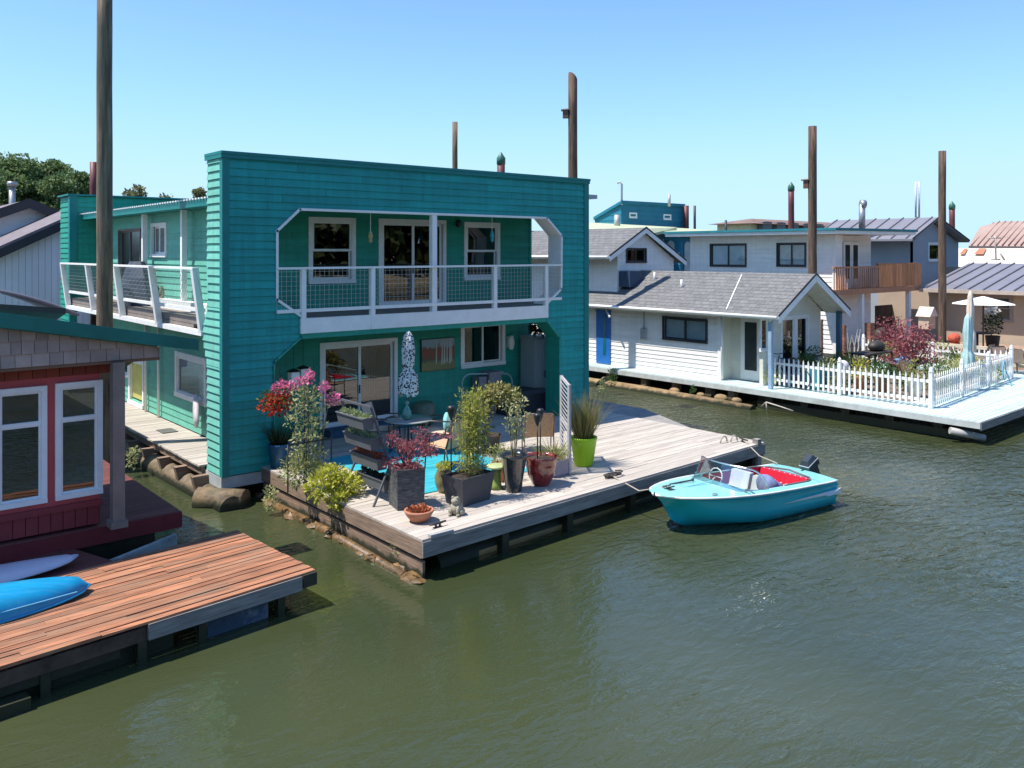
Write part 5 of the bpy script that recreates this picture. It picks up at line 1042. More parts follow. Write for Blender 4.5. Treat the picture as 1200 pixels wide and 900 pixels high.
def blades(m, c, r, n, h, rs, spread=.35, w=.012, droop=.3):
    for i in range(n):
        a_ = rs.uniform(0,6.28); q = rs.random()**.5; p = Vector((c[0]+r*q*math.cos(a_), c[1]+r*q*math.sin(a_), c[2])); d = Vector((math.cos(a_)*q*spread+rs.gauss(0,.06), math.sin(a_)*q*spread+rs.gauss(0,.06), 1)).normalized()
        hh = h*rs.uniform(.55,1.1); x = Vector((-d.y, d.x, 0)); x = x.normalized() if x.length > .01 else Vector((1,0,0)); x = Matrix.Rotation(rs.uniform(0,3.14), 3, 'Z')@x
        idx = []
        for k in range(4):
            t = k/3; pp = p+d*hh*t+Vector((d.x, d.y, -.35))*droop*hh*t*t; ww = w*(1-t*.85); idx.append(m.add([pp-x*ww/2, pp+x*ww/2]))
        for k in range(3): m.face((idx[k], idx[k]+1, idx[k+1]+1, idx[k+1]))
def pot(label, cat, x, y, prof, mt, name='potted_plant', n=20, square=False, soilz=None, rz=0, grp=None, z=DZ, soilr=None):
    r = thing(name, label, cat, (x, y, z), rz, grp); m = MB(); top = prof[-1]
    m.lathe(prof+[(top[0]-.025, top[1]), (top[0]-.035, top[1]-.06)], n=n, square=square); m.build('pot', mt, r)
    s = MB(); sz = soilz if soilz is not None else top[1]-.05; sr = soilr or top[0]-.03; s.lathe([(sr, sz-.01),(0,sz+.015)], n=n, square=square, capb=False); s.build('soil', soil, r); return r, sz
slate = mat('slate_stone', (.10,.105,.11), .6, var=.6, vs=9, stretch=(1,1,5), bump=.25, bs=9, dirt=.5, dscale=5); charc = mat('charcoal_planter', (.055,.058,.065), .6, var=.15, dirt=.2, dirtcol=(.1,.1,.11))
limem = mat('lime_plastic', (.32,.55,.01), .35, var=.05); terra = mat('terracotta', (.48,.2,.11), .8, var=.15, dirt=.3); olivec = mat('olive_glaze', (.22,.2,.09), .3, var=.3, vs=6, coat=.4)
redgl = mat('oxblood_glaze', (.20,.012,.010), .12, var=.5, vs=5, dirt=.5, dirtcol=(.35,.13,.09), dscale=6, coat=1.0); blackgl = mat('black_glaze', (.02,.022,.022), .12, var=.3, coat=1.0, dirt=.35, dirtcol=(.13,.15,.13), dscale=5)
bluegl = mat('blue_plastic_pot', (.008,.09,.18), .4, var=.1)
rs = random.Random(11)
# blue pot by the facade
x, y = G(325,547); r, sz = pot('blue plastic pot of dark spiky grass tucked against the teal facade', 'potted plant', x, y-.05, [(.15,0),(.2,.42),(.21,.47)], bluegl)
m = MB(); blades(m, (0,0,sz), .12, 160, .55, rs, .5, .02); m.build('foliage', L_dark, r)
# hanging flower baskets
def basket(label, px, py, f, rx, rz, parts, hz, seed):
    rs = random.Random(seed); x, y, z = atf(px, py, f); r = thing('hanging_basket', label, 'hanging basket', (x, y, z-rz)); m = MB(); m.lathe([(.07,rz*.75),(.17,rz*1.05)], n=14); m.build('pot', mat('brown_basket', (.08,.05,.03), .8), r)
    m = MB()
    for k in range(3): a_ = k*2.09; m.tube([(.16*math.cos(a_), .16*math.sin(a_), rz*1.05), (0,0,hz)], .005, n=4)
    m.tube([(0,0,hz),(0,0,hz+.12)], .008, n=4); m.build('hanger', black, r); m = MB(); cloud(m, (0,0,rz*1.05), (rx,rx,rz*.75), 500, .06,.035, rs); m.build('foliage', L_green, r)
    for nm, mt, c, rr, n in parts:
        m = MB(); cloud(m, c, rr, n, .06,.055, rs); m.build(nm, mt, r)
    return r
basket('hanging basket overflowing with scarlet and pink flowers at the left corner of the porch', 325, 468, 16.5, .36, .3, [('red_flowers', L_rf, (-.05,-.05,.22), (.33,.3,.22), 520), ('pink_flowers', L_pink, (.12,-.02,.5), (.26,.2,.14), 260)], 1.0, 5)
# trellis with climber
x, y = G(358,573); r = thing('trellis_planter', 'tall climbing plant with pink flowers on a black metal trellis at the deck edge', 'climbing plant', (x, y, DZ)); m = MB()
for dx, hh in ((-.35,.85),(0,1.0),(.5,1.0)): m.tube([(dx,-.02,0),(dx,-.02,hh)], .014, n=6)
m.tube([(.05,.15,0),(.05,.15,2.0)], .012, n=6); m.tube([(.45,.2,0),(.45,.2,1.9)], .012, n=6)
for z in (.84,): m.bar((-.36,-.02,z),(.52,-.02,z),.02)
m.bar((.05,.15,1.5),(.45,.2,1.5),.014); m.bar((.05,.15,1.15),(.45,.2,1.15),.014); m.bar((.05,.15,.6),(.45,.2,.6),.014); m.build('trellis', black, r)
m = MB()
for i in range(30):
    t = rs.random(); cloud(m, (.05+.24*math.sin(i*1.3)+.1*t, .12+.12*math.cos(i*1.7), .25+1.6*i/30), (.15,.13,.12), 40, .075,.04, rs)
cloud(m, (-.1,.05,.35), (.38,.2,.3), 620, .085,.045, rs); m.build('foliage', L_olive, r)
m = MB(); 
for c_, s_, n_ in (((.12,.1,2.0),(.1,.1,.13),110),((.42,.1,1.75),(.1,.1,.14),90),((.58,.05,1.55),(.16,.1,.1),90),((-.1,0,1.95),(.15,.1,.08),70)): cloud(m, c_, s_, n_, .055,.05, rs)
m.build('flowers', L_pink, r); m = MB(); m.tube([(.05,.1,0),(.1,.1,.9),(.12,.1,1.95)], .012, n=5); m.tube([(.15,.1,0),(.4,.1,.9),(.5,.05,1.6)], .01, n=5); m.build('stems', stemm, r)
# yellow green shrub hanging over the edge
x, y = G(393,583); r = thing('shrub', 'bright yellow-green shrub spilling over the left deck edge', 'shrub', (x, y, DZ)); m = MB()
for c_, s_, n_ in (((-.25,.0,.25),(.28,.25,.26),420),((.15,-.05,.2),(.28,.25,.2),380),((-.05,.05,.42),(.22,.2,.16),220),((-.1,-.3,.02),(.15,.1,.16),150),((.4,.0,.12),(.2,.15,.13),140)): cloud(m, c_, s_, n_, .1,.055, rs)
m.build('foliage', L_yel, r); m = MB()
for k in range(6): a_ = k; m.tube([(0,0,0),(.2*math.cos(a_),.1*math.sin(a_),.3)], .008, n=4)
m.build('stems', stemm, r)
# small waterline weeds
def weed(px, py, label, n=90, s=.14, mt=None, z=.1, grp=None):
    x, y = G(px, py, z); m = MB(); cloud(m, (x, y, z+s*1.3), (s*.7,s*.7,s*1.4), n, .07,.035, rs); o = m.build('weed', mt or L_olive); tag(o, label, 'plant', grp); return o
weed(317,597,'leafy weed climbing at the corner where the gray deck meets the teal house', 160, .17); weed(467,655,'leafy weed growing at the near corner of the gray deck waterline', 90, .12)
weed(155,548,'grassy weed growing on the logs beside the side walkway', 200, .18, z=.2); weed(718,452,'dark green weeds growing on the log under the blue side door', 260, .25, L_green, z=.3); weed(705,462,'yellow weeds at the far end of the cottage log', 130, .18, L_olive, z=.3); weed(812,463,'small green weed on the tan log under the white cottage', 60, .12, L_green, z=.3)
# ================================================================ rug
q = [G(392,560), G(515,575), G(555,560), G(600,525), G(470,505)]
x0, x1, y0, y1 = G(505,578)[0]-2.05, G(590,548)[0]+.1, G(520,578)[1]-.1, 15.6
m = MB(); m.box(8.35, 11.0, 12.5, 15.9, DZ+.008, DZ+.018); tag(m.build('outdoor_rug', mat('turquoise_rug', (.02,.34,.42), .9, var=.2, vs=3, stretch=(1,8,1), dirt=.5, dirtcol=(.10,.55,.60))), 'turquoise outdoor rug spread under the patio table', 'rug')
# ================================================================ tiered planter stand
r = thing('tiered_planter', 'four-tier gray planter stand on A-frame legs holding succulents', 'plant stand', (7.45, 12.95, DZ)); fz_ = mat('steel_gray_paint', (.10,.105,.115), .5, var=.1); tr_ = mat('gray_trough', (.13,.14,.155), .55, var=.1, dirt=.2); W_ = 1.0
for s in (-1, 1):
    m = MB(); m.bar((-.06,s*W_/2,1.66),(.52,s*W_/2,0),.035,.03); m.build('leg', fz_, r); m = MB(); m.bar((-.03,s*(W_/2+.03),0),(.36,s*(W_/2+.03),.78),.035,.03); m.build('leg', fz_, r)
m = MB(); m.bar((-.06,-W_/2,1.66),(-.06,W_/2,1.66),.035); m.bar((.5,-W_/2,.05),(.5,W_/2,.05),.02); m.build('cross_bar', fz_, r)
def trough(m, cx_, z, W, d0=.085, d1=.12, h=.2):
    o = [(cx_-d0,-W/2+.03,z),(cx_+d0,-W/2+.03,z),(cx_+d0,W/2-.03,z),(cx_-d0,W/2-.03,z)]; p = [(cx_-d1,-W/2,z+h),(cx_+d1,-W/2,z+h),(cx_+d1,W/2,z+h),(cx_-d1,W/2,z+h)]; q = [(cx_-d1+.012,-W/2+.012,z+h),(cx_+d1-.012,-W/2+.012,z+h),(cx_+d1-.012,W/2-.012,z+h),(cx_-d1+.012,W/2-.012,z+h)]; e = [(a,b,c-.05) for a,b,c in q]
    i = m.add(o+p+q+e)
    for (a,b) in ((0,4),(4,8),(8,12)):
        for k in range(4): m.face((i+a+k, i+a+(k+1)%4, i+b+(k+1)%4, i+b+k))
    m.face([i+3,i+2,i+1,i]); m.face([i+12,i+13,i+14,i+15])
    m.box(cx_-d1-.012,cx_+d1+.012,-W/2-.012,-W/2-.001,z+h-.02,z+h); m.box(cx_-d1-.012,cx_-d1-.001,-W/2,W/2,z+h-.02,z+h)
for k,(cx_,z) in enumerate(((-.07,1.28),(.07,.92),(.2,.56),(.33,.18))):
    m = MB(); trough(m, cx_, z, W_-.08); tq = m.build('trough', tr_, r); m = MB()
    for j in range(8): cloud(m, (cx_, -W_/2+.12+j*.108, z+.19+.02*rs.random()), (.07,.06,.05+.03*rs.random()), 60, .055,.03, rs, up=.6)
    m.build('succulents', [L_succ, L_succ, L_sedum, L_dark][k], tq)
# slate planter with red maple
x, y = G(480,594); r, sz = pot('tall dark slate-textured square planter holding a red japanese maple', 'potted tree', x, y+.1, [(.23,0),(.245,.66)], slate, n=4, square=True, rz=R(-14))
m = MB(); 
for k in range(7): a_ = k*.9+.3; m.tube([(0,0,sz),(.12*math.cos(a_),.12*math.sin(a_),sz+.25),(.4*math.cos(a_)*rs.uniform(.5,1),.4*math.sin(a_)*rs.uniform(.5,1),sz+.35+.3*rs.random())], [.018,.012,.005], n=5)
m.build('trunk', stemd, r); m = MB()
for k in range(22): a_ = rs.uniform(0,6.28); q_ = rs.random()**.5*.42; cloud(m, (q_*math.cos(a_), q_*math.sin(a_), sz+.12+.55*rs.random()), (.13,.13,.05), 60, .075,.022, rs, up=-.2)
cloud(m, (.55,-.42,sz+.60), (.2,.2,.04), 70, .075,.022, rs, up=-.2); m.build('foliage', L_red, r)
# terracotta bowl
x, y = G(496,613); r, sz = pot('shallow terracotta bowl of red sedum at the near deck corner', 'potted plant', x, y+.12, [(.12,0),(.2,.1),(.235,.16),(.235,.19)], terra); m = MB(); cloud(m, (0,0,sz+.03), (.19,.19,.06), 420, .045,.03, rs, up=.7); m.build('foliage', L_sedum, r)
# frog-like stone figure, seen as a squat animal
x, y = G(535,603); r = thing('garden_statue', 'small pale stone statue of a squatting frog beside the charcoal planter', 'statue', (x, y, DZ), R(-60)); m = MB(); st = mat('pale_stone', (.36,.33,.24), .85, var=.2, vs=14, dirt=.4, bump=.05)
m.ball((0,0,.11),.105,.115,.11); m.ball((0,-.04,.235),.075,.08,.062); m.ball((-.04,-.06,.29),.025); m.ball((.04,-.06,.29),.025)
for s in (-1,1): m.ball((s*.09,.0,.06),.05,.08,.06); m.ball((s*.07,-.1,.025),.03,.05,.025); m.tube([(s*.05,-.07,.17),(s*.06,-.11,.03)],.024,n=6)
m.build('figure', st, r)
# charcoal rectangular planter + bamboo
x, y = G(556,590); yaw = R(8); r = thing('planter_box', 'charcoal tapered rectangular planter with tall yellow-green bamboo', 'potted plant', (x, y+.18, DZ), yaw); m = MB()
def tbox(m, w0,d0,w1,d1,h,t=.025):
    o = [(-w0,-d0,0),(w0,-d0,0),(w0,d0,0),(-w0,d0,0)]; p = [(-w1,-d1,h),(w1,-d1,h),(w1,d1,h),(-w1,d1,h)]; q = [(-w1+t,-d1+t,h),(w1-t,-d1+t,h),(w1-t,d1-t,h),(-w1+t,d1-t,h)]; s = [(a*1,b*1,h-.07) for a,b,_ in q]
    i = m.add(o+p+q+s)
    for (a,b) in ((0,4),(4,8),(8,12)):
        for k in range(4): m.face((i+a+k, i+a+(k+1)%4, i+b+(k+1)%4, i+b+k))
    m.face([i+3,i+2,i+1,i]); m.face([i+12,i+13,i+14,i+15])
tbox(m, .32,.2,.39,.26,.48); m.build('box', charc, r); m = MB(); m.box(-.36,.36,-.23,.23,.415,.43); m.build('soil', soil, r)
m = MB(); m2 = MB()
for k in range(30): a_, b_ = rs.uniform(-.10,.26), rs.uniform(-.16,.16); hh = rs.uniform(.9,1.45); m2.tube([(a_,b_,.42),(a_+rs.gauss(0,.03),b_,.42+hh*.6),(a_+rs.gauss(0,.08),b_+rs.gauss(0,.05),.42+hh)], .005, n=4); [cloud(m, (a_+rs.gauss(0,.05), b_+rs.gauss(0,.05), .45+hh*j/8), (.07,.07,.1), 12, .085,.018, rs) for j in range(1,9)]
m.build('foliage', L_bamboo, r); m2.build('stems', stemm, r)
# solar torches
def torch(label, px, py, hz, base=None, z0=DZ, grp='black solar torches'):
    x, y = base or G(px, py); r = thing('solar_torch', label, 'garden light', (x, y, z0), 0, grp); m = MB(); m.tube([(0,0,0),(0,0,hz)], .012, n=6); m.build('stake', black, r)
    m = MB(); m.lathe([(.02,hz),(.045,hz+.06),(.07,hz+.16),(.075,hz+.19),(.05,hz+.22),(0,hz+.23)], n=10); m.build('lamp_head', black, r); return r
b = G(556,590); torch('black solar torch standing at the left end of the charcoal bamboo planter', 0,0,1.0, base=(b[0]-.30, b[1]+.26), z0=DZ+.43)
# olive jar, stool, small terracotta pot
x, y = G(524,578); r, sz = pot('squat olive glazed jar with small green plant behind the charcoal planter', 'potted plant', x, y+.1, [(.10,0),(.16,.15),(.17,.28),(.12,.4),(.135,.44)], olivec); m = MB(); cloud(m, (0,0,sz+.07), (.13,.13,.06), 240, .05,.03, rs, up=.5); m.build('foliage', L_yel, r)
x, y = G(586,574); r = thing('garden_stool', 'small mushroom-shaped pale green stool behind the black pot', 'stool', (x, y+.1, DZ)); m = MB(); m.lathe([(.13,0),(.085,.08),(.08,.3),(.1,.36)], n=16, capt=True); m.build('base', mat('moss_green_glaze', (.20,.28,.06), .5, var=.2, vs=6), r); m = MB(); m.lathe([(.1,.361),(.18,.38),(.185,.42),(.15,.43),(0,.43)], n=18); m.build('seat', mat('pale_green_seat', (.4,.46,.22), .5), r)
x, y = G(598,567); r, sz = pot('small terracotta pot with pale yellow foliage between the stool and the black pot', 'potted plant', x-.02, y+.28, [(.11,0),(.16,.28),(.175,.3),(.175,.34)], terra); m = MB(); cloud(m, (0,0,sz+.2), (.26,.24,.2), 420, .055,.025, rs); m.build('foliage', L_cream, r)
# black glazed pot with sparse stems
x, y = G(607,577); r, sz = pot('tall black glossy tapered pot with thin sparse stems', 'potted plant', x, y+.12, [(.14,0),(.15,.03),(.165,.2),(.235,.6),(.25,.62),(.25,.65)], blackgl); m = MB(); m2 = MB()
for k in range(8):
    a_ = k*.8; tip = (.3*math.cos(a_)*rs.uniform(.2,.9), .3*math.sin(a_)*rs.uniform(.2,.9), sz+rs.uniform(.5,1.2)); m2.tube([(.03*math.cos(a_),.03*math.sin(a_),sz),(tip[0]*.4,tip[1]*.4,sz+(tip[2]-sz)*.5),tip], [.009,.006,.003], n=5)
    for j in range(4): t = .5+.5*j/3; cloud(m, (tip[0]*t, tip[1]*t, sz+(tip[2]-sz)*t), (.09,.09,.06), 10, .075,.035, rs)
m.build('foliage', L_olive, r); m2.build('stems', stemm, r)
# red glazed pot + torches
x, y = G(640,570); x, y = x, y+.14; r, sz = pot('wide oxblood glazed pot standing near the front edge of the deck', 'potted plant', x, y, [(.15,0),(.17,.04),(.25,.2),(.29,.38),(.29,.46),(.315,.50),(.315,.53)], redgl); m = MB(); cloud(m, (.1,.06,sz+.02), (.2,.2,.03), 60, .05,.02, rs); m.build('foliage', L_grass, r)
torch('black solar torch with tulip-shaped head stuck in the left of the oxblood pot', 0,0,.62, base=(x-.07,y+.02), z0=DZ+.47); torch('black solar torch just behind and right of the one in the oxblood pot', 0,0,.70, base=(x+.18,y+.22), z0=DZ+.42)
# planter with long pale foliage behind and louvred screen
x, y = G(652,560); r = thing('privacy_screen', 'weathered gray louvred privacy screen fixed to a low planter box with yellow foliage', 'screen', (G(667,556)[0], G(667,556)[1], DZ)); gw = mat('pale_gray_wood', (.42,.40,.40), .8, var=.15, vs=6, dirt=.4, dirtcol=(.3,.27,.25)); 
_f = atf(658,441,17.6); p1_, p2_ = Vector((0,0,0)), Vector((_f[0]-G(667,556)[0], _f[1]-G(667,556)[1], 0)); uu = (p2_-p1_).normalized(); H_ = 1.72
for p_ in (p1_, p2_): m = MB(); m.bar(p_, p_+Vector((0,0,H_)), .055); m.build('post', gw, r)
m = MB(); k = 0; z = .12
while z < H_-.05: m.bar(p1_+Vector((0,0,z)), p2_+Vector((0,0,z)), .085, .012, up=(.85,.0,.5)); z += .085
for z in (.08,.86,H_-.03): m.bar(p1_+Vector((0,0,z)), p2_+Vector((0,0,z)), .04,.05)
m.build('louvres', gw, r); m = MB(); m.box(-.45,-.04,-.02,.5,.04,.3); m.box(-.43,-.06,.0,.48,.0,.04); m.build('planter_box', mat('gray_lavender_box', (.34,.30,.32), .7), r)
m = MB(); blades(m, (-.25,.2,.3), .2, 160, .45, rs, .9, .016); cloud(m, (-.25,.15,.42), (.3,.25,.14), 160, .06,.025, rs); m.build('foliage', L_cream, r)
# lime pot with grass
x, y = G(688,547); r, sz = pot('lime green pot with tall tan ornamental grass right of the screen', 'potted plant', x+.04, y+.14, [(.17,0),(.19,.03),(.265,.52),(.275,.54),(.275,.57)], limem); m = MB(); blades(m, (0,0,sz), .15, 420, 1.02, rs, .26, .013, .3); blades(m, (0,0,sz), .15, 160, .9, rs, .5, .012, .4); m.build('foliage', L_grass, r)
# ================================================================ furniture
def sling_chair(name, label, x, y, rz, wicker=None, frame=None, cushion=None, w=.56, grp=None, arm=True):
    """local: seat faces -Y"""
    r = thing(name, label, 'chair', (x, y, DZ+.012), rz, grp); fm = frame or mat('bronze_frame', (.07,.06,.05), .4, .3); wk = wicker or mat('tan_sling', (.58,.38,.22), .8, var=.15, vs=20, bump=.05, bs=60); h = w/2
    for s in (-1,1):
        m = MB(); m.tube([(s*h,-.25,0),(s*h,-.22,.40)], .013, n=6); m.build('leg', fm, r); m = MB(); m.tube([(s*h,.30,0),(s*h,.2,.40)], .013, n=6); m.build('leg', fm, r)
        if arm: m = MB(); m.tube([(s*h,-.22,.4),(s*(h+.02),-.24,.58),(s*(h+.02),-.18,.64),(s*(h+.01),.05,.63),(s*h,.26,.62)], .014, n=6); m.build('armrest', fm, r)
    m = MB(); m.tube([(-h,-.24,.41),(h,-.24,.41)], .013, n=6); m.tube([(-h,-.24,.41),(-h,.2,.38)], .013, n=6); m.tube([(h,-.24,.41),(h,.2,.38)], .013, n=6); m.tube([(-h,.2,.38),(-h,.34,.82),(-h+.05,.36,.88),(h-.05,.36,.88),(h,.34,.82),(h,.2,.38)], .014, n=6); m.build('frame', fm, r)
    m = MB(); m.hexa([(-h+.01,-.24,.405),(h-.01,-.24,.405),(h-.01,.2,.365),(-h+.01,.2,.365),(-h+.01,-.24,.425),(h-.01,-.24,.425),(h-.01,.2,.39),(-h+.01,.2,.39)]); m.build('seat', wk, r)
    m = MB(); m.hexa([(-h+.015,.2,.40),(h-.015,.2,.40),(h-.03,.355,.87),(-h+.03,.355,.87),(-h+.015,.22,.395),(h-.015,.22,.395),(h-.03,.375,.865),(-h+.03,.375,.865)]); m.build('backrest', wk, r)
    if cushion: m = MB(); m.ball((0,.12,.56), .2,.07,.19, n=12, m=8); o = m.build('pillow', cushion, r); 
    return r
wick = mat('tan_wicker', (.50,.30,.17), .8, var=.2, vs=25, bump=.08, bs=70); pink = mat('blush_fabric', (.68,.48,.36), .85, var=.08)
x, y = G(632,531); sling_chair('patio_chair', 'tan wicker patio chair with its back to the camera, left of the louvred screen', x, y+.05, R(145), wick, mat('brown_frame', (.2,.12,.09), .5), w=.62)
# table and umbrella
tx, ty = G(489,533); ty += .35; x, y = tx, ty; r = thing('patio_table', 'round glass-topped patio table on the turquoise rug', 'table', (x, y, DZ+.02)); m = MB(); m.lathe([(.5,.66),(.52,.675),(.5,.69),(0,.692)], n=28); m.build('tabletop', mat('frosted_glass_top', (.35,.33,.31), .1, var=.1, coat=.5), r)
for k in range(4): a_ = k*1.57+.78; m = MB(); m.tube([(.36*math.cos(a_),.36*math.sin(a_),0),(.3*math.cos(a_),.3*math.sin(a_),.66)], .015, n=6); m.build('leg', mat('bronze_frame', (.07,.06,.05), .4, .3), r)
def face(x, y, tx, ty): return math.atan2(tx-x, -(ty-y))
for (px, py, lab, sl_m, cu) in ((526,549,'bronze-framed sling chair nearest the bamboo planter, seen from behind',None,None),(519,531,'patio chair with blush back and turquoise pillow beside the table',pink,mat('turquoise_pillow', (.25,.62,.62), .8)),(452,528,'pale sling chair on the far left side of the patio table, behind the tiered stand',pink,None)):
    x, y = G(px,py); sling_chair('patio_chair', lab, x, y+.1, {526: math.atan2(-.30,-.95), 519: math.atan2(-.77,-.64)}.get(px, face(x,y,tx,ty)), sl_m, cushion=cu).scale = (1.12,)*3
def umbrella_mat():
    m, nt, b = newmat('black_white_print'); L = nt.links.new; g = N(nt, 'ShaderNodeNewGeometry'); v = N(nt, 'ShaderNodeTexVoronoi', Scale=22.0); L(g.outputs['Position'], v.inputs['Vector']); r_ = ramp(nt, [(.42, (.02,.025,.03)), (.46, (.7,.7,.68))]); L(v.outputs['Distance'], r_.inputs[0]); L(r_.outputs[0], b.inputs['Base Color']); b.inputs['Roughness'].default_value = .8; return m
r = thing('patio_umbrella', 'closed patio umbrella with black and white print rising from the table', 'umbrella', (tx, ty, DZ+.02)); m = MB(); m.tube([(0,0,0),(0,0,2.2)], .02, n=8); m.build('pole', mat('dark_pole_metal', (.05,.05,.05), .4), r)
def folded(m, z0, z1, r0, n=24, seed=3):
    rs2 = random.Random(seed); prof = [(z0, r0), (z0+.06, r0*1.05), (z0+(z1-z0)*.30, r0*.95), (z0+(z1-z0)*.38, r0*.55), (z0+(z1-z0)*.43, r0*.62), (z0+(z1-z0)*.7, r0*.72), (z0+(z1-z0)*.92, r0*.5), (z1, r0*.15)]; base = None; m.smooth = True
    for z, rr in prof:
        b_ = m.add([(rr*(1+.28*(1 if k%3 == 0 else -.5))*math.cos(6.283*k/n+z*.3), rr*(1+.28*(1 if k%3 == 0 else -.5))*math.sin(6.283*k/n+z*.3), z+(.05*math.sin(k*2.1) if z == z0 else 0)) for k in range(n)])
        if base is not None:
            for k in range(n): m.face((base+k, base+(k+1)%n, b_+(k+1)%n, b_+k))
        base = b_
    m.smooth = False; m.face([base+k for k in range(n)])
m = MB(); folded(m, 1.2, 2.55, .17); m.build('canopy', umbrella_mat(), r)
# little lantern on the pole/table
x, y = tx-.1, ty-.1; m = MB(); m.lathe([(.05,.70),(.09,.74),(.10,.86),(.05,.95),(.02,1.0),(.06,1.06),(0,1.1)], (x,y,DZ+.02), n=10); tag(m.build('table_ornament', mat('verdigris', (.12,.32,.28), .6, var=.4, vs=20)), 'small verdigris green ornament on the patio table', 'ornament')
# vine bush behind bamboo
x, y = G(577,540); x += .42; y += .62; r = thing('vine_bush', 'arching vine with golden-green leaves behind the bamboo', 'plant', (x, y, DZ)); m = MB(); m2 = MB()
for i in range(30):
    t = i/29; a_ = math.pi*(.95-.8*t); px3 = (.55*math.cos(a_)*1.1+.1, -.1+.1*math.sin(i), .6+.75*math.sin(a_)); cloud(m, px3, (.2,.17,.13), 34, .085,.06, rs)
cloud(m, (-.25,-.05,.75), (.3,.22,.42), 260, .085,.06, rs); cloud(m, (.25,0,1.15), (.42,.25,.18), 300, .085,.06, rs); m2.tube([(-.3,0,0),(-.45,0,.7),(-.2,0,1.2),(.3,0,1.2),(.6,0,.8)], .015, n=5); m2.tube([(.0,0,0),(-.1,0,.7),(.2,0,1.2)], .015, n=5); m2.build('stems', stemm, r); m.build('foliage', leafmat('golden_leaves', [(.05,.07,.02),(.25,.24,.07),(.45,.4,.16)], .35), r)
m = MB(); m.lathe([(.18,0),(.24,.35),(.25,.38)], n=16); m.build('pot', mat('dark_brown_pot', (.08,.06,.05), .5), r)
# arch frame, gray box grill, deck box, locker, ceramic stool
x0_, _ = onY(541,460,17.6); x1_, _ = onY(600,460,17.6); zt_a = onY(560,437,17.6)[1]; m = MB(); pts = [(x0_,17.6,DZ)]+[(x0_+.25*(1-math.cos(a_*.39)), 17.6, zt_a-.25+.25*math.sin(a_*.39)) for a_ in range(5)]+[(x1_-.25*(1-math.cos(a_*.39)), 17.6, zt_a-.1-.25+.25*math.sin(a_*.39)) for a_ in range(4,-1,-1)]+[(x1_,17.6,DZ)]; m.tube(pts, .022, n=8); tag(m.build('metal_arch', mat('pale_teal_tube', (.30,.42,.42), .4)), 'thin pale metal hoop frame standing against the teal porch wall', 'frame')
x, z = onY(575,465,17.75); m = MB(); m.box(x-.2,x+.2,17.55,17.9,DZ,DZ+1.05); m.box(x-.24,x+.24,17.5,17.93,DZ+1.051,DZ+1.1); m.box(x-.5,x-.26,17.6,17.9,DZ+.7,DZ+1.0); r = tag(m.build('cabinet_grill', mat('gray_metal_box', (.22,.22,.24), .5)), 'gray upright smoker box behind the golden vine', 'grill')
xb0, xb1 = onY(588,480,17.3)[0], onY(633,480,17.3)[0]; r = thing('deck_box', 'dark charcoal plastic storage box on the deck by the porch wall', 'storage box', ((xb0+xb1)/2, 17.3, DZ)); hw_ = (xb1-xb0)/2; m = MB(); m.box(-hw_,hw_,-.3,.4,0,.5); m.build('body', mat('charcoal_plastic', (.035,.035,.045), .5), r); m = MB(); m.hexa([(-hw_-.02,-.33,.501),(hw_+.02,-.33,.501),(hw_+.02,.42,.501),(-hw_-.02,.42,.501),(-hw_+.03,-.25,.6),(hw_-.03,-.25,.6),(hw_-.03,.36,.6),(-hw_+.03,.36,.6)]); m.build('lid', mat('charcoal_plastic', (.035,.035,.045), .5), r)
xl0, xl1 = onY(627,440,17.25)[0], onY(650,440,17.25)[0]; r = thing('utility_locker', 'tall gray two-door plastic locker in the right corner of the porch', 'locker', ((xl0+xl1)/2, 17.25, DZ)); hw_ = (xl1-xl0)/2; lk_ = mat('gray_locker', (.30,.34,.35), .5, var=.05); m = MB(); m.box(-hw_,hw_,.03,.6,0,1.9); m.hexa([(-hw_-.02,-.01,1.901),(hw_+.02,-.01,1.901),(hw_+.02,.62,1.901),(-hw_-.02,.62,1.901),(-hw_,.03,1.98),(hw_,.03,1.95),(hw_,.6,1.95),(-hw_,.6,1.98)]); m.build('body', lk_, r)
for s in (-1,1): m = MB(); a_, b_ = (-hw_+.01,-.01) if s < 0 else (.01,hw_-.01); m.box(a_,b_,.0,.028,.04,1.88); m.box(a_+.1,b_-.1,-.02,-.001,.1,1.8); o = m.build('door', lk_, r); m = MB(); m.box(s*.03-.012,s*.03+.012,-.04,-.021,.85,1.05); m.build('handle', black, o)
m = MB(); x, z = onY(640,383,17.1); cloud(m, (x,17.3,z), (.38,.25,.22), 400, .12,.07, rs); tag(m.build('hanging_plant', L_dark), 'dark trailing plant bunched under the porch ceiling above the locker', 'plant')
m = MB(); x, z = onY(642,381,16.75); m.lathe([(.03,-.14),(.05,-.1),(.04,.05),(.06,.1),(.01,.16)], (x,16.75,z), n=8); tag(m.build('white_ornament', white), 'small white hanging ornament by the upper right corner of the lower porch', 'ornament')
x, y = G(519,508); r = thing('ceramic_jar', 'large sage green ceramic jar against the teal porch wall', 'jar', (x+.25, 17.6, DZ)); m = MB(); m.lathe([(.2,0),(.29,.12),(.31,.3),(.28,.48),(.22,.55),(.2,.56)], n=20, capt=True); m.build('body', mat('sage_glaze', (.13,.17,.11), .45, var=.2, vs=5, dirt=.4, dirtcol=(.2,.22,.16)), r)
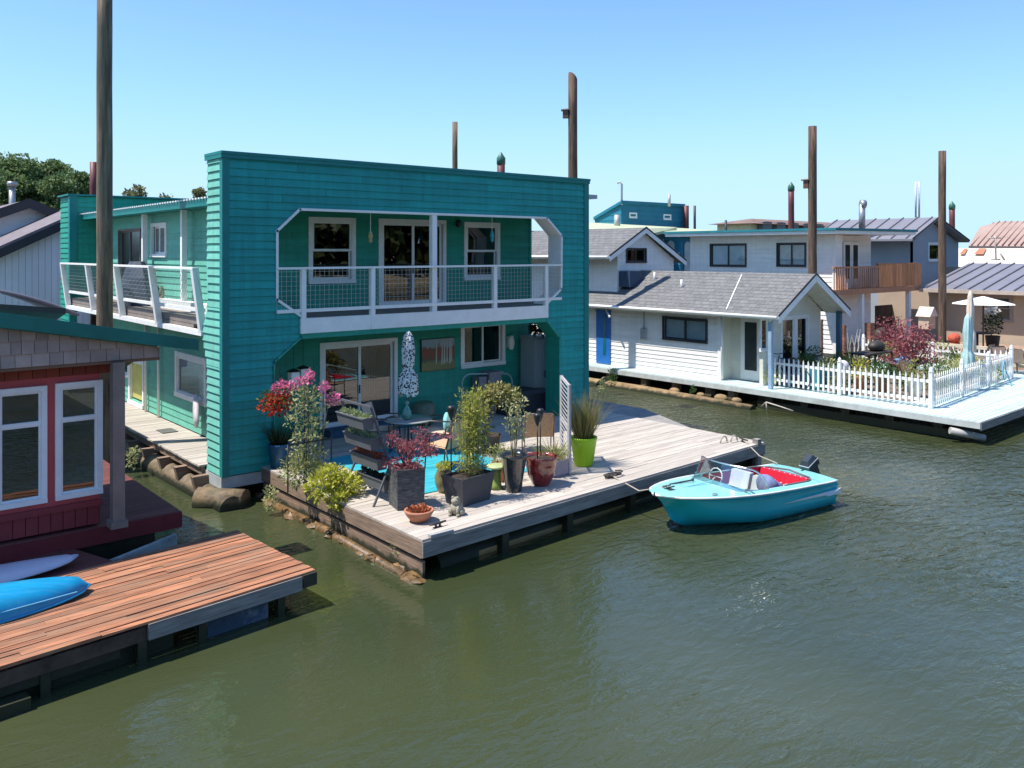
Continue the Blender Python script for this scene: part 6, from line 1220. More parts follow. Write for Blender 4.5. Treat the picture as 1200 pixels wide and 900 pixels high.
# painting
x0_, z1_ = onY(493,398,YR-.04); x1_, z0_ = onY(532,432,YR-.04); r = thing('painting', 'framed canvas of pale birch trunks in autumn grass on the teal wall', 'painting', ((x0_+x1_)/2, YR-.06, z0_)); w_, h_ = (x1_-x0_)/2, z1_-z0_
m = MB(); m.box(-w_,w_,0,.04,0,h_); m.build('frame', mat('dark_canvas_edge', (.03,.03,.03), .7), r)
def paint_mat():
    m, nt, b = newmat('autumn_canvas'); L = nt.links.new; t = N(nt, 'ShaderNodeTexCoord'); s = N(nt, 'ShaderNodeSeparateXYZ'); L(t.outputs['Generated'], s.inputs[0]); n = N(nt, 'ShaderNodeTexNoise', Scale=7.0, Detail=5.0); L(t.outputs['Generated'], n.inputs['Vector'])
    a = N(nt, 'ShaderNodeMath', operation='ADD'); L(s.outputs['Z'], a.inputs[0]); q = N(nt, 'ShaderNodeMath', operation='MULTIPLY_ADD'); L(n.outputs['Fac'], q.inputs[0]); q.inputs[1].default_value = .6; q.inputs[2].default_value = -.3; L(q.outputs[0], a.inputs[1])
    r_ = ramp(nt, [(0, (.22,.2,.08)), (.22, (.25,.22,.08)), (.36, (.09,.11,.07)), (.5, (.25,.08,.04)), (.7, (.22,.08,.05)), (.8, (.25,.33,.38)), (1, (.3,.36,.38))]); L(a.outputs[0], r_.inputs[0]); L(r_.outputs[0], b.inputs['Base Color']); b.inputs['Roughness'].default_value = .6; return m
m = MB(); m.box(-w_+.01,w_-.01,-.008,-.001,.01,h_-.01); cv = m.build('canvas', paint_mat(), r); m = MB()
for (t_, ww, b0_) in ((-.12,.018,.22),(.22,.022,.18),(.36,.03,.2),(.52,.02,.24),(.7,.028,.2),(.8,.016,.25)): m.hexa([(w_*t_-ww,-.0095,b0_*h_),(w_*t_+ww,-.0095,b0_*h_),(w_*t_+ww,-.0085,b0_*h_),(w_*t_-ww,-.0085,b0_*h_),(w_*t_-ww*.6+.01,-.0095,h_*.97),(w_*t_+ww*.5+.01,-.0095,h_*.97),(w_*t_+ww*.5+.01,-.0085,h_*.97),(w_*t_-ww*.6+.01,-.0085,h_*.97)])
m.build('birch_trunks', mat('birch_paint', (.5,.48,.4), .7), cv)
# lanterns hanging by the porch corner; wind chimes
for i,(px,py) in enumerate(((344,441),(355,437))):
    x, z = onY(px,py,16.9+.3*i); r = thing('hanging_lantern', ['white hanging lantern nearer the left corner of the porch','white hanging lantern nearer the sliding door'][i], 'lantern', (x, 16.9+.3*i, z-.14)); m = MB(); m.box(-.09,.09,-.09,.09,0,.24); m.build('shade', white, r); m = MB(); m.lathe([(.12,.241),(.03,.3)], n=4, square=True); m.tube([(0,0,.3),(0,0,3.18-z+.14)],.006,n=4); m.build('hanger', black, r)
def chime(px, pyt, pyb, mt, label):
    x, zt2 = onY(px,pyt,YF+.3); zb3 = onY(px,pyb,YF+.3)[1]; r = thing('wind_chime', label, 'wind chime', (x, YF+.3, zb3)); H = zt2-zb3; m = MB(); m.tube([(0,0,H*.5),(0,0,5.795-zb3)], .006, n=4); m.build('string', white, r); m = MB(); m.lathe([(.01,0),(.045,H*.1),(.035,H*.25),(.06,H*.35),(.03,H*.5),(.045,H*.55),(.01,H*.62)], n=8); m.build('ornament', mt, r)
chime(434,262,285, mat('brass', (.5,.4,.2), .4, .5), 'small golden wind chime between the upper window and balcony door'); chime(576.5,262,284, mat('turquoise_fish', (.02,.3,.33), .4), 'turquoise fish ornament hanging in front of the right upper window')
# side balcony items
x, y, z = 6.85, onX(158,340,6.8)[0], 3.5; r = thing('covered_grill', 'barbecue under a dark blue-gray fabric cover on the side balcony', 'covered grill', (x, y, z)); m = MB(); cv_ = mat('navy_cover', (.04,.055,.09), .7, var=.3, vs=6)
base = None; m.smooth = False
for z_, a_, b_ in ((0,.36,.75),(.3,.34,.7),(.7,.30,.6),(.95,.24,.42),(1.12,.15,.3)):
    n_ = m.add([(a_*math.cos(k*.5236)*(1+.06*(k%2)), b_*math.sin(k*.5236)*(1+.06*(k%2)), z_) for k in range(12)])
    if base is not None:
        for k in range(12): m.face((base+k, base+(k+1)%12, n_+(k+1)%12, n_+k))
    base = n_
m.face([base+k for k in range(12)]); m.build('cover', cv_, r); m = MB(); m.box(-.3,.3,-.5,.5,0,.1); m.build('base', black, r)
y = onX(90,340,6.9)[0]; r = thing('storage_cart', 'dark blue and red storage cart at the far end of the side balcony', 'cart', (6.85, y, 3.5)); m = MB(); m.box(-.3,.3,-.6,.6,.05,.5); m.build('body', mat('navy_box', (.02,.03,.09), .6), r); m = MB(); m.box(-.31,.31,-.62,.62,.501,.62); m.box(-.2,.2,-.5,.5,.621,.8); m.build('lid', mat('red_box', (.35,.03,.04), .5), r)
m = MB(); m.lathe([(.06,0),(.07,.2),(.03,.26),(.03,.3)], (7.05, onX(187,340,7)[0], 3.72), n=8); m2_ = m.build('ledge_jar', mat('olive_glaze', (.22,.2,.09), .3)); tag(m2_, 'small olive jar on the ledge inside the side balcony', 'jar')
m = MB(); m.box(6.95,7.2,17.4,onX(183,340,7)[0]+.6,3.5,3.71); tag(m.build('ledge_bench', white), 'long white bench ledge along the inside of the side balcony', 'bench')
yv, zv = onX(233,475,7.2); m = MB(); m.lathe([(.0,0),(.5,.0),(.5,.03),(0,.04)], n=24); m.v = [(7.12+v[2]*1.0, yv+v[0]*.36, zv-.12+v[1]*.8) for v in m.v]; tag(m.build('oval_board', mat('pale_board', (.6,.55,.56), .6)), 'pale oval board leaning on the side wall by the facade return', 'board')
# cleats, ropes
iron = mat('dark_iron', (.04,.035,.03), .6)
def cleat(px, py, ang, label, s=.16):
    x, y = G(px, py); r = thing('dock_cleat', label, 'cleat', (x, y, DZ), ang); m = MB(); m.tube([(-s,0,.07),(-s*.4,0,.065),(s*.4,0,.065),(s,0,.07)], [.014,.02,.02,.014], n=8); m.tube([(-.04,0,0),(-.04,0,.06)], .018, n=8); m.tube([(.04,0,0),(.04,0,.06)], .018, n=8); m.box(-.08,.08,-.03,.03,0,.012); m.build('horn', iron, r); return r
cleat(513,618,R(5),'dark iron cleat at the near corner of the gray deck'); cleat(716,560,R(-10),'iron cleat wrapped with dark rope beside the front edge of the deck'); cleat(871,518,R(70),'iron cleat at the far right corner of the gray deck')
m = MB(); m.box(*[v for v in (G(520,628)[0]-.22,G(520,628)[0]+.2)], G(520,628)[1]+.02, G(520,628)[1]+.10, DZ+.004, DZ+.05); tag(m.build('bumper_block', mat('gray_fender', (.35,.34,.32), .6)), 'short gray bumper strip lying at the near corner of the deck', 'bumper')
rope = mat('rope', (.45,.4,.33), .9); drope = mat('dark_rope', (.06,.05,.045), .9)
x, y = G(718,559); m = MB(); m.tube([(x+.2*math.cos(t*.8)*(1+.02*t), y+.08*math.sin(t*.8), DZ+.02+.004*t) for t in range(18)], .013, n=6); tag(m.build('rope_coil', drope), 'dark rope coiled round the cleat near the boat bow', 'rope')
for i,(px,py) in enumerate(((848,519),(860,518))):
    x, y = G(px,py); m = MB(); m.tube([(x+.12*math.cos(t*.35), y, DZ+.02+.13*math.sin(t*.35)) for t in range(10)], .017, n=6); tag(m.build('rope_loop', rope), ['left pale rope loop at the far corner of the gray deck','right pale rope loop beside the corner cleat of the gray deck'][i], 'rope')
# ================================================================ runabout boat
bow = Vector((11.55, 9.76, 0)); stern = Vector((15.42, 9.30, 0)); L_ = (bow-stern).length; dirb = (bow-stern).normalized(); ang = math.atan2(dirb.y, dirb.x)
bt = thing('motorboat', 'turquoise vintage runabout with curved windshield and red interior moored at the gray deck', 'boat', (stern.x, stern.y, 0), ang)
turq = mat('turquoise_gelcoat', (.015,.52,.60), .22, var=.08, vs=2, coat=.5, dirt=.25, dirtcol=(.03,.40,.46), dscale=4); turl = mat('pale_turquoise_deck', (.26,.64,.66), .25, var=.05, vs=1, coat=.4); wstripe = mat('white_gelcoat', (.75,.76,.74), .3)
def st(t):   # t 0 stern .. 1 bow: x, keel z, chine(half beam,z), gunwale(half beam,z)
    x = L_*t; full = math.sqrt(max(0, 1-max(0,(t-.35)/.65)**2.6)); gb = .80*full*(1-.09*(1-t)**2)+.02; cb = .68*math.sqrt(max(0,1-max(0,(t-.3)/.62)**2))*.98+.01 if t < .92 else .01
    kz = -.12 if t < .6 else -.12+.34*((t-.6)/.4)**2.2; cz = .02+.0*t if t < .5 else .02+.40*((t-.5)/.5)**1.5; gz = .50+.17*t**1.3
    if t > .92: cz = max(cz, kz+.05)
    return x, kz, (cb, cz), (gb, gz)
n = 30; m = MB(); m.smooth = True; rows = []
for i in range(n+1):
    t = i/n; x, kz, (cb, cz), (gb, gz) = st(t); fl_ = .05*math.sin(min(1,t)*3.1)
    pts = [(0,kz),(cb*.5,(kz+cz)/2-.02),(cb,cz),(cb+.03+(gb-cb)*.35-fl_*.3,cz+(gz-cz)*.35),(gb-(gb-cb)*.25-fl_*.2,cz+(gz-cz)*.7),(gb,gz)]
    xs_ = [x+ (0 if t < .8 else ((t-.8)/.2)**2*dx) for dx in (-.22,-.18,-.1,-.02,.05,.12)]
    L1 = m.add([(xs_[k],p[0],p[1]) for k,p in enumerate(pts)]); R1 = m.add([(xs_[k],-p[0],p[1]) for k,p in enumerate(pts)]); rows.append((L1,R1))
for (a,b),(c,d) in zip(rows[:-1],rows[1:]):
    for k in range(5): m.face((a+k,a+k+1,c+k+1,c+k)); m.face((b+k,d+k,d+k+1,b+k+1))
m.smooth = False; a,b = rows[0]; m.face([a+k for k in range(6)]+[b+k for k in range(5,0,-1)])
hull = m.build('hull', turq, bt)
# topsides: deck with cockpit opening t .10-.60
def gw_(t): x, kz, c, (gb, gz) = st(t); dx = 0 if t < .8 else ((t-.8)/.2)**2*.12; return x+dx, gb, gz
m = MB(); m.smooth = True; c0t, c1t = .13, .60
def inner(t):
    u_ = (t-c0t)/(c1t-c0t); g = gw_(t); w_ = (g[1]-.13)*(1-max(0,abs(2*u_-1)-.75)**2*4*.9); return w_
def crown(t, s): g = gw_(t); return g[2]+.05*(1-s*s)*(1 if t > .5 else .6)
prev = None
for i in range(n*2+1):
    t = i/(n*2); x, gb, gz = gw_(t)
    if c0t <= t <= c1t: ww = inner(t); cur = (m.add([(x,gb,gz),(x,(gb+ww)/2,gz+.03),(x,ww,gz+.035)]), m.add([(x,-gb,gz),(x,-(gb+ww)/2,gz+.03),(x,-ww,gz+.035)]), None)
    else: cur = (None, None, m.add([(x,gb*s,crown(t,s)) for s in (1,.6,.2,-.2,-.6,-1)]))
    if prev is not None:
        if cur[2] is not None and prev[2] is not None:
            for k in range(5): m.face((prev[2]+k, cur[2]+k, cur[2]+k+1, prev[2]+k+1))
        elif cur[2] is None and prev[2] is None:
            for k in range(2): m.face((prev[0]+k, cur[0]+k, cur[0]+k+1, prev[0]+k+1)); m.face((prev[1]+k, prev[1]+k+1, cur[1]+k+1, cur[1]+k))
        else:
            f_, c_ = (prev[2], cur) if prev[2] is not None else (cur[2], prev)
            m.face((f_, c_[0], c_[0]+1, f_+1)); m.face((f_+1, c_[0]+1, c_[0]+2, f_+2)); m.face((f_+5, f_+4, c_[1]+1, c_[1])); m.face((f_+4, f_+3, c_[1]+2, c_[1]+1))
            m.face((f_+2, c_[0]+2, c_[1]+2, f_+3))
    prev = cur
m.build('deck', turl, bt)
m = MB()
pL = [(gw_(i/20)[0], gw_(i/20)[1]+.01, gw_(i/20)[2]-.01) for i in range(21)]; m.tube(pL, .02, n=6); m.tube([(a_,-b_,c_) for a_,b_,c_ in pL], .02, n=6); m.build('rub_rail', wstripe, bt)
def side_pt(t, s, off=.012, sg=1):    # point on topside between chine and gunwale
    x, kz, (cb, cz), (gb, gz) = st(t); return (x, sg*(cb+(gb-cb)*(s*.95)+.03*(1-abs(2*s-1))+off+.012), cz+(gz-cz)*s)
for sg in (1,-1):
    m = MB()
    P_ = [(side_pt(t_,.50+.03*math.sin(t_*5),sg=sg), side_pt(t_,.50+.03*math.sin(t_*5)+.16*max(0,(1-t_/.42)),sg=sg)) for t_ in [i/14*.42 for i in range(15)]]
    for (a_,b_),(c_,d_) in zip(P_[:-1],P_[1:]): m.poly([a_,c_,d_,b_] if sg > 0 else [a_,b_,d_,c_])
    m.prism([side_pt(0.0,.5,sg=sg),side_pt(.10,.5,sg=sg),side_pt(.0,.72,sg=sg)],(-.0,sg*.05,0))
    m.build('spear_stripe', wstripe, bt)
for sg in (1,-1):
    m = MB()
    P_ = [(side_pt(t_,.80,sg=sg), side_pt(t_,.86,sg=sg)) for t_ in [i/24*.99 for i in range(25)]]
    for (a_,b_),(c_,d_) in zip(P_[:-1],P_[1:]): m.poly([a_,c_,d_,b_] if sg > 0 else [a_,b_,d_,c_])
    m.build('side_stripe', mat('deep_teal_stripe', (.02,.38,.42), .25), bt)
redv = mat('red_vinyl', (.5,.01,.03), .4, var=.06); 
m = MB(); ps_ = [i/16 for i in range(17)]
for sg in (1,-1):
    q_ = [(gw_(c0t+(c1t-c0t)*u_)[0], sg*(inner(c0t+(c1t-c0t)*u_)-.005), gw_(c0t+(c1t-c0t)*u_)[2]+.03) for u_ in ps_]
    for a_, b_ in zip(q_[:-1], q_[1:]): m.poly([a_, b_, (b_[0],b_[1]*.95,.12), (a_[0],a_[1]*.95,.12)])
xa_, xb_ = L_*c0t, L_*c1t; w0_ = inner(c0t); w1_ = inner(c1t)
m.poly([(xa_,-w0_,.53),(xa_,w0_,.53),(xa_,w0_,.12),(xa_,-w0_,.12)]); m.build('cockpit_lining', redv, bt)
m = MB(); m.poly([(xb_,-w1_,.62),(xb_,w1_,.62),(xb_,w1_,.12),(xb_,-w1_,.12)]); m.build('dashboard', turl, bt)
m = MB(); m.poly([(xa_,-.6,.13),(xb_,-.6,.13),(xb_,.6,.13),(xa_,.6,.13)]); m.build('floor', mat('boat_floor', (.25,.2,.16), .8), bt)
m = MB(); m.tube([(gw_(c0t+(c1t-c0t)*u_)[0], inner(c0t+(c1t-c0t)*u_), gw_(c0t+(c1t-c0t)*u_)[2]+.04) for u_ in ps_[:9]], .018, n=6); m.tube([(gw_(c0t+(c1t-c0t)*u_)[0], -inner(c0t+(c1t-c0t)*u_), gw_(c0t+(c1t-c0t)*u_)[2]+.04) for u_ in ps_[:9]], .018, n=6); m.tube([(xa_,-w0_,.56),(xa_-.03,0,.6),(xa_,w0_,.56)],.018,n=6); m.build('coaming_trim', mat('gray_rubber', (.12,.13,.13), .6), bt)
def seatb(x0,x1,y0,y1,zs,zb_,mt,nm):
    m = MB(); m.box(x0,x1,y0,y1,.14,zs); m.hexa([(x0-.02,y0,zs+.001),(x0+.1,y0,zs+.001),(x0+.1,y1,zs+.001),(x0-.02,y1,zs+.001),(x0-.08,y0,zb_),(x0+.02,y0,zb_),(x0+.02,y1,zb_),(x0-.08,y1,zb_)]); return m.build(nm, mt, bt)
rb_ = seatb(xa_+.12, xa_+.55, -.55,.55, .34,.56, redv, 'rear_bench'); seatb(xa_+1.05, xa_+1.4, .05,.5, .38,.66, mat('gray_vinyl', (.68,.68,.66), .5), 'front_seat'); seatb(xa_+1.0, xa_+1.4, -.52,-.06, .38,.66, mat('gray_vinyl', (.68,.68,.66), .5), 'front_seat')
m = MB()
for i in range(9): m.tube([(xa_+.10,-.5+.125*i,.57),(xa_+.19,-.5+.125*i,.385),(xa_+.56,-.5+.125*i,.35)],.012,n=5)
m.build('piping', mat('white_piping', (.75,.72,.7), .5), rb_)
m = MB(); m.smooth = True; m.ball((xa_+1.02,.34,.56),.17,.24,.16,n=14,m=8); m.ball((xa_+.85,.30,.46),.25,.18,.12,n=14,m=8); m.v = [(a_+.02*math.sin(b_*30), b_, c_+.02*math.sin(a_*25)) for a_,b_,c_ in m.v]; m.build('seat_cover', mat('blue_gray_cloth', (.16,.20,.34), .9, var=.2, vs=8), bt)
m = MB(); wc_ = Vector((xb_-.12,-.28,.66)); m.tube([(wc_.x-.06*math.cos(k*.5236)*.6, wc_.y+.16*math.sin(k*.5236), wc_.z+.15*math.cos(k*.5236)) for k in range(13)], .013, n=6); m.tube([tuple(wc_), (xb_+.03,-.28,.56)], .015, n=6); m.tube([(wc_.x,wc_.y-.15,wc_.z),(wc_.x,wc_.y+.15,wc_.z)], .01, n=5); m.build('steering_wheel', white, bt)
# curved windshield
m = MB(); m.smooth = True; P_ = []
for i in range(25):
    u_ = i/24*2-1; yy_ = .70*math.sin(u_*math.pi/2)/1.0; xx_ = xb_+.02+.30*math.cos(u_*math.pi/2)-.45*max(0,abs(u_)-.6)/.4; zb3 = .62+.03*(1-u_*u_) ; hh = .36*(1-max(0,abs(u_)-.55)**2*4.9)+.0
    P_.append(((xx_, yy_, zb3-.02), (xx_-.22*hh/.36, yy_*(.97), zb3+max(.01,hh))))
for (a_,b_),(c_,d_) in zip(P_[:-1],P_[1:]): m.poly([a_,c_,d_,b_])
m.sm = [True]*len(m.sm); ws = m.build('windshield', glassmat('acrylic', (.78,.86,.86), .25, .08), bt)
m = MB(); m.tube([a_ for a_,b_ in P_], .010, n=5); m.tube([b_ for a_,b_ in P_], .013, n=5); m.tube([P_[0][0],P_[0][1]],.01,n=5); m.tube([P_[-1][0],P_[-1][1]],.01,n=5); m.build('windshield_trim', mat('chrome', (.6,.6,.6), .2, .9), ws)
chrome = mat('chrome', (.6,.6,.6), .2, .9)
m = MB(); tB = gw_(.93); m.tube([(tB[0]-.08,-.05,tB[2]+.10),(tB[0]+.1,-.05,tB[2]+.10)], .012, n=6); m.tube([(tB[0]-.02,-.05,tB[2]+.02),(tB[0]-.02,-.05,tB[2]+.1)], .012, n=6); m.tube([(tB[0]-.08,.05,tB[2]+.10),(tB[0]+.1,.05,tB[2]+.10)], .012, n=6); m.box(tB[0]-.08,tB[0]+.12,-.09,.09,tB[2]+.035,tB[2]+.05); m.build('bow_cleat', iron, bt)
m = MB(); g_ = gw_(.80); m.box(g_[0]-.06,g_[0]+.05,g_[1]-.12,g_[1]-.08,g_[2]+.02,g_[2]+.045); m.build('cleat', chrome, bt); m = MB(); g_ = gw_(.80); m.bar((g_[0]-.5,.0,g_[2]+.065),(g_[0]+.25,.0,g_[2]+.055),.02,.012); m.build('deck_ridge', turl, bt)
m = MB(); g_ = gw_(.8); m.bar((g_[0]-.25,-.25,g_[2]+.065),(g_[0]+.25,-.30,g_[2]+.05),.03,.02); m.ball((g_[0]-.27,-.25,g_[2]+.07),.03); m.build('bow_strap', iron, bt)
# outboard
om = tag(bpy.data.objects.new('outboard_motor', None)); COL.objects.link(om); om.parent = bt; om.location = (-.1,0,.45); om.rotation_euler = (0,R(28),0)
dkm = mat('dark_motor', (.03,.04,.05), .35, var=.1); m = MB(); m.hexa([(-.28,-.11,.08),(.05,-.11,.08),(.05,.11,.08),(-.28,.11,.08),(-.28,-.11,.2),(.05,-.11,.2),(.05,.11,.2),(-.28,.11,.2)]); m.hexa([(-.28,-.11,.201),(.05,-.11,.201),(.05,.11,.201),(-.28,.11,.201),(-.21,-.07,.31),(-.02,-.07,.28),(-.02,.07,.28),(-.21,.07,.31)]); m.build('cowling', dkm, om); m = MB(); m.hexa([(-.2,-.06,-.75),(-.05,-.06,-.75),(-.05,.06,-.75),(-.2,.06,-.75),(-.24,-.08,.119),(0,-.08,.119),(0,.08,.119),(-.24,.08,.119)]); m.box(-.02,.12,-.12,.12,-.12,.1); m.build('lower_unit', dkm, om)
m = MB(); m.box(-.285,.055,-.115,.115,.19,.205); m.build('cowling_band', mat('silver_band', (.55,.56,.57), .4), om)
m = MB(); m.tube([(.1,0,.15),(.38,0,.2)],.02,n=8); m.build('tiller', iron, om)
m = MB(); m.tube([(-.26,0,-.72),(-.08,0,-.72)],.04,n=8); m.build('propeller_hub', iron, om)
# mooring lines
x, y = G(716,560); e = bt.matrix_basis@Vector((tB[0],0,tB[2]+.1)); m = MB(); m.tube([(x,y,DZ+.05),((x+e.x)/2,(y+e.y)/2,.52),(e.x,e.y,e.z)], .012, n=6); tag(m.build('mooring_line', rope), 'mooring line from the deck cleat to the boat bow', 'rope')
x, y = G(871,518); e = bt.matrix_basis@Vector((.1,-.6,.55)); m = MB(); m.tube([(x,y,DZ+.05),((x+e.x)/2,(y+e.y)/2,.5),(e.x,e.y,e.z)], .012, n=6); tag(m.build('mooring_line', rope), 'mooring line from the far corner cleat to the boat stern', 'rope')
# ================================================================ cottage garden
def planter(label, x, y, w, d, h, mt, fol, n, rr, cat='planter', lf=(.08,.04)):
    r = thing('planter', label, cat, (x, y, DZ)); m = MB(); tbox(m, w*.9,d*.9,w,d,h); m.build('box', mt, r); m = MB(); cloud(m, (0,0,h+rr[2]*.5), rr, n, *lf, rs); m.build('foliage', fol, r); return r
def at(px, f): d = ray(px); return d[0]*f, d[1]*f
x, y = at(976,27.2); planter('turquoise raised planter box on the cottage porch', x-.3, y+.2, .75,.3,.62, mat('turquoise_box', (.05,.32,.38), .6), L_green, 120, (.2,.2,.12))
x, y = at(955,28.2); planter('dark pot of green leaves left of the turquoise planter', x, y, .22,.22,.85, mat('gray_clay', (.25,.22,.2), .8), L_green, 260, (.35,.3,.22))
x, y = at(990,27.8); planter('bushy green plant right of the turquoise planter', x, y, .22,.22,.6, mat('gray_clay', (.25,.22,.2), .8), L_green, 260, (.4,.3,.2))
x, y = at(924,27.0); r = thing('bicycle', 'dark blue bicycle leaning by the french doors behind the picket fence', 'bicycle', (x, y, DZ), R(80)); nb = mat('navy_frame', (.01,.03,.12), .4)
for dx in (-.52,.52): m = MB(); m.tube([(dx+.33*math.cos(k*.393), 0, .34+.33*math.sin(k*.393)) for k in range(17)], .02, n=6); m.build('wheel', black, r)
m = MB(); 
for a_, b_ in (((-.52,0,.34),(-.15,0,.85)),((-.15,0,.85),(.38,0,.88)),((.38,0,.88),(0,0,.32)),((0,0,.32),(-.15,0,.85)),((-.52,0,.34),(0,0,.32)),((.38,0,.95),(.52,0,.34))): m.tube([a_,b_], .022, n=6)
m.build('frame', nb, r); m = MB(); m.tube([(.38,-.28,1.05),(.42,0,1.0),(.38,.28,1.05)], .015, n=6); m.build('handlebar', black, r); m = MB(); m.ball((-.18,0,.92),.13,.07,.04); m.build('saddle', black, r)
# red maple in the garden
def maple(label, px, f, h, seed, w=1.05, n=1700):
    rs = random.Random(seed); x, y = at(px, f); r = thing('maple_tree', label, 'tree', (x, y, DZ)); m = MB(); m2 = MB()
    for k in range(16):
        a_ = k*2.4; t = (k+1)/16; q_ = w*(.35+.65*rs.random())*(1-.45*t); tip = (q_*math.cos(a_), q_*math.sin(a_), h*(.35+.6*t)); m2.tube([(0,0,.0),(q_*.2*math.cos(a_),q_*.2*math.sin(a_),h*.3),tip], [.05,.03,.008], n=5)
        for j in range(3): tt = .6+.2*j; cloud(m, (tip[0]*tt, tip[1]*tt, h*.3*(1-tt)+tip[2]*tt), (.32,.32,.08), n//48, .13,.05, rs, up=-.2)
    m2.build('trunk', stemd, r); m.build('crown', L_red, r); return r
maple('spreading red japanese maple rising above the picket fence corner', 1068, 27.5, 2.0, 8)
maple('smaller low red maple at the foot of the garden pile', 1048, 31, 2.0, 9, .9, 1300)
x, y = at(1030,30); m = MB()
cloud(m, (x,y,1.1),(.9,.6,.3), 500,.12,.05,rs); tag(m.build('shrub', L_green), 'low green shrub behind the farther picket fence', 'shrub')
for px, f, s_, mt, lab in ((1105,31.5,.55,L_olive,'pale green shrub at the base of the slender garden pile'),(1122,30,.5,L_green,'green garden shrub right of the slender pile'),(1100,25.6,.4,L_olive,'olive bush in the middle of the picket enclosure'),(1156,28.0,.4,L_yel,'yellow-green bush behind the right picket fence'),(1060,26.2,.35,L_green,'green leafy plant inside the front picket fence'),(985,25.9,.3,L_olive,'mixed green plant behind the front pickets'),(905,27.5,.3,L_yel,'small yellow plant inside the left end of the picket fence')):
    x, y = at(px, f); m = MB(); cloud(m, (x,y,DZ+s_*.9),(s_,s_,s_*.8), 420,.1,.05,rs); o = m.build('shrub', mt); tag(o, lab, 'shrub')
# garden table, chairs, umbrellas
x, y = at(1022,29.5); r = thing('garden_table', 'dark outdoor table with barbecue grill at the back of the picket enclosure', 'table', (x, y, DZ)); m = MB(); m.box(-.9,.9,-.35,.35,.78,.84); m.build('tabletop', iron, r)
for a_, b_ in ((-.8,-.3),(.8,-.3),(-.8,.3),(.8,.3)): m = MB(); m.box(a_-.03,a_+.03,b_-.03,b_+.03,0,.78); m.build('leg', iron, r)
m = MB(); m.ball((.3,0,1.0),.4,.25,.2); m.build('grill_lid', iron, r)
dp = {}
def shade(label, px, f, z0, z1, rr, mt, pole_r=.02):
    x, y = at(px, f); r = thing('closed_umbrella', label, 'umbrella', (x, y, DZ)); m = MB(); m.tube([(0,0,0),(0,0,z1-.1)], pole_r, n=8); m.build('pole', white, r); m = MB(); folded(m, z0, z1, rr, seed=int(px)); m.build('canopy', mt, r)
shade('closed pale turquoise umbrella standing inside the picket fence', 1134, 26.5, .55, 2.35, .16, mat('pale_turquoise_canvas', (.40,.58,.58), .8))
shade('closed cream umbrella just behind the turquoise one', 1137, 29, .9, 2.95, .14, mat('cream_canvas', (.75,.65,.55), .8))
x, y = at(1152,33); zc_ = HC-(347-296)/F*33; r = thing('open_umbrella', 'open white patio umbrella in front of the tan house', 'umbrella', (x, y, DZ)); m = MB(); m.tube([(0,0,0),(0,0,zc_-DZ)], .03, n=8); m.build('pole', iron, r); m = MB(); m.lathe([(1.15,zc_-DZ-.30),(0,zc_-DZ)], n=8, capb=False); m.lathe([(1.14,zc_-DZ-.31),(0,zc_-DZ-.02)], n=8, capb=False); m.build('canopy', mat('white_canvas', (.8,.79,.76), .8), r)
# tiered terrace edge and table behind
trc = tag(bpy.data.objects.new('terrace', None), 'long beige terrace bench wall before the tan house', 'terrace'); COL.objects.link(trc); trc.location = (33, 14, DZ); bgem = mat('beige_timber', (.62,.52,.38), .8, var=.1, dirt=.2)
m = MB(); m.bar((33.2,9,DZ+.75),(33.6,17.6,DZ+.75),.12,.12); m.bar((33.2,9,DZ+.25),(33.6,17.6,DZ+.25),.12,.14); m.build('rail_boards', bgem, trc, world=True)
for yy_ in (9.5,11,12.5,14,15.5,17): m = MB(); m.box(33.3,33.45,yy_-.06,yy_+.06,DZ,DZ+.7); m.build('post', bgem, trc, world=True)
m = MB(); m.box(33.9,40.3,8,24,DZ-.1,DZ+.25); tag(m.build('terrace_floor', mat('terrace_boards', (.36,.24,.17), .85, var=.2, stretch=(1,6,1), vs=4)), 'reddish brown raised terrace floor before the tan house', 'terrace')
for px, f, rz_, lab in ((1125,30.5,40,'brown patio chair beside the closed umbrellas'),(1178,30.3,-30,'gray-tan patio chair at the right edge of the garden'),(1196,30,80,'tan patio chair cut by the right frame edge'),(1150,31.5,180,'dark metal patio chair facing the terrace')):
    x, y = at(px, f); c_ = sling_chair('garden_chair', lab, x, y, R(rz_), mat('taupe_fabric', (.35,.24,.18), .8), grp='garden chairs right of the maple')
x, y = at(1086,33.3); r = thing('birdhouse', 'pale wooden birdhouse mounted beside the slender garden pile', 'birdhouse', (x, y, 1.9)); m = MB(); m.box(-.28,.28,-.2,.2,.0,.5); m.build('body', mat('pale_birdhouse', (.55,.38,.27), .8), r); m = MB(); m.prism([(-.36,-.28,.48),(.36,-.28,.48),(0,-.28,.85)],(0,.56,0)); m.build('roof', mat('pink_roof_boards', (.65,.5,.42), .8), r); m = MB(); m.tube([(0,0,-1.3),(0,0,0)],.04,n=6); m.build('post', pilem, r)
x, y = at(1118,32.5); m = MB(); m.ball((x,y,DZ+1.0),.22,.22,.2); m.lathe([(.15,0),(.2,.25)],(x,y,DZ+.6),n=10); m.tube([(x,y,DZ),(x,y,DZ+.6)],.05,n=6); tag(m.build('red_flower_pot', mat('red_orange_flowers', (.6,.1,.05), .8, var=.4, vs=20)), 'pot of red-orange flowers left of the closed umbrellas', 'potted plant')
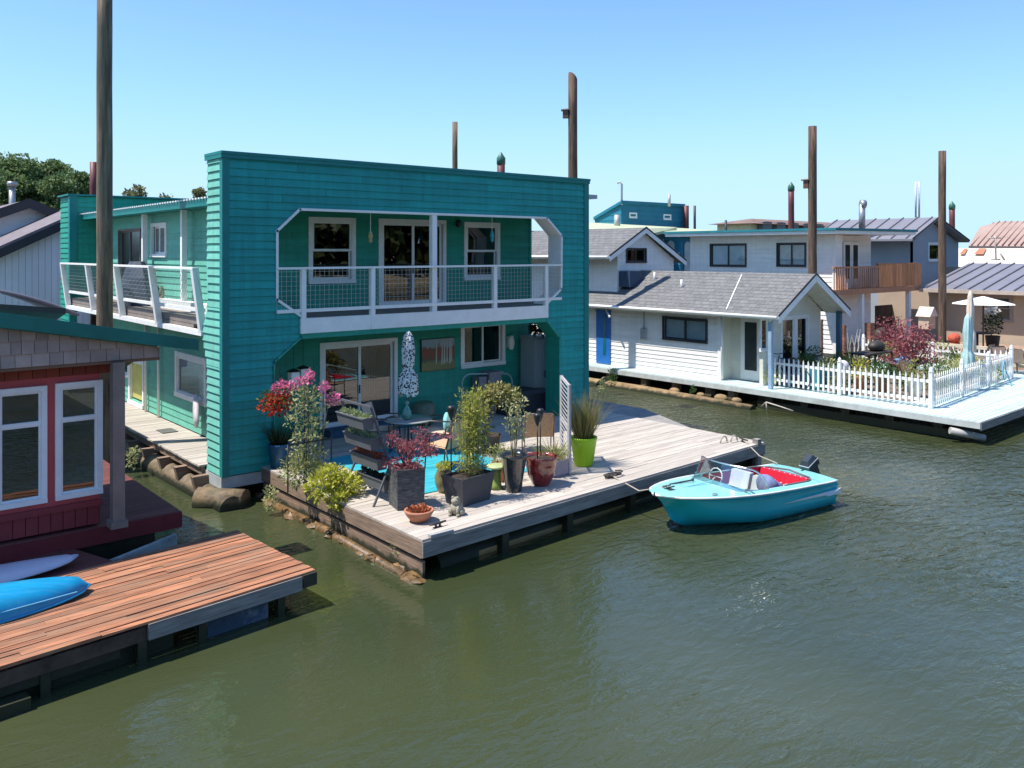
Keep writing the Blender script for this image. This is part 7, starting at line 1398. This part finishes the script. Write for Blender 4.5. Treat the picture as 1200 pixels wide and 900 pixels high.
# dark green covered figure-like plant stand at the window and table
x, y = at(1163,34.5); r = thing('topiary', 'dark green bushy plant with pale top in front of the tan house window', 'plant', (x, y, DZ+.3)); m = MB(); cloud(m, (0,0,1.1),(.35,.35,.45), 500,.12,.06,rs); m.build('foliage', L_dark, r); m = MB(); cloud(m, (0,0,1.6),(.25,.25,.15), 160,.1,.06,rs); m.build('blossoms', leafmat('white_petals', [(.6,.62,.6),(.7,.7,.7)],.3), r); m = MB(); m.lathe([(.2,0),(.28,.6)], n=12); m.build('pot', iron, r)
x, y = at(1145,34.5); r = thing('terrace_table', 'small dark table under the open white umbrella', 'table', (x, y, DZ+.3)); m = MB(); m.lathe([(.6,.70),(.6,.74),(0,.745)], n=18); m.build('tabletop', iron, r); m = MB(); m.tube([(0,0,0),(0,0,.7)],.05,n=8); m.build('pedestal', iron, r)
# clutter under the wooden balcony: covered grill, cedar posts, brick stack
x, y = at(1035,34.5); r = thing('kettle_grill', 'black covered barbecue in the shade under the wooden balcony', 'grill', (x, y, DZ)); m = MB(); m.ball((0,0,.9),.55,.35,.35); m.build('lid', iron, r); m = MB(); m.box(-.5,.5,-.3,.3,.05,.8); m.build('cart', iron, r)
brk = mat('red_brown_blocks', (.30,.12,.07), .8, var=.3, vs=5, island=.3)
for px, w_, h_, f, lab in ((1019,.35,1.45,33.5,'tall red-brown post stump below the white balcony column'),(987,.16,1.5,32.5,'orange cedar post left of the balcony column'),(1048,1.4,.75,33.8,'low red-brown timber planter wall under the balcony'),(960,.13,1.7,31.5,'orange cedar post reflected by the cottage side window')):
    x, y = at(px, f); m = MB(); z_ = 0
    while z_ < h_-.01: m.box(x-w_/2,x+w_/2,y-.12,y+.12,DZ+z_,DZ+z_+.14); z_ += .15
    tag(m.build('timber_stack', brk), lab, 'timber')
for px, f, lab in ((1000,31,'bleached driftwood branches standing by the balcony column'),):
    x, y = at(px, f); m = MB()
    for k in range(7): a_ = k*.9; m.tube([(x+.1*math.cos(a_),y,DZ),(x+.35*math.cos(a_),y+.1*math.sin(a_),DZ+.8),(x+.5*math.cos(a_),y,DZ+1.1+.5*rs.random())],[.03,.025,.01],n=5)
    tag(m.build('driftwood', mat('bleached_wood', (.5,.45,.38), .8)), lab, 'driftwood')
x, y = at(988,25.7); m = MB(); m.ball((x,y,DZ+.85),.17); m.lathe([(.12,0),(.06,.1),(.06,.6),(.1,.7)],(x,y,DZ),n=10); tag(m.build('gazing_ball', mat('pearl_ball', (.65,.6,.58), .3)), 'pale gazing ball on a pedestal behind the middle picket post', 'ornament')

m = MB(); m.box(24.4,31.0,11.4,15.3,DZ+.004,DZ+.014); tag(m.build('garden_mat', mat('brown_mat', (.22,.16,.12), .95, var=.35, vs=3, dirt=.6, dirtcol=(.12,.11,.08))), 'brown woven mat covering the deck inside the picket fence', 'mat')
gcol = [mat('gray_clay', (.25,.22,.2), .8), terra, mat('white_pot', (.65,.63,.6), .6), bluegl, mat('brown_tub', (.2,.12,.07), .7)]
names = ['gray tub of leafy herbs','terracotta pot of pale leaves','white pot of small yellow plants','blue pot of green leaves','brown tub of trailing leaves']
spots = [(25.0,15.0,'just inside the left end of the front pickets'),(24.8,14.2,'behind the fourth bay of front pickets'),(25.2,13.3,'close behind the middle front post'),(24.9,12.5,'between the middle post and the red maple'),(25.1,11.6,'just inside the fence corner'),(26.3,11.5,'along the right pickets near the corner'),(27.6,11.6,'along the middle of the right pickets'),(29.2,11.8,'near the hose end of the right pickets'),(28.6,13.6,'behind the red maple'),(29.8,14.6,'before the farther pickets'),(27.0,14.9,'beside the porch planters')]
for i,(x,y,where) in enumerate(spots):
    k = i % 5; r = thing('potted_plant', names[k]+' '+where, 'potted plant', (x, y, DZ+.014)); h = random.uniform(.28,.5); m = MB(); m.lathe([(.15,0),(.22,h),(.23,h+.03),(.2,h)], n=12); m.build('pot', gcol[(i*3)%5], r)
    m = MB(); cloud(m, (0,0,h+.18), (.36,.36,random.uniform(.3,.5)), 420, .09,.045, rs); m.build('foliage', [L_green,L_olive,L_yel,L_green,L_cream][k], r)
x, y = 27.6, 13.0; r = thing('garden_table', 'low gray table under a pale blue cloth behind the middle of the enclosure', 'table', (x, y, DZ+.014)); m = MB(); m.box(-.6,.6,-.45,.45,.66,.7); m.build('tabletop', mat('gray_tabletop', (.2,.2,.22), .6), r)
for a_, b_ in ((-.5,-.35),(.5,-.35),(-.5,.35),(.5,.35)): m = MB(); m.box(a_-.025,a_+.025,b_-.025,b_+.025,0,.66); m.build('leg', iron, r)
m = MB(); m.box(-.35,.3,-.3,.3,.702,.78); m.ball((0,0,.82),.3,.24,.08); m.v = [(a_+x,b_+y,c_+DZ+.014) for a_,b_,c_ in m.v]; tag(m.build('folded_cloth', mat('sky_blue_cloth', (.25,.4,.65), .9)), 'bundle of sky blue cloth on the low garden table', 'cloth')
for (x,y,rz_,lab) in ((26.3,13.9,R(120),'dark metal chair facing the low cloth-covered table'),(26.6,12.3,R(60),'taupe garden chair left of the red maple')): sling_chair('garden_chair', lab, x, y, rz_, mat('taupe_fabric', (.35,.24,.18), .8), iron)
